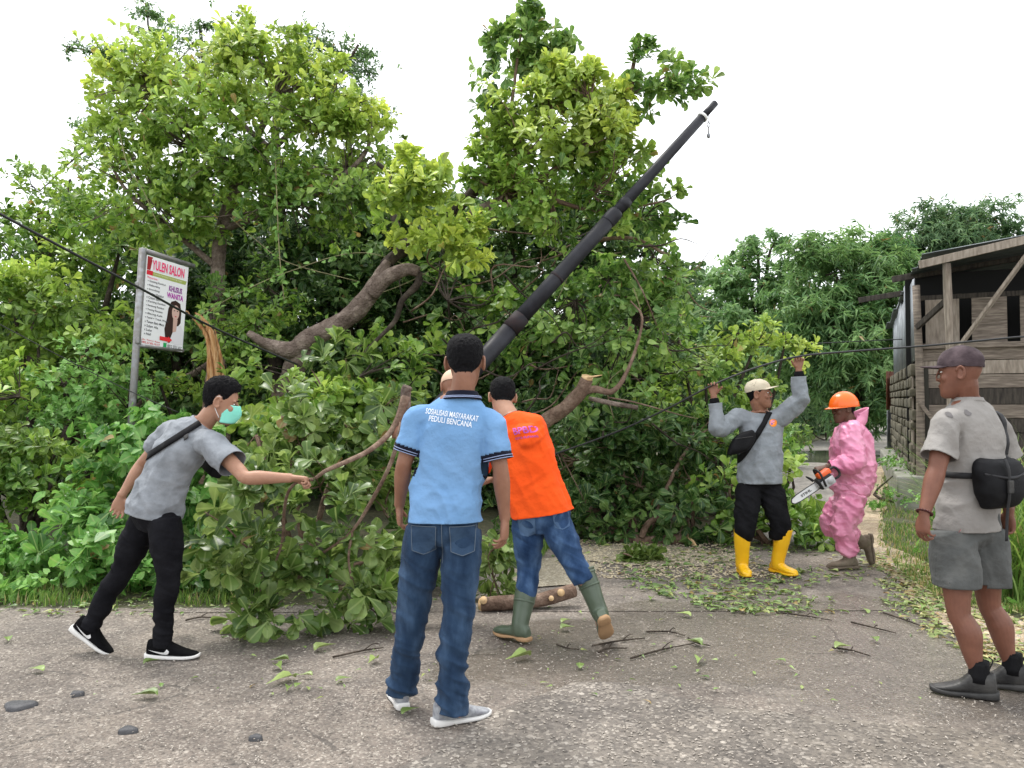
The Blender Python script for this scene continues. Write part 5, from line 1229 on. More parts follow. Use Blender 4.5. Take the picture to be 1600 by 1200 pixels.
def hand_parts(w, d, nrm_palm, thumb, curl=(0.3, 0.35, 0.4, 0.45), s=1.0, thumb_curl=0.25, spread=0.10, tdir=None):
    """w wrist, d along the hand, nrm_palm out of the palm, thumb = side direction"""
    w = V3(w); D = V3(nrm(d)); Nn = V3(nrm(Vector(nrm_palm) - Vector(D) * Vector(nrm_palm).dot(Vector(D))))
    S = np.cross(D, Nn); S = S if np.dot(S, V3(thumb)) > 0 else -S
    out = []
    out.append(loft([(w - D * .02, S, Nn, .027 * s, .021 * s), (w + D * .012 * s, S, Nn, .029 * s, .019 * s), (w + D * .045 * s, S, Nn, .040 * s, .0165 * s, 2.4), (w + D * .078 * s, S, Nn, .042 * s, .0145 * s, 2.6), (w + D * .092 * s, S, Nn, .039 * s, .010 * s, 2.6)], 16, 3))
    for i, (off, ln, r) in enumerate(((.031, .072, .0088), (.0105, .082, .0090), (-.0105, .076, .0086), (-.031, .058, .0078))):
        ang = curl[i]
        b0 = w + (D * (.082 - .006 * abs(i - 1.2)) + S * off) * s
        dd = D + S * (spread * (1.2 - i)); dd /= np.linalg.norm(dd)
        pts, rr = [b0 - dd * .015 * s, b0], [r * 1.05 * s, r * 1.05 * s]
        a = ang * 0.7
        cur = b0
        for j, fr in enumerate((0.44, 0.31, 0.25)):
            vv = dd * math.cos(a) + Nn * math.sin(a)
            cur = cur + vv * ln * fr * s
            pts.append(cur); rr.append(r * (0.96, 0.88, 0.72)[j] * s)
            a += ang * (1.25, 0.9, 0)[j]
        out.append(tube(pts, rr, n=8, sub=2))
    tb = w + (D * .022 + S * .026 + Nn * .004) * s
    td = V3(nrm(tdir)) if tdir is not None else (D * .62 + S * .68 + Nn * .35); td /= np.linalg.norm(td)
    t2 = td * math.cos(thumb_curl) + (D * .6 + Nn * .8) * math.sin(thumb_curl); t2 /= np.linalg.norm(t2)
    out.append(tube([tb - td * .012 * s, tb + td * .012 * s, tb + td * .040 * s, tb + td * .040 * s + t2 * .030 * s, tb + td * .040 * s + t2 * .040 * s], [.013 * s, .0135 * s, .0105 * s, .0095 * s, .006 * s], n=8, sub=2))
    return out
def spine(sp):
    pel, nb = V3(sp['pel']), V3(sp['nb'])
    hU = V3(nrm(V3(sp['hipb']) - V3(sp['hipa']))); sU = V3(nrm(V3(sp['shb']) - V3(sp['sha'])))
    ctrl = (pel + nb) / 2 + V3(sp.get('bend', (0, 0, 0)))
    f = lambda t: (1 - t) ** 2 * pel + 2 * t * (1 - t) * ctrl + t * t * nb
    def at(t):
        tt = min(max(t, 0), 1)
        c = f(tt); tg = (f(min(tt + .02, 1)) - f(max(tt - .02, 0))); tg /= np.linalg.norm(tg)
        if t < 0:
            tg = np.array((0, 0, 1.0)) * .5 + tg * .5; tg /= np.linalg.norm(tg)
            c = pel + tg * t * np.linalg.norm(nb - pel)
        if t > 1: c = nb + tg * (t - 1) * np.linalg.norm(nb - pel)
        k = min(max((tt - .1) / .7, 0), 1)
        U = hU * (1 - k) + sU * k; U -= tg * U.dot(tg); U /= np.linalg.norm(U)
        W = np.cross(U, tg)
        return c, U, W
    return at
def torso(sp, rows, e=2.3, n=32, sub=4):
    at = spine(sp); b = sp.get('build', 1.0); bel = sp.get('belly', (0, 0))
    secs = []
    for r in rows:
        t, a, d = r[:3]
        c, U, W = at(t)
        sh = V3(r[3]) if len(r) > 3 else 0
        secs.append((c + sh, U, W, a * b, d * b, e))
    return loft(secs, n, sub)
T_BODY = [(-0.13, .10, .07), (-0.05, .150, .095), (0.06, .155, .100), (0.28, .128, .085), (0.5, .138, .095), (0.72, .155, .100), (0.86, .150, .085), (0.95, .110, .065), (1.02, .060, .055)]
def build_body(sp, voxel=0.0045):
    fwd = V3(nrm(sp['fw']))
    prt = [torso(sp, T_BODY)]
    at = spine(sp)
    s = sp.get('scale', 1.0); bb = sp.get('build', 1.0); ag = sp.get('armg', 1.0)
    hc, hR, hF, hU = V3(sp['head']), *frame(sp['hf'], sp.get('hu', (0, 0, 1)))
    hs = sp.get('hscale', 1.0)
    prt.append(tube([V3(sp['nb']) - (at(1)[0] - at(.9)[0]) * .6 + fwd * .01, V3(sp['nb']) + fwd * .005, hc - hU * .055 * hs - hF * .025, hc - hF * .02], [.075 * bb, .060 * bb, .055 * bb * hs, .052], n=18, sub=4))
    prt += head_parts(hc, sp['hf'], sp.get('hu', (0, 0, 1)), hs)
    for k in 'ab':
        sh, el, wr = V3(sp['sh' + k]), V3(sp['el' + k]), V3(sp['wr' + k])
        c = at(0.84)[0]
        inner = c + (sh - c) * .5
        back = -fwd
        prt.append(tube([inner, sh, sh + (el - sh) * .35, sh + (el - sh) * .8, el, el + (wr - el) * .28, el + (wr - el) * .75, wr],
                        [.062 * bb, .056 * bb, .048 * bb * ag, .041 * bb * ag, .038 * bb * ag, .041 * bb * ag, .030 * bb * ag, .0265 * bb], n=16, sub=4))
        hp, kn, an = V3(sp['hip' + k]), V3(sp['kn' + k]), V3(sp['an' + k])
        fw_leg = V3(sp.get('toe' + k, fwd))
        bk = -V3(nrm(fw_leg)) if np.linalg.norm(fw_leg) else -fwd
        lg = sp.get('legs', .72) * bb
        prt.append(tube([hp + (hp - kn) * .08, hp + (kn - hp) * .2, hp + (kn - hp) * .6, kn, kn + (an - kn) * .15 + bk * .008, kn + (an - kn) * .33 + bk * .016, kn + (an - kn) * .62 + bk * .006, kn + (an - kn) * .9, an - (kn - an) * .04],
                        [.086 * lg, .084 * lg, .066 * lg, .051 * lg, .052 * lg, .058 * lg, .045 * lg, .034 * bb, .036 * bb], n=18, sub=4))
        td = V3(nrm(fw_leg))
        if not sp.get('nofoot' + k): prt.append(tube([an, an + td * .03 - np.array((0, 0, .045)), an + td * .10 - np.array((0, 0, .062))], [.034, .028, .014], n=12, sub=3))
        h = sp.get('hand' + k)
        if h:
            prt += hand_parts(wr, h['d'], h['n'], h['t'], h.get('curl', (.35, .4, .45, .5)), h.get('s', 1.0), h.get('tc', .25), h.get('spread', .1), h.get('tdir'))
    V, N, F = remesh(prt, voxel, 2, 0.5)
    sp['_head'] = (hc, hR, hF, hU, hs)
    return V, N, F
def hair_shell(V, N, F, sp, thick=0.014, line=None, seed=1, top=0.0, rough_=0.004):
    hc, R, Fw, U, hs = sp['_head']
    q = (V - hc) / hs
    x, y, z = q @ R, q @ Fw, q @ U
    near = (np.linalg.norm(q, axis=1) < 0.175) & (z > -0.085)
    if line is None:
        line = lambda x, y: np.interp(y, [-.12, -.06, -.03, -.012, .005, .02, .045, .06, .10], [-.055, -.050, -.020, .040, .034, .012, .040, .066, .074])
    jag = vnoise(np.stack([x * 90, y * 90, z * 20], 1), seed) * .004
    d = z - line(x, y) - jag
    ear = (np.abs(x) > .0765) & (z < .05)
    m = near & (d > 0) & ~ear
    fm = m[F].all(1)
    ids, inv = np.unique(F[fm], return_inverse=True)
    v, n_, dd = V[ids], N[ids], d[ids]
    # smooth the normals towards radial direction
    rd = v - (hc + U * .01 * hs); rd /= np.linalg.norm(rd, axis=1)[:, None]
    n2 = n_ * .3 + rd * .7
    t = thick * np.clip(dd / .035, 0.12, 1) ** .7 + top * np.clip((q[ids] @ U - .05) / .06, 0, 1) * np.clip(1.0 + (q[ids] @ Fw) * 4, .5, 1.4)
    nn = fbm(v * 170, seed, 2) * rough_ * np.clip(t / .01, .2, 1)
    v2 = v + n2 * (t + nn)[:, None] * hs
    f = inv.reshape(-1, 4)
    return v2, f
def eyes(sp, parent, closed=False):
    hc, R, Fw, U, hs = sp['_head']
    for sx in (-1, 1):
        c = hc + (R * sx * .031 + Fw * .0765 + U * .008) * hs
        e = part('eye', *ball(c, (.0115 * hs, .0085 * hs, .0045 * hs), U=R, W=Fw, Z=U), M_EYE, parent)
        part('iris', *ball(c + Fw * .0085 * hs, (.0055 * hs, .003 * hs, .0048 * hs), U=R, W=Fw, Z=U), M_IRIS, e)
        b0 = hc + (R * sx * .015 + Fw * .092 + U * .026) * hs
        part('eyebrow', *tube([b0, b0 + (R * sx * .015 + U * .004 - Fw * .003) * hs, b0 + (R * sx * .032 - U * .001 - Fw * .014) * hs], [.0028 * hs, .0034 * hs, .002 * hs], n=6, sub=3), M_HAIR, parent)
    c = hc + (Fw * .0945 - U * .061) * hs
    part('mouth', *ball(c, (.019 * hs, .004 * hs, .0022 * hs), U=R, W=Fw, Z=U), mat('lips', (0.10, 0.035, 0.03), rough=0.5), parent)
def ridge(Q, seed, sharp=1.6):
    n = np.abs(vnoise(Q, seed)) * .75 + np.abs(vnoise(Q * 2.1 + 7, seed + 1)) * .25
    return np.clip(1 - n * 2.2, -1, 1) ** 1 * 1.0
def fold_disp(V, N, kind, seed, amp, sp=None):
    wob = np.stack([vnoise(V * 3.1, seed + 40), vnoise(V * 3.1, seed + 41), vnoise(V * 3.1, seed + 42)], 1)
    if kind == 'tee':
        Q = V + wob * .05
        a = ridge(np.stack([Q[:, 0] * 10 + Q[:, 2] * 4, Q[:, 1] * 10, Q[:, 2] * 3.2], 1), seed)          # hanging folds
        b = ridge(np.stack([Q[:, 0] * 5 - Q[:, 2] * 9, Q[:, 1] * 5, Q[:, 2] * 7 + Q[:, 0] * 5], 1), seed + 5)   # diagonal drags
        c = fbm(V * 5, seed + 9, 2)
        d = a * .55 + b * .5 + c * .45 - .2
    elif kind == 'pants':
        Q = V + wob * .05
        a = ridge(np.stack([Q[:, 0] * 6, Q[:, 1] * 6, Q[:, 2] * 17 + Q[:, 0] * 9], 1), seed)
        b = ridge(np.stack([Q[:, 0] * 9 + Q[:, 2] * 5, Q[:, 1] * 9, Q[:, 2] * 4], 1), seed + 9)
        d = a * .75 + b * .4 - .2
    elif kind == 'crumple':
        Q = V + wob * .045
        a = ridge(np.stack([Q[:, 0] * 8 + Q[:, 2] * 3, Q[:, 1] * 8, Q[:, 2] * 10 + Q[:, 0] * 7], 1), seed)
        b = ridge(np.stack([Q[:, 0] * 13 + Q[:, 2] * 8, Q[:, 1] * 11, Q[:, 2] * 8], 1), seed + 3)
        c = ridge(Q * np.array((18, 18, 20)), seed + 6)
        d = a * .6 + b * .6 + c * .25 + fbm(V * 4, seed + 11, 2) * .5 - .3
    else:
        d = fbm(V * 6, seed, 2) * .5
    return V + N * (d * amp)[:, None]
def garment(lst, voxel, openings, kind, amp, seed, smooth=4, th=0.004, ampfn=None, band=None, top=None):
    """returns V, F (shell) ; openings: (point, outward normal, radius)"""
    V, N, F = remesh(lst, voxel, smooth)
    me = None
    A_ = amp if ampfn is None else amp * ampfn(V)
    if top is not None: A_ = A_ * np.clip((top - V[:, 2]) / .16, .08, 1)
    V2 = fold_disp(V, N, kind, seed, A_)
    c = V[F].mean(1)
    keep = np.ones(len(F), bool)
    planes = []
    for (p, nn, r) in openings:
        p, nn = V3(p), V3(nrm(nn))
        q = c - p
        ax = q @ nn
        rr = np.linalg.norm(q - ax[:, None] * nn, axis=1)
        keep &= ~((ax > -voxel * 1.5) & (ax < .045) & (rr < r))
        planes.append((p, nn, r, -voxel * 1.5))
    F = F[keep]
    E = np.concatenate([F[:, [i, (i + 1) % 4]] for i in range(4)])
    u, cnt = np.unique(np.sort(E, 1), axis=0, return_counts=True)
    bd = np.unique(u[cnt == 1])
    for p, nn, r, lev in planes:
        q = V[bd] - p; ax = q @ nn
        rr = np.linalg.norm(q - ax[:, None] * nn, axis=1)
        m = (np.abs(ax - lev) < voxel * 1.6) & (rr < r + voxel)
        q2 = (V2[bd[m]] - p) @ nn
        V2[bd[m]] -= nn * (q2 - lev)[:, None]
    return V2, F
def finish(name, V, F, m, parent, th=0.004, label=None, mv=None):
    ids, inv = np.unique(F, return_inverse=True)
    V, F = V[ids], inv.reshape(F.shape)
    V2, F2 = solidify(V, F, th)
    return part(name, V2, F2, m, parent, label=label)
def cut_band(V, F, p, nn, width, r=0.3):
    """faces within width of an opening plane -> (band, rest)"""
    p, nn = V3(p), V3(nrm(nn))
    c = V[F].mean(1) - p
    ax = c @ nn
    rr = np.linalg.norm(c - ax[:, None] * nn, axis=1)
    m = (ax > -width) & (rr < r) & (ax < .08)
    return F[m], F[~m]
def decal(pts2, faces, org, u, v, n, tree, off=0.0025, maxlen=0.02, depth=0.4):
    """drapes a flat mesh given in metres (x along u, y along v) onto tree"""
    bm = bmesh.new()
    vs_ = [bm.verts.new((float(x), float(y), 0)) for x, y in pts2]
    for f in faces:
        try: bm.faces.new([vs_[i] for i in f])
        except ValueError: pass
    for _ in range(5):
        es = [e for e in bm.edges if e.calc_length() > maxlen]
        if not es: break
        bmesh.ops.subdivide_edges(bm, edges=es, cuts=1)
    bmesh.ops.triangulate(bm, faces=bm.faces[:])
    o, u, v, n = V3(org), V3(u), V3(v), V3(nrm(n))
    V = []
    last = None
    for q in bm.verts:
        p = o + u * q.co.x + v * q.co.y
        h = tree.ray_cast(Vector(p + n * depth), Vector(-n), depth * 2)
        if h[0] is None:
            h = tree.find_nearest(Vector(p))
        V.append(np.array(h[0]) + n * off)
    F = [tuple(q.index for q in f.verts) for f in bm.faces]
    bm.free()
    return V, F
def shape_decal(poly, **kw):
    return decal(poly, [tuple(range(len(poly)))], **kw)
def text_decal(txt, w, h, org, u, v, n, tree, off=0.003, bold=0.02, maxlen=0.02):
    V, F = text_mesh(txt, bold)
    return decal([(x * w, y * h) for x, y, _ in V], F, org, u, v, n, tree, off, maxlen)
def strap_loop(c, pn, start, tree, a0, a1, width, off=0.004, n=40, thick=0.003, maxd=9.0):
    """band around tree in the plane through c with normal pn; angles measured from start direction"""
    c, pn = V3(c), V3(nrm(pn))
    s = V3(nrm(start)); s = s - pn * s.dot(pn); s /= np.linalg.norm(s); t = np.cross(pn, s)
    rows = []
    for a in np.linspace(a0, a1, n):
        d = s * math.cos(a) + t * math.sin(a)
        pr = []
        for k in (-.5, 0, .5):
            h = tree.ray_cast(Vector(c + pn * k * width), Vector(d), 1.0)
            pr.append(None if h[0] is None or h[3] > maxd else np.array(h[0]) + d * off)
        rows.append((pr, d))
    good = [r for r in rows if all(p is not None for p in r[0])]
    dist = np.array([[np.linalg.norm(p - c) for p in r[0]] for r in good])
    # smooth distances
    for _ in range(3):
        dist[1:-1] = np.maximum(dist[1:-1], (dist[:-2] + dist[2:]) / 2)
    V = []
    for (pr, d), ds in zip(good, dist):
        m = ds.max() * .5 + ds * .5
        for o_ in (0, thick):
            for k, q in zip((-.5, 0, .5), m):
                base = pr[1 if k == 0 else (0 if k < 0 else 2)]
                cc = c + pn * k * width
                V.append(cc + d * (np.linalg.norm(base - cc) * .4 + (q) * .6 + o_))
    F = []
    m = len(good)
    for i in range(m - 1):
        a, b = i * 6, (i + 1) * 6
        F += [(a, a + 1, b + 1, b), (a + 1, a + 2, b + 2, b + 1), (a + 3, b + 3, b + 4, a + 4), (a + 4, b + 4, b + 5, a + 5), (a, b, b + 3, a + 3), (a + 2, a + 5, b + 5, b + 2)]
    F += [(0, 3, 4, 1), (1, 4, 5, 2)]
    return np.array(V), F
def shoe(an, toe, upv, parent, m_up, m_sole, L=0.285, hi=0.108, lift=None, mark=None, mark_side=None, name='shoe', wid=1.0, sole_h=0.024, laces=None, sock=None):
    """an = ankle joint; sole 8.5 cm below it"""
    f = nrm(toe); r = nrm(f.cross(Vector(upv))); u = nrm(r.cross(f))
    f, r, u = V3(f), V3(r), V3(u)
    base = V3(an) - u * (0.085)
    k = L / 0.285
    X = lambda x, z, y=0: base + f * x * k + u * z + r * y
    secs = []
    for x, w, top in ((-.075, .018, .07), (-.068, .028, hi), (-.045, .034, hi + .003), (-.01, .036, hi - .004), (.03, .038, hi * .97), (.07, .042, .080), (.11, .045, .058), (.15, .042, .043), (.180, .032, .035), (.198, .014, .027)):
        secs.append((X(x, (top + sole_h * .6) / 2), r, u, w * wid, (top - sole_h * .6) / 2, 2.4))
    up_ = loft(secs, 20, 3)
    V, N, F = remesh([up_], 0.005, 3)
    sh_ = part(name, V, F, m_up, parent)
    if sock is not None:
        part('sock', *tube([X(-.012, .05), X(-.015, hi), X(-.015, hi + .055)], [(.030, .034), (.033, .035), .034], n=18, sub=3, up=f), sock, sh_)
    ss = []
    for x, w, z0, z1 in ((-.084, .018, .010, sole_h + .012), (-.078, .030, .002, sole_h + .014), (-.04, .037, 0, sole_h + .008), (.02, .036, 0, sole_h), (.08, .044, 0, sole_h - .002), (.13, .047, 0, sole_h - .002), (.175, .038, .004, sole_h + .001), (.200, .020, .010, sole_h + .004)):
        ss.append((X(x, (z0 + z1) / 2), r, u, w * wid, (z1 - z0) / 2, 4))
    part('sole', *loft(ss, 24, 3), m_sole, sh_)
    if mark is not None:
        tr = bvh(V, F)
        n_ = r * mark_side
        sw = [(-.052, .020), (-.047, .008), (-.030, .004), (-.010, .010), (.030, .026), (.062, .040), (.030, .031), (-.008, .021), (-.024, .018), (-.034, .024), (-.034, .036)]
        sgn_ = 1
        V2, F2 = shape_decal([(x_ * 1.0, y_ * .9 + .030) for x_, y_ in [( .052, .022), (.047, .006), (.034, .000), (.010, .004), (-.030, .020), (-.060, .034), (-.026, .024), (.006, .017), (.024, .016), (.032, .024), (.040, .036)]],
                             org=base, u=f * k, v=u, n=n_, tree=tr, off=.0015, maxlen=.012, depth=.15)
        part('side_mark', V2, F2, mark, sh_, smooth=False)
    return sh_
def boot(kn_top, an, toe, parent, m_up, m_sole, rtop=0.066, rank=0.050, upv=None, name='rubber_boot', L=1.0, rings=True):
    kn_top, an = V3(kn_top), V3(an)
    ax = kn_top - an; axn = ax / np.linalg.norm(ax)
    upv = V3(upv) if upv is not None else np.array((0, 0, 1.0))
    f = V3(nrm(toe)); r = V3(nrm(Vector(f).cross(Vector(upv)))); u = np.cross(r, f)
    base = an - u * .085
    X = lambda x, z: base + f * x * L + u * z
    shaft = tube([kn_top, an + ax * .7, an + ax * .35, an + ax * .08, an - u * .02 - f * .005, X(-.01, .03)], [rtop, rtop * .97, rtop * .86, rank * 1.05, rank, .040], n=24, sub=4)
    secs = []
    for x, w, top in ((-.070, .026, .075), (-.045, .036, .10), (.0, .040, .115), (.04, .041, .095), (.08, .045, .074), (.12, .048, .064), (.16, .044, .056), (.190, .030, .045), (.202, .012, .036)):
        secs.append((X(x, top / 2 + .008), r, u, w, top / 2 - .008, 2.4))
    foot = loft(secs, 20, 3)
    V, N, F = remesh([shaft, foot], 0.005, 5)
    V = V + N * (fbm(V * 14, 4, 2) * .0025)[:, None]
    c = V[F].mean(1); q = c - kn_top; axx = q @ axn
    keep = ~((axx > -.007) & (np.linalg.norm(q - axx[:, None] * axn, axis=1) < rtop * .93))
    F = F[keep]
    b = finish(name, V, F, m_up, parent, 0.004)
    ss = []
    for x, w, z0, z1 in ((-.078, .026, .004, .030), (-.05, .039, 0, .030), (-.01, .040, 0, .028), (.012, .038, .010, .026), (.05, .042, .008, .026), (.10, .048, 0, .024), (.15, .046, 0, .024), (.19, .030, .006, .028), (.206, .014, .012, .030)):
        ss.append((X(x, (z0 + z1) / 2), r, u, w, (z1 - z0) / 2, 4))
    part('sole', *loft(ss, 24, 3), m_sole, b)
    if rings:
        for t in (.97, .90, .62):
            p = an + ax * t
            part('rib', *tube([p - axn * .006, p + axn * .006], (rtop * (.98 if t > .8 else .95)) + .0035, n=24, sub=1), m_up, b)
    return b
def legs_garment(sp, rad_, end=1.0, waist=(0.16, .150, .108), rows=None, cut=None):
    """rad_: radii at hip, midthigh, knee, calf, hem ; returns loft list and openings"""
    b = sp.get('build', 1.0)
    rows = rows or [(-0.20, .085, .075), (-0.12, .140, .105), (-0.04, .168, .118), (0.06, .166, .118), waist]
    out = [torso(sp, rows)]
    ops = []
    for k in 'ab':
        hp, kn, an = V3(sp['hip' + k]), V3(sp['kn' + k]), V3(sp['an' + k])
        bk = -V3(nrm(sp.get('toe' + k, sp['fw']))) * 0.012
        seg = [hp + (hp - kn) * .10, hp + (kn - hp) * .15, hp + (kn - hp) * .55, kn, kn + (an - kn) * .35 + bk, kn + (an - kn) * .7, an]
        rr = [rad_[0] * .95, rad_[0], (rad_[0] + rad_[1]) / 2, rad_[2], rad_[3], (rad_[3] + rad_[4]) / 2, rad_[4]]
        if end <= 1.0:
            # end in fraction of the whole leg (0 hip, .5 knee, 1 ankle) given per leg
            pass
        e = cut[k] if cut else 1.0
        # resample path to length fraction e
        pp = cat_rom([np.concatenate([p, [r]]) for p, r in zip(seg, rr)], 8)
        d = [0]
        for i in range(1, len(pp)): d.append(d[-1] + np.linalg.norm(pp[i][:3] - pp[i - 1][:3]))
        tot = d[-1] * e
        pts = [p for p, q in zip(pp, d) if q <= tot]
        out.append(tube([p[:3] for p in pts], [p[3] * b for p in pts], n=24, sub=1))
        t = pts[-1][:3] - pts[-3][:3]
        ops.append((pts[-1][:3], t, pts[-1][3] * b * 1.12 + .006))
    return out, ops
def sleeve(sp, k, frac, r0, r1, at, elb=None, r_el=None):
    """sleeve from shoulder to frac along the arm (1 = elbow, 2 = wrist)"""
    b = sp.get('build', 1.0)
    sh, el, wr = V3(sp['sh' + k]), V3(sp['el' + k]), V3(sp['wr' + k])
    c = at(0.80)[0]
    pts = [c + (sh - c) * .45, sh, ]; rr = [r0 * 1.0, r0]
    if frac <= 1:
        e = sh + (el - sh) * frac
        pts += [sh + (e - sh) * .5, e]; rr += [(r0 + r1) / 2, r1]
        d = e - sh
    else:
        e = el + (wr - el) * (frac - 1)
        re_ = r_el or (r0 + r1) / 2
        pts += [sh + (el - sh) * .5, el, el + (e - el) * .5, e]; rr += [(r0 + re_) / 2, re_, (re_ + r1) / 2, r1]
        d = e - el
    return tube(pts, [r * b for r in rr], n=22, sub=5), (e, d, r1 * b * 1.12 + .006)
T_SHIRT = [(-0.02, .172, .125), (0.12, .166, .120), (0.30, .152, .110), (0.5, .156, .114), (0.70, .170, .118), (0.84, .165, .102), (0.94, .120, .080), (1.0, .072, .066), (1.03, .066, .062)]
def person(label, loc):
    return thing('person', label, 'person', loc)
def foot_of(sp):
    a, b = V3(sp['ana']), V3(sp['anb'])
    c = (a + b) / 2
    return (float(c[0]), float(c[1]), 0.0)
def cap(sp, parent, m, brim_len=.075, tilt=0.0, z0=.040, a=.083, b_=.106, h=.095, yoff=-.008, name='cap', hole=False, brim_drop=0.012, hm=1.0):
    hc, R, Fw, U, hs = sp['_head']
    F2 = V3(Fw * math.cos(tilt) + U * math.sin(tilt)); U2 = V3(U * math.cos(tilt) - Fw * math.sin(tilt))
    L = lambda x, y, z: hc + (R * x + F2 * y + U2 * z) * hs
    secs = []
    for t in (0, .12, .3, .5, .68, .82, .92, .98, 1.0):
        k = (1 - t ** 2.6) ** .5 if t < 1 else .04
        secs.append((L(0, yoff + .006 * (1 - t), z0 + h * t), R, F2, a * hs * k * (1.0 if t else .985), b_ * hs * k, 2.1))
    V, F = loft(secs, 48, 3, cap=False)
    V = np.array(V)
    V = V + (fbm(V * 30, 6, 2) * .0025)[:, None] * np.array((0.6, 0.6, 1))
    F = np.array(F)
    if hole:
        q = (V - L(0, yoff - b_ , z0 + .018)); m_ = (np.linalg.norm(q, axis=1) > .028)
        F = F[m_[F].any(1)]
    V2, F2_ = solidify(V, F, .003)
    c = part(name, V2, F2_, m, parent)
    part('button', *ball(L(0, yoff, z0 + h + .001), (.008, .008, .004)), m, c)
    # brim
    rows = []
    nseg = 16
    for i in range(7):
        r_ = i / 6
        row = []
        for j in range(nseg + 1):
            an_ = math.pi * (.13 + .74 * j / nseg)
            x0, y0 = a * math.cos(an_) * .99, yoff + b_ * math.sin(an_) * .99
            x1, y1 = a * .92 * math.cos(an_), yoff + b_ * math.sin(an_) + brim_len * math.sin(an_) ** .6
            x, y = x0 + (x1 - x0) * r_, y0 + (y1 - y0) * r_
            z = z0 + .004 + .010 * (1 - (x / a) ** 2) * (.3 + r_) - brim_drop * r_ * 1.2
            row.append(L(x, y, z))
        rows += row
    w = nseg + 1
    F = np.array([(i * w + j, (i + 1) * w + j, (i + 1) * w + j + 1, i * w + j + 1) for i in range(6) for j in range(nseg)])
    V2, F2_ = solidify(np.array(rows), F, .004)
    part('brim', V2, F2_, m, c)
    return c
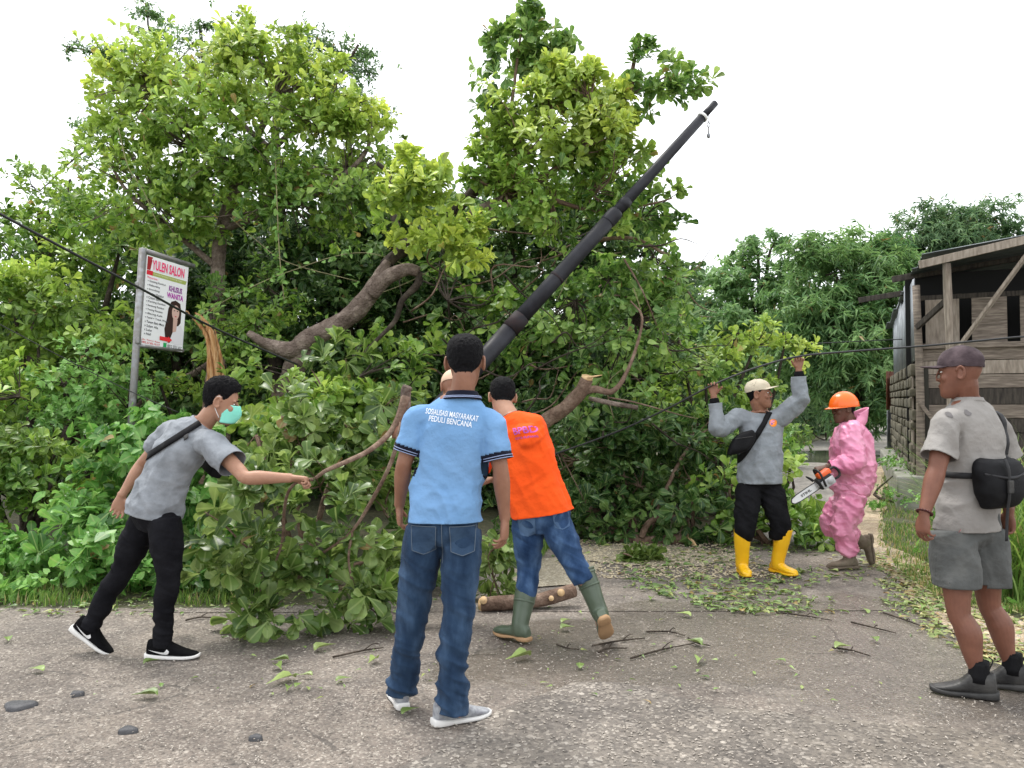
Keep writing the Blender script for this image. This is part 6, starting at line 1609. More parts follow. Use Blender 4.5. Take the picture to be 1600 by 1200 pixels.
# ------------------------------------------------------------------ man in the sky blue polo
def man_blue():
    sp = dict(fw=(-.05, 1, 0), sha=P(654, 656, 3.70), shb=P(768, 662, 3.66), nb=P(722, 617, 3.68), pel=P(692, 812, 3.69), bend=(0.0, .02, 0), build=.955,
              hipa=P(662, 838, 3.70), hipb=P(722, 838, 3.68), ela=P(631, 726, 3.70), elb=P(782, 733, 3.64), wra=P(624, 790, 3.82), wrb=P(789, 812, 3.68),
              kna=P(645, 958, 3.74), knb=P(716, 962, 3.62), ana=W(630, 3.80, .115), anb=W(706, 3.60, .105), toea=(-.30, .95, 0), toeb=(.85, .5, 0),
              head=P(727, 568, 3.70), hf=(.06, 1, -.12), hu=(0, .1, 1), hscale=1.03,
              handa=dict(d=(.02, .10, -1), n=(1, .2, 0), t=(0, 1, 0), curl=(.6, .7, .8, .85)), handb=dict(d=(-.04, -.05, -1), n=(-1, .3, 0), t=(-.2, 1, 0), curl=(.35, .5, .6, .7), spread=.14))
    t = person('person in a sky blue polo shirt and jeans standing with back turned, arms hanging', foot_of(sp))
    V, N, F = build_body(sp)
    b = part('body', V, F, SK_BROWN, t)
    hv, hf_ = hair_shell(V, N, F, sp, .009, seed=3, top=.006, rough_=.003)
    part('hair', hv, hf_, M_HAIR, t)
    at = spine(sp)
    # polo
    s1, o1 = sleeve(sp, 'a', .78, .066, .074, at); s2, o2 = sleeve(sp, 'b', .84, .066, .075, at)
    rows = [(-0.02, .180, .138, (.02, 0, -.02)), (0.10, .176, .134, (.012, 0, 0)), (0.30, .166, .116), (0.5, .172, .118), (0.70, .178, .120), (0.82, .168, .104), (0.92, .122, .084), (0.985, .076, .068), (1.02, .068, .064)]
    ops = [o1, o2, (at(-.02)[0], (0, 0, -1), .3), (at(1.02)[0], (0, -.1, 1), .09)]
    hemz = lambda V: np.interp(V[:, 2], [.85, .98, 1.2, 1.5], [1.5, 1.6, .9, .55])
    V, F = garment([torso(sp, rows), s1, s2], .006, ops, 'tee', .016, 11, ampfn=hemz)
    tr = bvh(V, F)
    for k, o in (('a', o1), ('b', o2)):
        band, F = cut_band(V, F, o[0], o[1], .040, .084)
        ids, inv = np.unique(band, return_inverse=True)
        finish('cuff', V[ids], inv.reshape(band.shape), M_NAVY, t)
    shirt = finish('polo_shirt', V, F, M_BLUEP, t)
    for k, o in (('a', o1), ('b', o2)):
        d = V3(nrm(o[1])); 
        for q in (.012, .023):
            c = V3(o[0]) - d * q
            sv, sf = strap_loop(c, d, (1, 0, 0), tr, 0, 2 * math.pi, .0035, off=.0015, n=40, thick=.0008, maxd=.10)
            part('cuff_stripe', sv, sf, M_STRIPE, shirt)
    # collar
    nb = V3(sp['nb']); up_ = V3(nrm(V3(sp['head']) - nb)); up_ = V3(nrm(up_ * .6 + np.array((0, 0, .5))))
    R = V3((1, -.02, 0)); Fw = np.cross(up_, R)
    Vc, Fc = loft([(nb - up_ * .022, R, Fw, .092, .080), (nb - up_ * .002, R, Fw, .080, .072), (nb + up_ * .016, R, Fw, .069, .066)], 40, 4, cap=False)
    V2, F2 = solidify(Vc, np.array(Fc), .004)
    col = part('collar', V2, F2, M_NAVY, t)
    for h, w in ((-.016, .093), (-.010, .090)):
        part('collar_stripe', *loft([(nb + up_ * h, R, Fw, w * 1.0, w * .87), (nb + up_ * (h + .003), R, Fw, w * .985, w * .86)], 40, 1, cap=False), M_STRIPE, col)
    # print on the back
    u = V3(nrm(V3(P(747, 652, 3.6)) - V3(P(661, 638, 3.6)))); v = np.cross(np.array((0, 1, 0)), u) * -1; v = V3(nrm(v))
    if v[2] < 0: v = -v
    part('print', *text_decal('SOSIALISASI MASYARAKAT', .245, .026, P(662, 645, 3.58), u, v, (0, -1, .05), tr, bold=.012), M_PRW, shirt, smooth=False)
    part('print', *text_decal('PEDULI BENCANA', .200, .026, P(668, 657, 3.58), u, v, (0, -1, .05), tr, bold=.012), M_PRW, shirt, smooth=False)
    # jeans
    spj = dict(sp); 
    for k in 'ab':
        d = V3(nrm(V3(sp['an' + k]) - V3(sp['kn' + k]))); spj['an' + k] = V3(sp['an' + k]) + d * .055
    lst, ops = legs_garment(spj, (.096, .082, .074, .070, .070), waist=(.13, .138, .096))
    amp = lambda V: np.interp(V[:, 2], [.05, .25, .45, .8, 1.0], [1.7, 1.3, .8, .6, .3])
    V, F = garment(lst, .006, ops + [(at(.16)[0], (0, 0, 1), .3)], 'pants', .014, 21, ampfn=amp, top=sp['pel'].z)
    jeans = finish('jeans', V, F, M_DENIM, t)
    tr = bvh(V, F)
    Ms = mat('denim_stitch', (0.10, 0.13, 0.17), rough=.9)
    Mp = cloth('denim_pocket', (0.014, 0.031, 0.066), (0.050, 0.090, 0.155), nscale=9)
    for px, name in ((661, 'l'), (723, 'r')):
        o = V3(P(px, 842, 3.58))
        poly = [(-.058, .055), (.058, .055), (.052, -.055), (0, -.072), (-.052, -.055)]
        part('back_pocket', *shape_decal(poly, org=o, u=(1, 0, 0), v=(0, .1, 1), n=(0, -1, 0), tree=tr, off=.010, maxlen=.008), Mp, jeans)
        for i in range(5):
            a, c = np.array(poly[i]), np.array(poly[(i + 1) % 5]); d = (c - a) / np.linalg.norm(c - a); n = np.array((-d[1], d[0])) * .0016
            part('stitch', *shape_decal([tuple(a - n), tuple(c - n), tuple(c + n), tuple(a + n)], org=o, u=(1, 0, 0), v=(0, .1, 1), n=(0, -1, 0), tree=tr, off=.012, maxlen=.01), Ms, jeans)
    part('stitch', *shape_decal([(-.002, -.12), (.002, -.12), (.002, .10), (-.002, .10)], org=V3(P(690, 840, 3.58)), u=(1, 0, 0), v=(0, .1, 1), n=(0, -1, 0), tree=tr, off=.003), Ms, jeans)
    shoe(W(628, 3.83, .088), (-.30, .95, 0), (0, 0, 1), t, M_SHOEG, M_SOLEW, mark=M_SWO, mark_side=-1, L=.29, sock=M_SHOEG)
    shoe(W(704, 3.61, .088), (.85, .5, 0), (0, 0, 1), t, M_SHOEG, M_SOLEW, mark=M_SWO, mark_side=1, L=.29, sock=M_SHOEG)
    return sp

# ------------------------------------------------------------------ man in the grey t-shirt bending to the branch
def man_grey():
    sp = dict(fw=(.75, .45, -.3), sha=P(268, 676, 4.76), shb=P(333, 695, 4.50), nb=P(316, 662, 4.62), pel=P(243, 798, 4.60), bend=(-.05, -.02, .05), build=.96, nofoota=1, nofootb=1,
              hipa=P(226, 815, 4.68), hipb=P(258, 818, 4.52), ela=P(222, 725, 4.90), elb=P(384, 746, 4.36), wra=P(190, 775, 4.86), wrb=P(456, 747, 4.42),
              kna=P(190, 895, 4.68), knb=P(264, 908, 4.50), ana=P(143, 975, 4.66), anb=W(258, 4.54, .10), toea=(.8, .05, -.5), toeb=(1, .06, 0),
              head=P(345, 628, 4.60), hf=(.93, .20, -.26), hu=(.25, 0, 1),
              handa=dict(d=(-.25, 0, -1), n=(.3, -1, 0), t=(1, 0, 0), curl=(.5, .6, .7, .7)), handb=dict(d=(1, .05, -.12), n=(-.1, -.35, -1), t=(0, 1, 0), curl=(1.15, 1.25, 1.3, 1.3), spread=.05, tdir=(.8, .2, -.45), tc=.5))
    t = person('person in grey t-shirt and green face mask leaning over to pull the leafy branch', foot_of(sp))
    V, N, F = build_body(sp)
    part('body', V, F, SK_TAN, t)
    hv, hf_ = hair_shell(V, N, F, sp, .010, seed=8, top=.022, rough_=.006)
    part('hair', hv, hf_, M_HAIR, t)
    eyes(sp, t)
    at = spine(sp)
    s1, o1 = sleeve(sp, 'a', .55, .078, .082, at); s2, o2 = sleeve(sp, 'b', .62, .080, .085, at)
    dn = V3(nrm(V3(sp['pel']) - V3(sp['nb'])))
    rows = [(-0.06, .176, .150), (0.08, .172, .145), (0.30, .160, .128), (0.5, .164, .122), (0.70, .174, .120), (0.84, .170, .104), (0.93, .124, .082), (0.985, .078, .068), (1.02, .068, .064)]
    V, F = garment([torso(sp, rows), s1, s2], .006, [o1, o2, (at(-.06)[0], -(at(.02)[0] - at(-.06)[0]), .3), (at(1.02)[0], at(1.02)[0] - at(.95)[0], .09)], 'tee', .018, 31)
    tee = finish('tshirt', V, F, M_GREYT, t)
    tr = bvh(V, F)
    # neck rib
    nb = V3(sp['nb']); ax = V3(nrm(at(1.02)[0] - at(.93)[0])); U = at(1)[1]; Wv = np.cross(ax, U)
    Vc, Fc = loft([(nb - ax * .010, U, Wv, .082, .074), (nb + ax * .008, U, Wv, .070, .066)], 36, 3, cap=False)
    V2, F2 = solidify(Vc, np.array(Fc), .004)
    part('neckband', V2, F2, M_GREYT, t)
    # strap across the back
    c = at(.62)[0]
    p1, p2 = V3(P(250, 706, 4.55)), V3(P(330, 655, 4.45))
    pn = np.cross(p2 - p1, V3(P(290, 690, 4.3)) - V3(P(290, 690, 4.8)))
    c2 = (V3(P(268, 688, 4.60)) + V3(P(312, 648, 4.60))) / 2 + V3((0.0, .02, -.02))
    bag = thing('chest_bag', 'black sling bag worn across the back of the bending man in grey', 'bag', tuple(c2))
    part('strap', *strap_loop(c2, pn, (0, -1, .1), tr, -math.pi, math.pi, .034, off=.006, n=90, thick=.004), M_NYLON, bag)
    for px, py in ((316, 658), (270, 686)):
        o = V3(P(px, py, 4.3)); h = tr.ray_cast(Vector(o), Vector((0, 1, 0)), 1)
        if h[0]:
            part('buckle', *box(np.array(h[0]) + V3(h[1]) * .010, (.017, .014, .005), U=nrm(p2 - p1), W=nrm(Vector(h[1]).cross(Vector(p2 - p1))), Z=h[1], bev=.003), M_LEATH, bag)
    q = at(.6)[0] + V3(sp['fw']) * .16
    part('pouch', *box(q + np.array((0.03, .05, 0)), (.10, .035, .07), U=at(.6)[1], W=nrm(sp['fw']), Z=nrm(np.cross(at(.6)[1], V3(nrm(sp['fw'])))), bev=.02), M_NYLON, bag)
    # small label on the sleeve
    o = V3(o2[0]) - V3(nrm(o2[1])) * .012
    h = tr.ray_cast(Vector(o + np.array((0.04, -.2, 0))), Vector((-.1, 1, 0)), 1)
    if h[0]: part('sleeve_tag', *box(np.array(h[0]), (.010, .006, .002), U=(1, 0, 0), Z=h[1], W=nrm(Vector(h[1]).cross(Vector((1, 0, 0))))), M_NAVY, tee, smooth=False)
    spj = dict(sp)
    for k in 'ab':
        d = V3(nrm(V3(sp['an' + k]) - V3(sp['kn' + k]))); spj['an' + k] = V3(sp['an' + k]) + d * .035
    lst, ops = legs_garment(spj, (.094, .078, .066, .058, .050), waist=(.14, .140, .110))
    V, F = garment(lst, .006, ops + [(at(.14)[0], (.3, 0, 1), .3)], 'pants', .011, 41, top=sp['pel'].z + .02)
    finish('trousers', V, F, M_BLACKD, t)
    # mask over nose and mouth
    hc, R, Fw, U, hs = sp['_head']
    L = lambda x, y, z: hc + R * x + Fw * y + U * z
    rows = []
    for i in range(13):
        z = .004 - .108 * i / 12
        row = []
        for j in range(17):
            a = math.pi * (j / 16) - math.pi / 2
            w = .060 - .012 * abs(i / 12 - .35)
            bul = .030 * math.exp(-(a / .7) ** 2) * math.sin(math.pi * min(1, .12 + .85 * i / 12))
            row.append(L(w * math.sin(a), .030 + .070 * math.cos(a) ** .8 + bul + .0015 * math.sin(i * 2.6), z - .006 * (1 - math.cos(a))))
        rows += row
    Fm = np.array([(i * 17 + j, i * 17 + j + 1, (i + 1) * 17 + j + 1, (i + 1) * 17 + j) for i in range(12) for j in range(16)])
    V2, F2 = solidify(np.array(rows), Fm, .002)
    mk_ = part('face_mask', V2, F2, M_MASK, t)
    for sx in (-1, 1):
        part('ear_loop', *tube([L(sx * .058, .040, -.010), L(sx * .068, .018, .014), L(sx * .082, -.004, .036), L(sx * .084, -.024, .014), L(sx * .078, -.016, -.026), L(sx * .058, .022, -.085)], .002, n=6, sub=5), M_WSTR, mk_)
    shoe(P(141, 977, 4.66), (.82, .03, -.55), (.55, 0, .82), t, M_SHOEB, M_SOLEW, mark=M_SWW, mark_side=1, L=.29, sock=M_SHOEB)
    shoe(W(258, 4.54, .087), (1, .06, 0), (0, 0, 1), t, M_SHOEB, M_SOLEW, mark=M_SWW, mark_side=1, L=.30, sock=M_SHOEB)
    return sp

# ------------------------------------------------------------------ man in the orange shirt
def man_orange():
    sp = dict(fw=(-.30, .90, -.2), sha=P(757, 686, 5.02), shb=P(826, 684, 4.86), nb=P(797, 652, 5.0), pel=P(846, 800, 4.92), bend=(.02, -.04, .03), build=1.06,
              hipa=P(824, 818, 4.95), hipb=P(866, 814, 4.90), ela=P(742, 742, 5.2), elb=P(822, 745, 5.16), wra=P(712, 738, 5.36), wrb=P(772, 750, 5.36),
              kna=P(826, 885, 4.98), knb=P(894, 872, 4.84), ana=W(812, 4.86, .10), anb=P(937, 958, 4.76), toea=(-.75, .65, 0), toeb=(.15, .75, -.6),
              head=P(785, 622, 5.12), hf=(-.12, 1, -.45), hu=(0, .4, 1),
              handa=dict(d=(-.6, .6, 0), n=(0, .2, -1), t=(1, 0, 0)), handb=dict(d=(-.6, .6, 0), n=(0, .2, -1), t=(-1, 0, 0)))
    t = person('person in a bright orange shirt and tall green rubber boots stepping forward, seen from behind', foot_of(sp))
    V, N, F = build_body(sp, .005)
    part('body', V, F, SK_TAN, t)
    hv, hf_ = hair_shell(V, N, F, sp, .010, seed=13, top=.006)
    part('hair', hv, hf_, M_HAIR, t)
    at = spine(sp)
    s1, o1 = sleeve(sp, 'a', .8, .078, .080, at); s2, o2 = sleeve(sp, 'b', .8, .080, .082, at)
    ax0 = at(.05)[0] - at(-.06)[0]
    rows = [(-0.03, .182, .135), (0.08, .176, .130), (0.30, .158, .118), (0.5, .164, .116), (0.70, .176, .118), (0.84, .170, .104), (0.93, .124, .082), (0.985, .078, .068), (1.02, .068, .064)]
    V, F = garment([torso(sp, rows), s1, s2], .006, [o1, o2, (at(-.03)[0], -ax0, .3), (at(1.02)[0], at(1.02)[0] - at(.95)[0], .09)], 'tee', .018, 51)
    sh = finish('shirt', V, F, M_ORANGE, t)
    tr = bvh(V, F)
    nb = V3(sp['nb']); ax = V3(nrm(at(1.0)[0] - at(.9)[0] + np.array((0, 0, .04)))); U = at(1)[1]; Wv = np.cross(ax, U)
    Vc, Fc = loft([(nb - ax * .018, U, Wv, .088, .078), (nb - ax * .002, U, Wv, .078, .072), (nb + ax * .010, U, Wv, .070, .067)], 36, 3, cap=False)
    V2, F2 = solidify(Vc, np.array(Fc), .004)
    col = part('collar', V2, F2, M_NAVY, t)
    part('collar_edge', *loft([(nb - ax * .021, U, Wv, .0915, .081), (nb - ax * .010, U, Wv, .086, .0775)], 36, 1, cap=False), M_ORANGE, col)
    u = V3(nrm(V3(P(846, 668, 4.75)) - V3(P(797, 674, 4.8)))); v = V3(nrm(at(.8)[0] - at(.5)[0])); n = V3(nrm(np.cross(u, v)))
    if n[1] > 0: n = -n
    part('print', *text_decal('BPBD', .150, .044, P(795, 678, 4.72), u, v, n, tr, bold=.02), M_PRP, sh, smooth=False)
    part('print', *text_decal('KOTA KUPANG', .145, .014, P(797, 686, 4.72), u, v, n, tr, bold=.02), M_PRP, sh, smooth=False)
    lst, ops = legs_garment(sp, (.092, .078, .066, .060, .052), waist=(.14, .142, .108), cut={'a': .76, 'b': .70})
    V, F = garment(lst, .006, [(at(.14)[0], (0, 0, 1), .3)], 'pants', .012, 61, top=sp['pel'].z)
    jeans = finish('jeans', V, F, M_DENIM2, t)
    tr = bvh(V, F)
    Mp = cloth('denim_pocket_blue', (0.045, 0.085, 0.17), (0.12, 0.20, 0.33), nscale=9, bump=.4, bscale=300)
    for px, py in ((824, 826), (878, 812)):
        part('back_pocket', *shape_decal([(-.052, .05), (.052, .05), (.046, -.05), (0, -.064), (-.046, -.05)], org=V3(P(px, py, 4.75)), u=(1, 0, .12), v=(-.12, .1, 1), n=(0, -1, 0), tree=tr, off=.004, maxlen=.015), Mp, jeans)
    boot(P(823, 918, 4.94), sp['ana'], sp['toea'], t, M_RUBG, M_SOLET)
    boot(P(911, 890, 4.83), sp['anb'], (.15, .75, -.62), t, M_RUBG, M_SOLET, upv=(-.3, .6, .62))
    return sp

# ------------------------------------------------------------------ man in the cream cap lifting the cable
def man_cable():
    sp = dict(fw=(.1, -1, 0), sha=P(1152, 654, 6.92), shb=P(1221, 650, 6.86), nb=P(1188, 643, 6.93), pel=P(1187, 750, 6.90), bend=(0, -.02, 0), build=1.04,
              hipa=P(1170, 766, 6.88), hipb=P(1204, 766, 6.88), ela=P(1122, 670, 6.76), elb=P(1251, 624, 6.76), wra=P(1115, 618, 6.77), wrb=P(1248, 577, 6.76),
              kna=P(1164, 822, 6.78), knb=P(1219, 818, 6.80), ana=W(1157, 6.82, .10), anb=W(1212, 6.84, .10), toea=(-.05, -1, 0), toeb=(.50, -.85, 0),
              head=P(1186, 616, 6.88), hf=(.88, -.45, .08), hu=(-.15, 0, 1), hscale=1.03,
              handa=dict(d=(-.05, .0, 1), n=(-.25, -1, .1), t=(1, 0, 0), curl=(1.0, .95, .9, .7), tc=.4, spread=.16), handb=dict(d=(0, .0, 1), n=(0, -1, .1), t=(-1, 0, 0), curl=(1.1, 1.15, 1.15, 1.1), tc=.4, spread=.10))
    t = person('person in a cream cap and yellow rubber boots lifting the black cable with both hands', foot_of(sp))
    V, N, F = build_body(sp)
    part('body', V, F, SK_BROWN, t)
    hv, hf_ = hair_shell(V, N, F, sp, .006, seed=23)
    part('hair', hv, hf_, M_HAIR, t)
    eyes(sp, t)
    cap(sp, t, M_CAPW, brim_len=.072, tilt=.12, z0=.034, hole=True)
    hc, R, Fw, U, hs = sp['_head']
    part('moustache', *tube([hc + R * -.026 + Fw * .089 - U * .050, hc + Fw * .100 - U * .042, hc + R * .026 + Fw * .089 - U * .050], [.003, .006, .003], n=8, sub=5, flat=.6), mat('grey_hair', (.12, .11, .10)), t)
    at = spine(sp)
    s1, o1 = sleeve(sp, 'a', 1.80, .076, .048, at, r_el=.064); s2, o2 = sleeve(sp, 'b', 1.80, .076, .048, at, r_el=.066)
    rows = [(-0.06, .172, .135, (0, 0, 0)), (0.10, .176, .145), (0.30, .174, .148), (0.5, .168, .132), (0.70, .172, .122), (0.84, .166, .104), (0.93, .124, .082), (0.985, .078, .068), (1.02, .068, .064)]
    V, F = garment([torso(sp, rows), s1, s2], .007, [o1, o2, (at(-.06)[0], (0, 0, -1), .3), (at(1.02)[0], (0, -.2, 1), .09)], 'tee', .018, 71)
    tr = bvh(V, F)
    sw = finish('sweatshirt', V, F, M_GREYS, t)
    for k, o in (('a', o1), ('b', o2)):
        d = V3(nrm(o[1])); p = V3(o[0])
        part('cuff', *tube([p - d * .012, p + d * .018, p + d * .034], [.043, .040, .037], n=20, sub=2, cap=True), M_BLACKC, t)
    nb = V3(sp['nb']); R2 = np.array((1, 0, 0.0)); up_ = V3(nrm((0.0, -.25, 1))); Fw2 = np.cross(up_, R2)
    Vc, Fc = loft([(nb - up_ * .022 + Fw2 * 0, R2, Fw2, .094, .082), (nb - up_ * .004, R2, Fw2, .080, .074), (nb + up_ * .016, R2, Fw2, .070, .068)], 36, 3, cap=False)
    V2, F2 = solidify(Vc, np.array(Fc), .004)
    part('collar', V2, F2, M_BLACKC, t)
    # round badge on the chest
    o = V3(P(1213, 660, 6.7)) + np.array((0, 0, 0))
    cir = lambda r: [(r * math.cos(a), r * math.sin(a)) for a in np.linspace(0, 2 * math.pi, 24, endpoint=False)]
    kw = dict(org=V3(P(1214, 661, 6.7)), u=(1, 0, 0), v=(0, 0, 1), n=(0, -1, 0), tree=tr, maxlen=.02)
    part('badge', *shape_decal(cir(.033), off=.003, **kw), M_SWO, sw, smooth=False)
    part('badge', *shape_decal(cir(.026), off=.0045, **kw), mat('badge_pink', (.80, .30, .40)), sw, smooth=False)
    part('badge', *shape_decal([(-.020, -.014), (.020, -.014), (0, .022)], off=.006, **kw), mat('badge_blue', (.05, .08, .45)), sw, smooth=False)
    lst, ops = legs_garment(sp, (.104, .092, .084, .070, .062), waist=(.14, .156, .128), cut={'a': .70, 'b': .70})
    V, F = garment(lst, .007, [], 'pants', .013, 81)
    tz = finish('trousers', V, F, M_BLACKC, t)
    boot(W(1158, 6.78, .395), sp['ana'], sp['toea'], t, M_RUBY, M_RUBY, rtop=.070, rank=.052, rings=False)
    boot(W(1223, 6.80, .400), sp['anb'], sp['toeb'], t, M_RUBY, M_RUBY, rtop=.070, rank=.052, rings=False)
    # shoulder bag
    p1, p2 = V3(P(1197, 640, 6.7)), V3(P(1160, 700, 6.7))
    pn = np.cross(p2 - p1, (0, 1, 0))
    c = V3(P(1183, 668, 6.90))
    bag = thing('shoulder_bag', 'black shoulder bag slung across the man in yellow boots, hanging by the hip', 'bag', tuple(P(1160, 708, 6.8)))
    part('strap', *strap_loop(c, pn, (0, -1, 0), tr, -math.pi * .98, math.pi * .98, .042, off=.006, n=80, thick=.004), M_NYLON, bag)
    bc = V3(P(1160, 690, 6.74))
    Vb, Fb = loft([(bc + np.array((-.045, 0.03, -.105)), (1, 0, .25), (0, 1, 0), .050, .028, 3), (bc + np.array((-.035, 0.0, -.08)), (1, 0, .25), (0, 1, 0), .095, .045, 3), (bc, (1, 0, .25), (0, 1, 0), .105, .050, 3.2), (bc + np.array((.02, 0, .06)), (1, 0, .25), (0, 1, 0), .080, .040, 3), (bc + np.array((.035, 0, .085)), (1, 0, .25), (0, 1, 0), .045, .02, 2.6)], 24, 4)
    Vb = Vb + (fbm(Vb * 16, 7, 2) * .006)[:, None]
    part('pouch', Vb, Fb, M_NYLON, bag)
    part('zip', *tube([bc + np.array((-.075, -.048, .025)), bc + np.array((0, -.054, .035)), bc + np.array((.075, -.045, .045))], .003, n=6, sub=4), M_LEATH, bag)
    return sp

# ------------------------------------------------------------------ man in pink overalls
def man_pink():
    sp = dict(fw=(-1, 0, 0), sha=P(1331, 676, 6.93), shb=P(1327, 676, 7.27), nb=P(1329, 660, 7.1), pel=P(1329, 762, 7.1), bend=(.03, 0, 0), build=1.06,
              hipa=P(1331, 778, 7.01), hipb=P(1325, 778, 7.19), ela=P(1334, 724, 6.86), elb=P(1327, 724, 7.34), wra=P(1291, 730, 6.88), wrb=P(1290, 748, 7.18),
              kna=P(1317, 826, 6.99), knb=P(1300, 818, 7.19), ana=W(1324, 7.02, .11), anb=P(1346, 846, 7.24), toea=(-1, -.08, 0), toeb=(.1, 0, -1), nofootb=1,
              head=P(1318, 639, 7.1), hf=(-1, -.06, -.08), hu=(0, 0, 1), hscale=1.0,
              handa=dict(d=(-1, .05, -.2), n=(0, .25, -1), t=(0, 1, 0), curl=(1.1, 1.1, 1.1, 1.1), tdir=(-.4, .7, -.5)), handb=dict(d=(-1, 0, -.2), n=(0, -.3, -1), t=(0, -1, 0), curl=(1.1, 1.1, 1.1, 1.1)))
    t = person('person in pink overalls and an orange hard hat holding a chainsaw', foot_of(sp))
    V, N, F = build_body(sp, .005)
    part('body', V, F, SK_DARK, t)
    hv, hf_ = hair_shell(V, N, F, sp, .007, seed=33)
    part('hair', hv, hf_, M_HAIR, t)
    eyes(sp, t)
    hc, R, Fw, U, hs = sp['_head']
    # hard hat
    L = lambda x, y, z: hc + R * x + Fw * y + U * z
    secs = []
    for q in (0, .1, .25, .45, .65, .8, .9, .97, 1.0):
        k = (1 - q ** 2.3) ** .5 if q < 1 else .03
        secs.append((L(0, -.008, .022 + .128 * q), R, Fw, .108 * k, .128 * k, 2.15))
    Vh, Fh = loft(secs, 48, 3, cap=False)
    x = (Vh - hc) @ R
    z = (Vh - hc) @ U
    Vh = Vh + np.outer(.006 * np.exp(-(x / .022) ** 2) * np.clip((z - .05) / .04, 0, 1), U)
    V2, F2 = solidify(Vh, np.array(Fh), .003)
    hat = part('hard_hat', V2, F2, M_HELM, t)
    rows = []
    for i in range(5):
        for j in range(49):
            a = 2 * math.pi * j / 48
            ext = .008 + .042 * max(0, math.sin(a)) ** 2.0
            r_ = i / 4
            x_, y_ = math.cos(a) * (.106 + ext * .4 * r_), -.008 + math.sin(a) * (.126 + ext * r_)
            rows.append(L(x_, y_, .026 - .010 * r_ * (1 + .4 * max(0, math.sin(a)))))
    Fb = np.array([(i * 49 + j, (i + 1) * 49 + j, (i + 1) * 49 + j + 1, i * 49 + j + 1) for i in range(4) for j in range(48)])
    V2, F2 = solidify(np.array(rows), Fb, .003)
    part('brim', V2, F2, M_HELM, hat)
    at = spine(sp)
    s1, o1 = sleeve(sp, 'a', 1.92, .088, .050, at, r_el=.080); s2, o2 = sleeve(sp, 'b', 1.92, .088, .050, at, r_el=.080)
    rows = [(-0.02, .180, .165), (0.08, .186, .172, (.01, 0, 0)), (0.25, .190, .178, (.01, 0, 0)), (0.5, .188, .170), (0.70, .186, .158), (0.84, .176, .130), (0.93, .130, .100), (1.0, .090, .088), (1.05, .082, .084)]
    amp = lambda V: np.ones(len(V))
    V, F = garment([torso(sp, rows), s1, s2], .007, [o1, (at(1.05)[0], (-.2, 0, 1), .10)], 'crumple', .024, 91, smooth=2)
    finish('overall_top', V, F, M_PINK, t)
    ax = V3((.10, 0, 1)); ax /= np.linalg.norm(ax); n0 = V3(sp['nb']) + np.array((.015, 0, 0))
    Vc, Fc = loft([(n0 - ax * .03, (0, 1, 0), (1, 0, 0), .098, .100), (n0 + ax * .01 + np.array((.018, 0, 0)), (0, 1, 0), (1, 0, -.1), .098, .096), (n0 + ax * .06 + np.array((.03, 0, 0)), (0, 1, 0), (1, 0, -.3), .094, .088), (n0 + ax * .085 + np.array((.045, 0, .01)), (0, 1, 0), (1, 0, .5), .092, .084)], 40, 5, cap=False)
    keepv = Vc @ np.array((1.0, 0, 0)) > (n0[0] - .055 - .0)
    # front of the hood is open: drop the upper front
    Fc = np.array(Fc); cc = Vc[Fc].mean(1)
    Fc = Fc[~((cc[:, 0] < n0[0] - .02 + (cc[:, 2] - n0[2]) * .55) & (cc[:, 2] > n0[2] - .005))]
    N_ = np.zeros_like(Vc)
    Vc = Vc + (fbm(Vc * 22, 12, 2) * .006)[:, None] * np.array((1, 1, .3))
    V2, F2 = solidify(Vc, Fc, .004)
    part('hood_collar', V2, F2, M_PINK, t)
    spj = dict(sp); spj['ana'] = V3(sp['ana']) + np.array((0, 0, .02)); 
    lst, ops = legs_garment(spj, (.118, .106, .094, .090, .068), rows=[(-0.20, .085, .09), (-0.12, .150, .125), (-0.04, .178, .150), (0.06, .180, .158)], waist=(.14, .176, .160), cut={'a': .98, 'b': .84})
    V, F = garment(lst, .007, [], 'crumple', .028, 95, smooth=2)
    finish('overall_trousers', V, F, M_PINK, t)
    wv, wf = tube([at(-.03)[0], at(.04)[0]], [.185, .185], n=40, sub=3)
    boot(W(1326, 7.02, .25), V3(sp['ana']) - np.array((0, 0, .01)), sp['toea'], t, M_MUDB, M_MUDB, rtop=.058, rank=.052, rings=False, name='work_boot')
    boot(P(1332, 836, 7.23), P(1349, 848, 7.24), (.05, 0, -1), t, M_MUDB, M_MUDB, rtop=.060, rank=.054, upv=(-1, 0, -.05), rings=False, name='work_boot')
    return sp

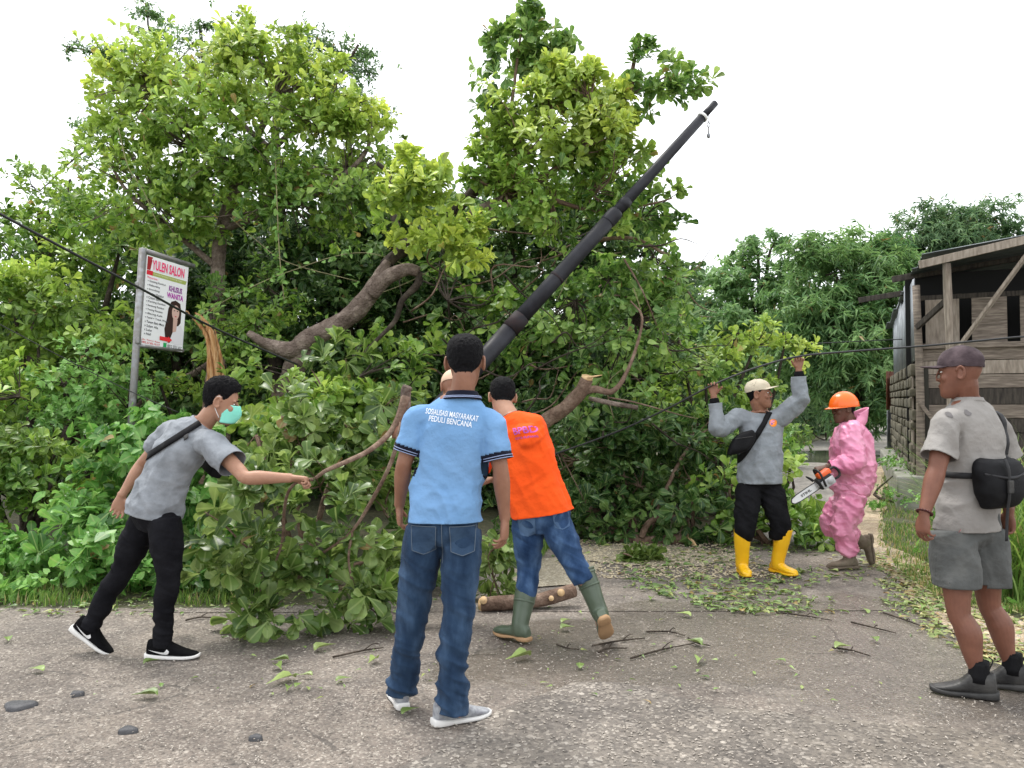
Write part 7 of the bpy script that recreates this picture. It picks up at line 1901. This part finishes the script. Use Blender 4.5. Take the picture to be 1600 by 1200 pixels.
# ------------------------------------------------------------------ man in grey tee with waist bag, right edge
def man_right():
    sp = dict(fw=(-.35, .93, 0), sha=P(1479, 664, 3.96), shb=P(1556, 664, 4.12), nb=P(1512, 624, 4.07), pel=P(1511, 818, 4.05), bend=(.02, -.03, 0), build=.95, armg=1.15, legs=1.10, nofoota=1, nofootb=1,
              hipa=P(1489, 842, 4.02), hipb=P(1535, 840, 4.08), ela=P(1464, 732, 3.90), elb=P(1578, 732, 4.14), wra=P(1444, 803, 3.84), wrb=P(1576, 800, 4.06),
              kna=P(1498, 958, 3.98), knb=P(1546, 946, 4.10), ana=W(1520, 3.93, .11), anb=W(1572, 4.05, .11), toea=(-.85, .45, 0), toeb=(-.85, .45, 0),
              head=P(1500, 583, 4.05), hf=(-.84, .52, -.03), hu=(0, 0, 1), hscale=1.04,
              handa=dict(d=(-.12, -.02, -1), n=(1, .3, 0), t=(-.35, .93, 0), curl=(.55, .6, .65, .7), spread=.12), handb=dict(d=(-.05, 0, -1), n=(-1, -.3, 0), t=(-.35, .93, 0), curl=(.5, .5, .6, .6)))
    t = person('person in a plum cap, grey t-shirt and shorts standing at the right with back turned', foot_of(sp))
    V, N, F = build_body(sp)
    part('body', V, F, SK_RED, t)
    eyes(sp, t)
    cap(sp, t, M_CAPD, brim_len=.078, z0=.030, h=.104, a=.082, b_=.104, hole=True, tilt=.05)
    at = spine(sp)
    s1, o1 = sleeve(sp, 'a', .78, .072, .080, at); s2, o2 = sleeve(sp, 'b', .80, .072, .078, at)
    rows = [(-0.06, .176, .130), (0.10, .172, .130), (0.30, .162, .122), (0.5, .168, .122), (0.70, .178, .124), (0.84, .172, .108), (0.93, .128, .086), (0.985, .078, .070), (1.02, .068, .066)]
    V, F = garment([torso(sp, rows), s1, s2], .006, [o1, o2, (at(-.06)[0], (0, 0, -1), .3), (at(1.02)[0], (0, 0, 1), .09)], 'tee', .016, 101)
    tee = finish('tshirt', V, F, M_TEE, t)
    tr = bvh(V, F)
    Mst = mat('sweat_stain', (.16, .15, .15), rough=.9)
    for px, py, r in ((1514, 648, .016), (1553, 646, .017)):
        rr_ = random.Random(px)
        poly = [((r * (.6 + .7 * rr_.random())) * math.cos(a), (r * (.6 + .7 * rr_.random())) * math.sin(a)) for a in np.linspace(0, 2 * math.pi, 11, endpoint=False)]
        part('stain', *shape_decal(poly, org=V3(P(px, py, 3.8)), u=(1, .3, 0), v=(0, 0, 1), n=(.3, -1, 0), tree=tr, off=.004, maxlen=.008), Mst, tee, smooth=False)
    nb = V3(sp['nb']); U = at(1)[1]; ax = V3((0, .05, 1)); Wv = np.cross(ax, U)
    Vc, Fc = loft([(nb - ax * .012, U, Wv, .084, .076), (nb + ax * .008, U, Wv, .072, .068)], 36, 3, cap=False)
    V2, F2 = solidify(Vc, np.array(Fc), .004); part('neckband', V2, F2, M_TEE, t)
    lst, ops = legs_garment(sp, (.110, .108, .104, .10, .10), waist=(.13, .150, .112), cut={'a': .41, 'b': .43})
    ops[0] = (ops[0][0], (0, 0, -1), .16); ops[1] = (ops[1][0], (0, 0, -1), .16)
    V, F = garment(lst, .006, ops, 'tee', .016, 111)
    sh = finish('shorts', V, F, M_SHORT, t)
    tr2 = bvh(V, F)
    nB = (.35, -.93, 0); uB = (.93, .35, 0)
    for px, py in ((1506, 819), (1560, 822)):
        for o_, m_ in ((0, M_SWW), (.004, mat('trim_red', (.35, .02, .03)))):
            w_ = .075 if px < 1550 else .03
            part('pocket_trim', *shape_decal([(-w_, o_), (w_, o_ - .004), (w_, o_ + .000), (-w_, o_ + .004)], org=V3(P(px, py, 3.7)), u=uB, v=(0, 0, 1), n=nB, tree=tr2, off=.003), m_, sh, smooth=False)
    part('patch', *shape_decal([(-.013, -.018), (.013, -.018), (.013, .018), (-.013, .018)], org=V3(P(1461, 908, 3.75)), u=(1, .2, 0), v=(0, 0, 1), n=(-.2, -1, 0), tree=tr2, off=.003), M_NAVY, sh, smooth=False)
    part('patch_mark', *shape_decal([(-.007, -.011), (.007, -.011), (.007, .011), (-.007, .011)], org=V3(P(1461, 908, 3.75)), u=(1, .2, 0), v=(0, 0, 1), n=(-.2, -1, 0), tree=tr2, off=.004), mat('patch_blue', (.2, .28, .4)), sh, smooth=False)
    for k, Ld in (('a', .30), ('b', .30)):
        s_ = shoe(V3(sp['an' + k]) - np.array((0, 0, .022)), sp['toe' + k], (0, 0, 1), t, M_LEATH, M_LEATH, L=Ld, hi=.125, name='ankle_boot', wid=1.10, sole_h=.030, sock=M_NYLON)
        a = V3(sp['an' + k])
        Vc, Fc = tube([a + np.array((0, 0, -.03)), a + np.array((.004, 0, .03)), a + np.array((.008, 0, .065))], [.048, .043, .041], n=20, sub=2, cap=False)
        V2, F2 = solidify(Vc, np.array(Fc), .004)
        part('elastic_collar', V2, F2, M_NYLON, s_)
        part('pull_tab', *tube([a + np.array((.045, -.015, .03)), a + np.array((.062, -.02, .075)), a + np.array((.045, -.015, .09))], .006, n=6, sub=4, flat=.4), M_LEATH, s_)
    # bracelet and ring
    w = V3(sp['wra']); ax = V3(nrm(V3(sp['wra']) - V3(sp['ela'])))
    Rr = np.cross(ax, (0, 1, 0)); Rr /= np.linalg.norm(Rr); Q = np.cross(ax, Rr)
    br = [ball(w - ax * .008 + (Rr * math.cos(a) + Q * math.sin(a)) * .034, .0062, 8, 6) for a in np.linspace(0, 2 * math.pi, 18, endpoint=False)]
    part('bracelet', *join(br), mat('red_beads', (.09, .015, .015), rough=.3, c2=(.03, .01, .01), nscale=120), None, label='dark red bead bracelet on the left wrist of the man in the plum cap', cat='bracelet')
    # waist bag
    c = at(.36)[0]; n = V3(nrm(nB)); u = V3(nrm(uB)); z = np.array((0, 0, 1.0))
    bag = thing('waist_bag', 'black nylon waist bag with hanging straps on the man in plum cap', 'bag', tuple(c + n * .17))
    bc = c + n * .155 + u * .005 + z * -.01
    secs = []
    for zz, a, b_, off in ((-.120, .070, .025, -.015), (-.108, .105, .042, -.005), (-.06, .135, .056, .0), (0, .148, .060, 0), (.06, .152, .054, -.005), (.10, .140, .044, -.012), (.118, .12, .026, -.02)):
        secs.append((bc + z * zz + n * off, u, n, a, b_, 3.0))
    Vb, Fb = loft(secs, 40, 4)
    Vb = Vb + (fbm(Vb * np.array((14, 14, 22)), 17, 2) * .006)[:, None]
    po = part('pouch', Vb, Fb, M_NYLON, bag)
    trb = bvh(Vb, Fb)
    bw = mat('webbing', (.016, .016, .018), rough=.6)
    def wb(pts, w_, th=.003, par=None):
        return part('strap', *tube(pts, [(w_ / 2, th)] * len(pts), n=8, sub=5, up=n), bw, par or bag)
    f_ = bc + n * .064
    wb([bc + n * .045 + z * .12 - u * .02, f_ + z * .07 - u * .02, f_ + n * .002 - u * .02, f_ + n * .0 - z * .06 - u * .02, bc + n * .055 - z * .115 - u * .02, bc + n * .05 - z * .19 - u * .022, bc + n * .05 - z * .27 - u * .026], .022)
    part('buckle', *box(f_ - z * .01 - u * .02 + n * .008, (.017, .030, .006), U=u, W=z, Z=n, bev=.003), M_LEATH, bag, smooth=False)
    wb([f_ + z * .05 - u * .14 - n * .03, f_ + z * .03 + n * .004, f_ + z * .055 + u * .14 - n * .03], .012)
    wb([bc + u * .14 + z * .08, bc + u * .165 + z * .02, bc + u * .185 - z * .10 + n * .03, bc + u * .225 - z * .20 + n * .03], .030)
    part('buckle', *box(bc + u * .165 + z * .04 + n * .02, (.014, .030, .008), U=u, W=z, Z=n, bev=.004), M_LEATH, bag, smooth=False)
    part('zip', *shape_decal([(-.01, -.003), (.11, .008), (.11, .013), (-.01, .002)], org=f_ + n * .1 + z * .035, u=u, v=z, n=n, tree=trb, off=.003), mat('zip_grey', (.06, .06, .065)), po, smooth=False)
    # shoulder strap going up over the right shoulder
    pA, pB = bc + u * .14 + z * .10, V3(sp['shb']) + z * .06 + n * .0 - u * .03
    path = []
    for q in np.linspace(0, 1, 12):
        p = pA + (pB - pA) * q + n * .06
        h = tr.ray_cast(Vector(p + n * .25), Vector(-n), .6)
        if h[0] is not None: path.append(np.array(h[0]) + n * .008)
    pC = pB + z * -.02 - n * .10
    wb([pA] + path[1:] + [pB + z * .012, pC + z * .005], .036)
    # belt part round the waist to the front
    part('belt', *strap_loop(at(.40)[0], (0, 0.0, 1), (.35, -.93, 0), tr, -math.pi, math.pi, .03, off=.005, n=70), bw, bag)
    return sp

# ------------------------------------------------------------------ hidden man behind the blue polo
def man_hidden():
    sp = dict(fw=(-.2, 1, 0), sha=P(690, 650, 5.22), shb=P(748, 655, 5.40), nb=P(712, 634, 5.36), pel=P(700, 800, 5.42), bend=(0, 0, 0), build=.92,
              hipa=P(685, 815, 5.42), hipb=P(718, 815, 5.42), ela=P(655, 700, 5.12), elb=P(755, 730, 5.3), wra=P(636, 677, 4.98), wrb=P(735, 745, 5.15),
              kna=P(662, 890, 5.30), knb=P(715, 890, 5.30), ana=W(650, 5.22, .10), anb=W(720, 5.22, .10), toea=(-.1, 1, 0), toeb=(.1, 1, 0),
              head=P(708, 606, 5.22), hf=(-.3, 1, -.3), hu=(0, .2, 1), hscale=.95,
              handa=dict(d=(-1, .05, .10), n=(.15, 1, -.1), t=(0, 0, 1), curl=(.9, .95, 1.0, 1.0), spread=.16), handb=dict(d=(-.6, .6, 0), n=(0, .2, -1), t=(-1, 0, 0)))
    t = person('person in a pale cap hidden behind the sky blue polo, gripping the branch', foot_of(sp))
    V, N, F = build_body(sp, .005)
    part('body', V, F, SK_BROWN, t)
    cap(sp, t, mat('peach_cap', (.72, .50, .36), rough=.8), brim_len=.06, z0=.03)
    at = spine(sp)
    s1, o1 = sleeve(sp, 'a', .7, .072, .070, at); s2, o2 = sleeve(sp, 'b', .8, .074, .076, at)
    rows = [(-0.05, .165, .120), (0.30, .150, .115), (0.70, .165, .115), (0.84, .16, .10), (0.93, .12, .08), (0.985, .078, .068), (1.02, .068, .064)]
    V, F = garment([torso(sp, rows), s1, s2], .008, [o1, o2], 'tee', .01, 121)
    finish('shirt', V, F, mat('white_shirt', (.72, .73, .75)), t)
    lst, ops = legs_garment(sp, (.085, .07, .06, .055, .05), waist=(.13, .135, .10))
    V, F = garment(lst, .008, [], 'pants', .008, 131)
    finish('trousers', V, F, M_BLACKC, t)
    for k in 'ab':
        shoe(V3(sp['an' + k]) - np.array((0, 0, .01)), sp['toe' + k], (0, 0, 1), t, M_SHOEB, M_SOLET)
    return sp
PEOPLE = [man_blue, man_grey, man_orange, man_cable, man_pink, man_right, man_hidden]
SPS = [f() for f in PEOPLE]

# ================================================================== CHAINSAW
def chainsaw():
    M_OR = mat('saw_orange', (.75, .10, .01), rough=.35, spec=.5)
    M_BK = mat('saw_black', (.015, .015, .016), rough=.45)
    M_GR = mat('saw_grey', (.35, .35, .36), rough=.4, c2=(.45, .45, .46), nscale=20)
    M_BAR = mat('saw_bar', (.62, .62, .63), rough=.3, metal=.3)
    c = V3(P(1287, 750, 6.78))
    t = thing('chainsaw', 'orange and black chainsaw with pale guide bar held by the man in pink', 'chainsaw', tuple(c))
    d = V3(nrm(V3(P(1232, 784, 6.70)) - V3(P(1265, 762, 6.74)))); n = np.array((0, -1, 0.0)); u = V3(nrm(np.cross(d, n)))
    if u[2] < 0: u = -u
    part('engine', *box(c + u * -.01, (.085, .065, .055), U=d, W=n, Z=u, bev=.018), M_BK, t)
    part('top_cover', *box(c + u * .055 - d * .03, (.075, .055, .028), U=d, W=n, Z=u, bev=.014), M_OR, t)
    part('side_cover', *box(c + n * .072 - u * .025 - d * .01, (.075, .012, .040), U=d, W=n, Z=u, bev=.008), M_GR, t)
    part('starter', *tube([c + n * .078 - d * .03 - u * .02, c + n * .094 - d * .03 - u * .02], [.034, .030], n=24, sub=1), M_GR, t)
    part('rear_handle', *tube([c - d * .09 + u * .05, c - d * .16 + u * .055, c - d * .19 + u * .0, c - d * .17 - u * .05, c - d * .08 - u * .05], .013, n=10, sub=5), M_BK, t)
    part('front_handle', *tube([c + d * .04 - u * .04 + n * .09, c + d * .03 + u * .06 + n * .10, c + d * .02 + u * .115 + n * .06, c + d * .02 + u * .12 - n * .06, c + d * .02 + u * .02 - n * .09], .011, n=10, sub=6), M_BK, t)
    part('hand_guard', *join([tube([c + d * .09 + n * .06 + u * .02, c + d * .13 + n * .06 + u * .10, c + d * .13 - n * .05 + u * .11, c + d * .09 - n * .06 + u * .03], .007, n=8, sub=5)]), M_BK, t)
    b0 = c + d * .08 - u * .01
    prof = [(0, -.034), (.10, -.036), (.25, -.034), (.315, -.024), (.335, 0), (.315, .024), (.25, .034), (.10, .036), (0, .034)]
    V = [b0 + d * x + u * y + n * s for s in (-.003, .003) for x, y in prof]
    k = len(prof)
    F = [tuple(range(k)), tuple(range(2 * k - 1, k - 1, -1))] + [(i, (i + 1) % k, k + (i + 1) % k, k + i) for i in range(k)]
    bar = part('guide_bar', V, F, M_BAR, t, smooth=False)
    ch = [b0 + d * x * 1.012 + u * y * 1.10 for x, y in prof]
    part('chain', *tube(ch, [(.0045, .005)] * k, n=6, sub=4), M_LEATH, t)
    Vt, Ft = text_mesh('STIHL', .03)
    ux = -d; vx = V3(nrm(np.cross(n, ux)));
    if vx[2] < 0: vx = -vx
    o = b0 + d * .22 + vx * -.012 + n * .0045
    # marking reads along the bar
    part('lettering', [o + ux * x * .13 + vx * y * .026 for x, y, _ in Vt], Ft, M_BK, bar, smooth=False)
    part('spike', *box(c + d * .085 + u * .0, (.012, .03, .03), U=d, W=n, Z=u, bev=.004), M_GR, t, smooth=False)
chainsaw()
_t = [o for o in bpy.data.objects if o.name.startswith('chainsaw')][0]
_t.scale = (.84, .84, .84)
# ================================================================== LOGS, LITTER
def log(lab, pts, r, cuts, stubs=(), m_=M_BARKR, seed=80, cat='log', name='log'):
    lo = P(*pts[0])
    t = thing(name, lab, cat, (lo.x, lo.y, 0))
    w = [P(*p) for p in pts]
    limb('trunk', t, m_, w, r, n=16, seed=seed)
    for end, (dx, dy, dz) in cuts:
        i = 0 if end == 0 else -1
        a = w[i]; d = Vector((dx, dy, dz)).normalized()
        rr = (r[i] if hasattr(r, '__len__') else r) * .93
        part('cut_face', *tube([a, a + d * .008], rr, n=18, sub=1), M_CUT, t)
    for (p, d, rr, l) in stubs:
        a = P(*p); d = Vector(d).normalized()
        limb('stub', t, m_, [a - d * .02, a + d * l * .6, a + d * l], [rr * 1.15, rr, rr], n=10, seed=seed + 3)
        part('cut_face', *tube([a + d * l, a + d * (l + .004)], rr * .93, n=14, sub=1), M_CUT, t)
    return t
log('knobbly sawn log with pale cut stubs lying on the road behind the green boots', [(752, 945, 5.62), (790, 942, 5.62), (840, 938, 5.66), (870, 930, 5.70), (897, 922, 5.75)], [.050, .050, .048, .050, .048], [(0, (-1, -.4, .1)), (1, (1, -.1, .1))],
    [((877, 925, 5.68), (-.1, -1, .15), .028, .05), ((862, 934, 5.66), (-.1, -1, .15), .020, .05), ((758, 940, 5.60), (-.3, -1, .5), .030, .04)])
log('long crooked log with a pale cut end near the sawdust', [(880, 800, 8.9), (915, 795, 8.8), (935, 815, 8.7), (960, 835, 8.55), (1000, 845, 8.45), (1040, 846, 8.4), (1074, 842, 8.35)], [.11, .10, .07, .062, .060, .062, .062], [(1, (1, -.5, .1))], m_=M_BARKR, seed=90)
log('curved thin branch arching over the crooked log', [(1002, 840, 8.4), (1008, 825, 8.4), (1022, 812, 8.4), (1060, 806, 8.5)], [.035, .033, .028, .015], [], seed=95, name='branch', cat='branch')
part('bark_slab', *tube([P(1074, 842, 8.32), P(1082, 850, 8.25), P(1090, 859, 8.2)], [(.012, .035), (.014, .045), (.010, .02)], n=8, sub=3), M_CUT, None, label='pale torn bark strip hanging off the cut end of the crooked log', cat='wood strip')
log('rough broken trunk piece lying under the leaves behind the orange shirt man', [(905, 800, 9.0), (935, 795, 8.9), (962, 784, 8.8)], [.13, .12, .10], [], m_=M_BARK, seed=97)
lt = bush('leafy_twig', 'small leafy sprig lying alone on the sawdust', 'sprig', W(1000, 7.45, 0), [(tuple(W(990, 7.45, .04)), .12, .10, .05, .15), (tuple(W(1015, 7.4, .04)), .12, .10, .04, .1)], L_CUTL, 120, .12, .55, seed=98, trunk=.006, stems=2, gap=0, tw=0, bark=M_BARKR, zmin=.012)
bush('leafy_twig', 'leafy sprout standing behind the left green boot', 'sprig', W(775, 5.9, 0), [B(765, 870, 5.9, 24), B(790, 850, 5.95, 22), B(775, 905, 5.85, 24)], L_CUTL, 70, .12, .55, seed=99, trunk=.006, stems=3, gap=.1, tw=0, bark=M_BARKR)

# large single leaves on the road
def one_leaf(g, L, a, curl, T=T_OBOV, wid=.55, hue=.6, lift=.012):
    d = np.array([[math.cos(a), math.sin(a), 0.0]]); n_ = np.array([[.15 * math.cos(a * 3), .15 * math.sin(a * 5), 1.0]])
    TV = T[0].copy(); TV[:, 2] = TV[:, 2] * 1.0 + curl * .45 * np.abs(TV[:, 0]) + .02 + curl * .3 * (TV[:, 1] - .5) ** 2
    me = leaves_mesh('fallen_leaf', (TV, T[1]), np.array([[0, 0, lift]]), d, n_, np.array([L]), np.array([L * wid]), np.array([hue]), np.array([.15]), (0, 0, 0))
    return me
L_FALL = leaf_mat('leaf_fallen', (0.06, 0.12, 0.028), (0.14, 0.24, 0.055), (0.28, 0.37, 0.12), young=(0.34, 0.36, 0.12), rough=.4, trans=.12)
leafspots = [(12, 1000, 'at the left edge of the road'), (45, 1050, 'left of the black shoes, near the road edge'), (205, 1093, 'below the man in grey, by the dark stones'), (415, 1076, 'long and curled, left end of the leaf row before the bough'), (440, 1053, 'upper one of the leaf row before the bough'),
             (468, 1060, 'small, upper right in the leaf row before the bough'), (472, 1072, 'small, right end of the leaf row before the bough'), (448, 1086, 'small, bottom of the leaf row before the bough'), (550, 1064, 'alone, between the leaf row and the left sneaker'), (525, 1012, 'wide, on the damp asphalt beside the bough'),
             (655, 1112, 'dark, between the two sneakers'), (790, 1038, 'large, below the left green boot'), (893, 972, 'between the green boots'), (898, 984, 'just below the leaf between the green boots'), (1016, 942, 'bright, right of the raised green boot'), (1055, 962, 'above the twigs on the wet patch'),
             (1070, 1005, 'beside the longest twig'), (1090, 1043, 'on the wet reflective patch'), (575, 966, 'in the shadow of the bough'), (575, 1043, 'pale, in front of the drooping bough'), (420, 1038, 'narrow, left of the leaf row'), (1180, 950, 'below the yellow boots'), (1330, 1015, 'in the open right half of the road'),
             (1210, 1035, 'small, in the middle of the wet road'), (252, 1036, 'under the black front shoe'), (355, 975, 'by the tip of the bough'), (905, 1040, 'small, right of the large leaf by the green boot'), (1360, 1000, 'pale, near the right verge')]
for i, (px, py, where) in enumerate(leafspots):
    r = random.Random(i * 7 + 1)
    g = G(px, py)
    o = part('fallen_leaf', None, None, L_FALL, None, mesh=one_leaf(g, r.uniform(.085, .125) * (1.4 if 'large' in where or 'long' in where or 'wide' in where else 1) * (.7 if 'small' in where else 1), r.uniform(0, 6.28), r.uniform(.1, .6), hue=r.uniform(.2, .9) * (.3 if 'dark' in where else 1)), loc=(g.x, g.y, .004),
             label='green fallen leaf ' + where, cat='leaf', group='large leaves fallen on the asphalt')
# twigs on the road
tw = [((925, 1012), (1008, 1000), 'long dark twig right of the green boots'), ((935, 1022), (980, 1016), 'short twig just below the long dark one'), ((1010, 990), (1070, 996), 'straight twig above the wet patch'), ((985, 1032), (1085, 1008), 'thin forked twig crossing the wet patch'),
      ((1075, 1000), (1110, 1012), 'stubby twig at the end of the straight one'), ((1300, 1015), (1360, 1028), 'thin twig near the right verge'), ((520, 1030), (600, 1015), 'twig lying right of the bough'), ((870, 1010), (905, 1018), 'small twig by the raised green boot'), ((290, 972), (335, 968), 'twig under the bough by the road edge'),
      ((1330, 975), (1400, 992), 'dark twig on the sandy verge'), ((1380, 960), (1450, 985), 'long twig along the edge of the verge'), ((1220, 960), (1300, 972), 'twig behind the dark tar seam')]
for i, (a, c, lab) in enumerate(tw):
    r = random.Random(i)
    A_, C_ = G(*a), G(*c); m = (A_ + C_) / 2 + Vector((r.uniform(-.03, .03), r.uniform(-.04, .04), 0))
    zz = Vector((0, 0, .012))
    lst = [tube([A_ + zz, m + zz * 1.2, C_ + zz], [.006, .005, .003], n=6, sub=4)]
    lst.append(tube([m + zz, m + zz * 2.2 + (C_ - A_) * .15 + Vector((0, .05, 0)), m + zz + (C_ - A_) * .25 + Vector((0, .10, 0))], [.004, .003, .002], n=5, sub=3))
    part('twig', *join(lst), M_BARKD, None, label=lab, cat='twig', group='twigs on the asphalt')
# litter that nobody could count
def litter(name, lab, rows, n, L, seed, m_, T=T_OBOV, wid=.5, zl=.008):
    rng = np.random.default_rng(seed)
    rows = sorted(rows)
    t = rng.random(n)
    pys = rows[0][0] + (rows[-1][0] - rows[0][0]) * t
    xl = np.interp(pys, [r[0] for r in rows], [r[1] for r in rows]); xr = np.interp(pys, [r[0] for r in rows], [r[2] for r in rows])
    pxs = xl + (xr - xl) * rng.random(n)
    g = np.array([tuple(G(x, y)) for x, y in zip(pxs, pys)])
    k = fbm(g * 1.6, seed, 2) + rng.normal(0, .35, n) > -.1
    g = g[k]; n = len(g)
    g[:, 2] += zl + rng.random(n) * .012
    a = rng.uniform(0, 6.28, n)
    d = np.stack([np.cos(a), np.sin(a), rng.normal(0, .12, n)], 1)
    nr = np.stack([rng.normal(0, .3, n), rng.normal(0, .3, n), np.ones(n)], 1)
    Ls = L * rng.uniform(.3, 1.2, n)
    me = leaves_mesh(name, T, g, unit(d), nr, Ls, Ls * wid * rng.uniform(.4, 1.1, n), np.clip(rng.normal(.55, .28, n), 0, 1), np.where(rng.random(n) < .3, rng.random(n), 0), (0, 0, 0))
    return part(name, None, None, m_, None, mesh=me, loc=(0, 0, 0), kind='stuff', label=lab)
litter('leaf_litter', 'torn leaf scraps strewn around the yellow boots and sawdust', [(845, 880, 1340), (880, 860, 1400), (900, 900, 1430), (950, 1100, 1480), (960, 1150, 1500)], 2900, .085, 401, L_FALL)
litter('leaf_litter', 'leaf scraps on the middle of the road', [(930, 560, 1450), (1000, 500, 1500), (1100, 0, 1500)], 260, .045, 402, L_FALL)
litter('leaf_litter', 'leaf scraps and chaff on the sandy right verge', [(850, 1340, 1400), (900, 1370, 1480), (960, 1400, 1600), (1040, 1540, 1660)], 2600, .075, 403, leaf_mat('leaf_chaff', (.12, .19, .045), (.25, .31, .11), (.48, .44, .22), young=(.34, .22, .10), rough=.7, trans=.1))
litter('leaf_litter', 'dead leaves along the left road edge', [(930, -20, 700), (965, -20, 640)], 500, .07, 404, L_FALL)
# wood chips on the sawdust
rngc = np.random.default_rng(8)
def chips(name, lab, rows, n, seed, m_, s=.014):
    rng = np.random.default_rng(seed); rows = sorted(rows)
    pys = rng.uniform(rows[0][0], rows[-1][0], n)
    xl = np.interp(pys, [r[0] for r in rows], [r[1] for r in rows]); xr = np.interp(pys, [r[0] for r in rows], [r[2] for r in rows])
    pxs = xl + (xr - xl) * rng.random(n)
    g = np.array([tuple(G(x, y)) for x, y in zip(pxs, pys)]); g[:, 2] += .012
    bx = np.array([(a, b_, c_) for c_ in (-1, 1) for a, b_ in ((-1, -1), (1, -1), (1, 1), (-1, 1))], float)
    bf = np.array([(3, 2, 1, 0), (4, 5, 6, 7), (0, 1, 5, 4), (1, 2, 6, 5), (2, 3, 7, 6), (3, 0, 4, 7)])
    a = rng.uniform(0, 6.28, n); sz = s * rng.uniform(.3, 1.3, (n, 3)) * np.array((1.2, .5, .25))
    u = np.stack([np.cos(a), np.sin(a), rng.normal(0, .2, n)], 1); w = np.stack([-np.sin(a), np.cos(a), rng.normal(0, .2, n)], 1); z = np.cross(u, w)
    V = g[:, None] + u[:, None] * (bx[None, :, 0] * sz[:, [0]])[..., None] + w[:, None] * (bx[None, :, 1] * sz[:, [1]])[..., None] + z[:, None] * (bx[None, :, 2] * sz[:, [2]])[..., None]
    F = (bf[None] + (np.arange(n) * 8)[:, None, None]).reshape(-1, 4)
    return part(name, V.reshape(-1, 3), F, m_, None, smooth=False, kind='stuff', label=lab, loc=(0, 0, 0))
chips('wood_chips', 'pale wood chips scattered on the sawdust', [(845, 900, 1150), (885, 860, 1200), (905, 900, 1250)], 2200, 501, mat('pale_chip', (.50, .42, .28), rough=.9, c2=(.68, .60, .44), nscale=40), .012)
chips('gravel', 'loose pale gravel on the road surface', [(935, 0, 1560), (1000, 0, 1500), (1200, 0, 1650)], 5000, 502, mat('pale_gravel', (.26, .23, .20), rough=.9, c2=(.52, .47, .41), nscale=60), .0055)
chips('gravel', 'loose gravel on the sandy verge', [(850, 1340, 1380), (900, 1380, 1460), (985, 1480, 1620), (1060, 1600, 1700)], 1800, 503, MATS['pale_gravel'], .009)
# hanging creepers
def vine(pts, r, lab, leaves=0, seed=0):
    w = [P(*p) for p in pts]
    t = thing('hanging_vine', lab, 'vine', tuple(w[-1]))
    part('stem', *tube(w, r, n=6, sub=8), M_LIANA, t)
    if leaves:
        rng = np.random.default_rng(seed)
        c = np.array(cat_rom([np.array(q) for q in w], 10))
        idx = rng.integers(0, len(c), leaves)
        tips = c[idx] + rng.normal(0, .02, (leaves, 3))
        A_ = whorl(rng, tips, unit(rng.normal(0, 1, (leaves, 3)) + np.array([[0, -1, 0]])), (1, 2), .07, .7, young=np.full(leaves, .15), droop=.6)
        part('leaves', None, None, L_VINE, t, mesh=leaves_mesh('leaves', T_HEART, *A_, ORG[t.name]))
vine([(430, 235, 9.0), (433, 320, 8.95), (437, 400, 8.95), (444, 470, 9.0)], .006, 'long straight pale vine hanging right of the standing trunk', 40, 1)
vine([(185, 200, 9.0), (200, 260, 8.9), (225, 300, 8.9), (250, 360, 9.0)], .005, 'curved pale vine hanging above the salon sign', 12, 2)
vine([(300, 500, 8.6), (370, 460, 8.5), (450, 425, 8.5), (570, 395, 8.5), (690, 440, 8.6)], .004, 'thin vine strung across in front of the bare limb', 60, 3)
vine([(360, 340, 9.2), (400, 375, 9.2), (450, 410, 9.2), (560, 440, 9.2)], .005, 'vine looping right from the standing trunk', 20, 4)
vine([(560, 470, 8.7), (640, 440, 8.7), (720, 395, 8.7), (820, 345, 8.7)], .0045, 'taut pale vine between the bare limb and the pole', 6, 5)
vine([(990, 450, 8.2), (1003, 500, 8.2), (990, 560, 8.2), (950, 600, 8.2), (960, 660, 8.3)], .006, 'brown looping vine right of the cut limb', 15, 6)
vine([(870, 470, 8.3), (905, 400, 8.3), (960, 330, 8.4)], .004, 'thin vine rising behind the middle of the pole', 10, 7)
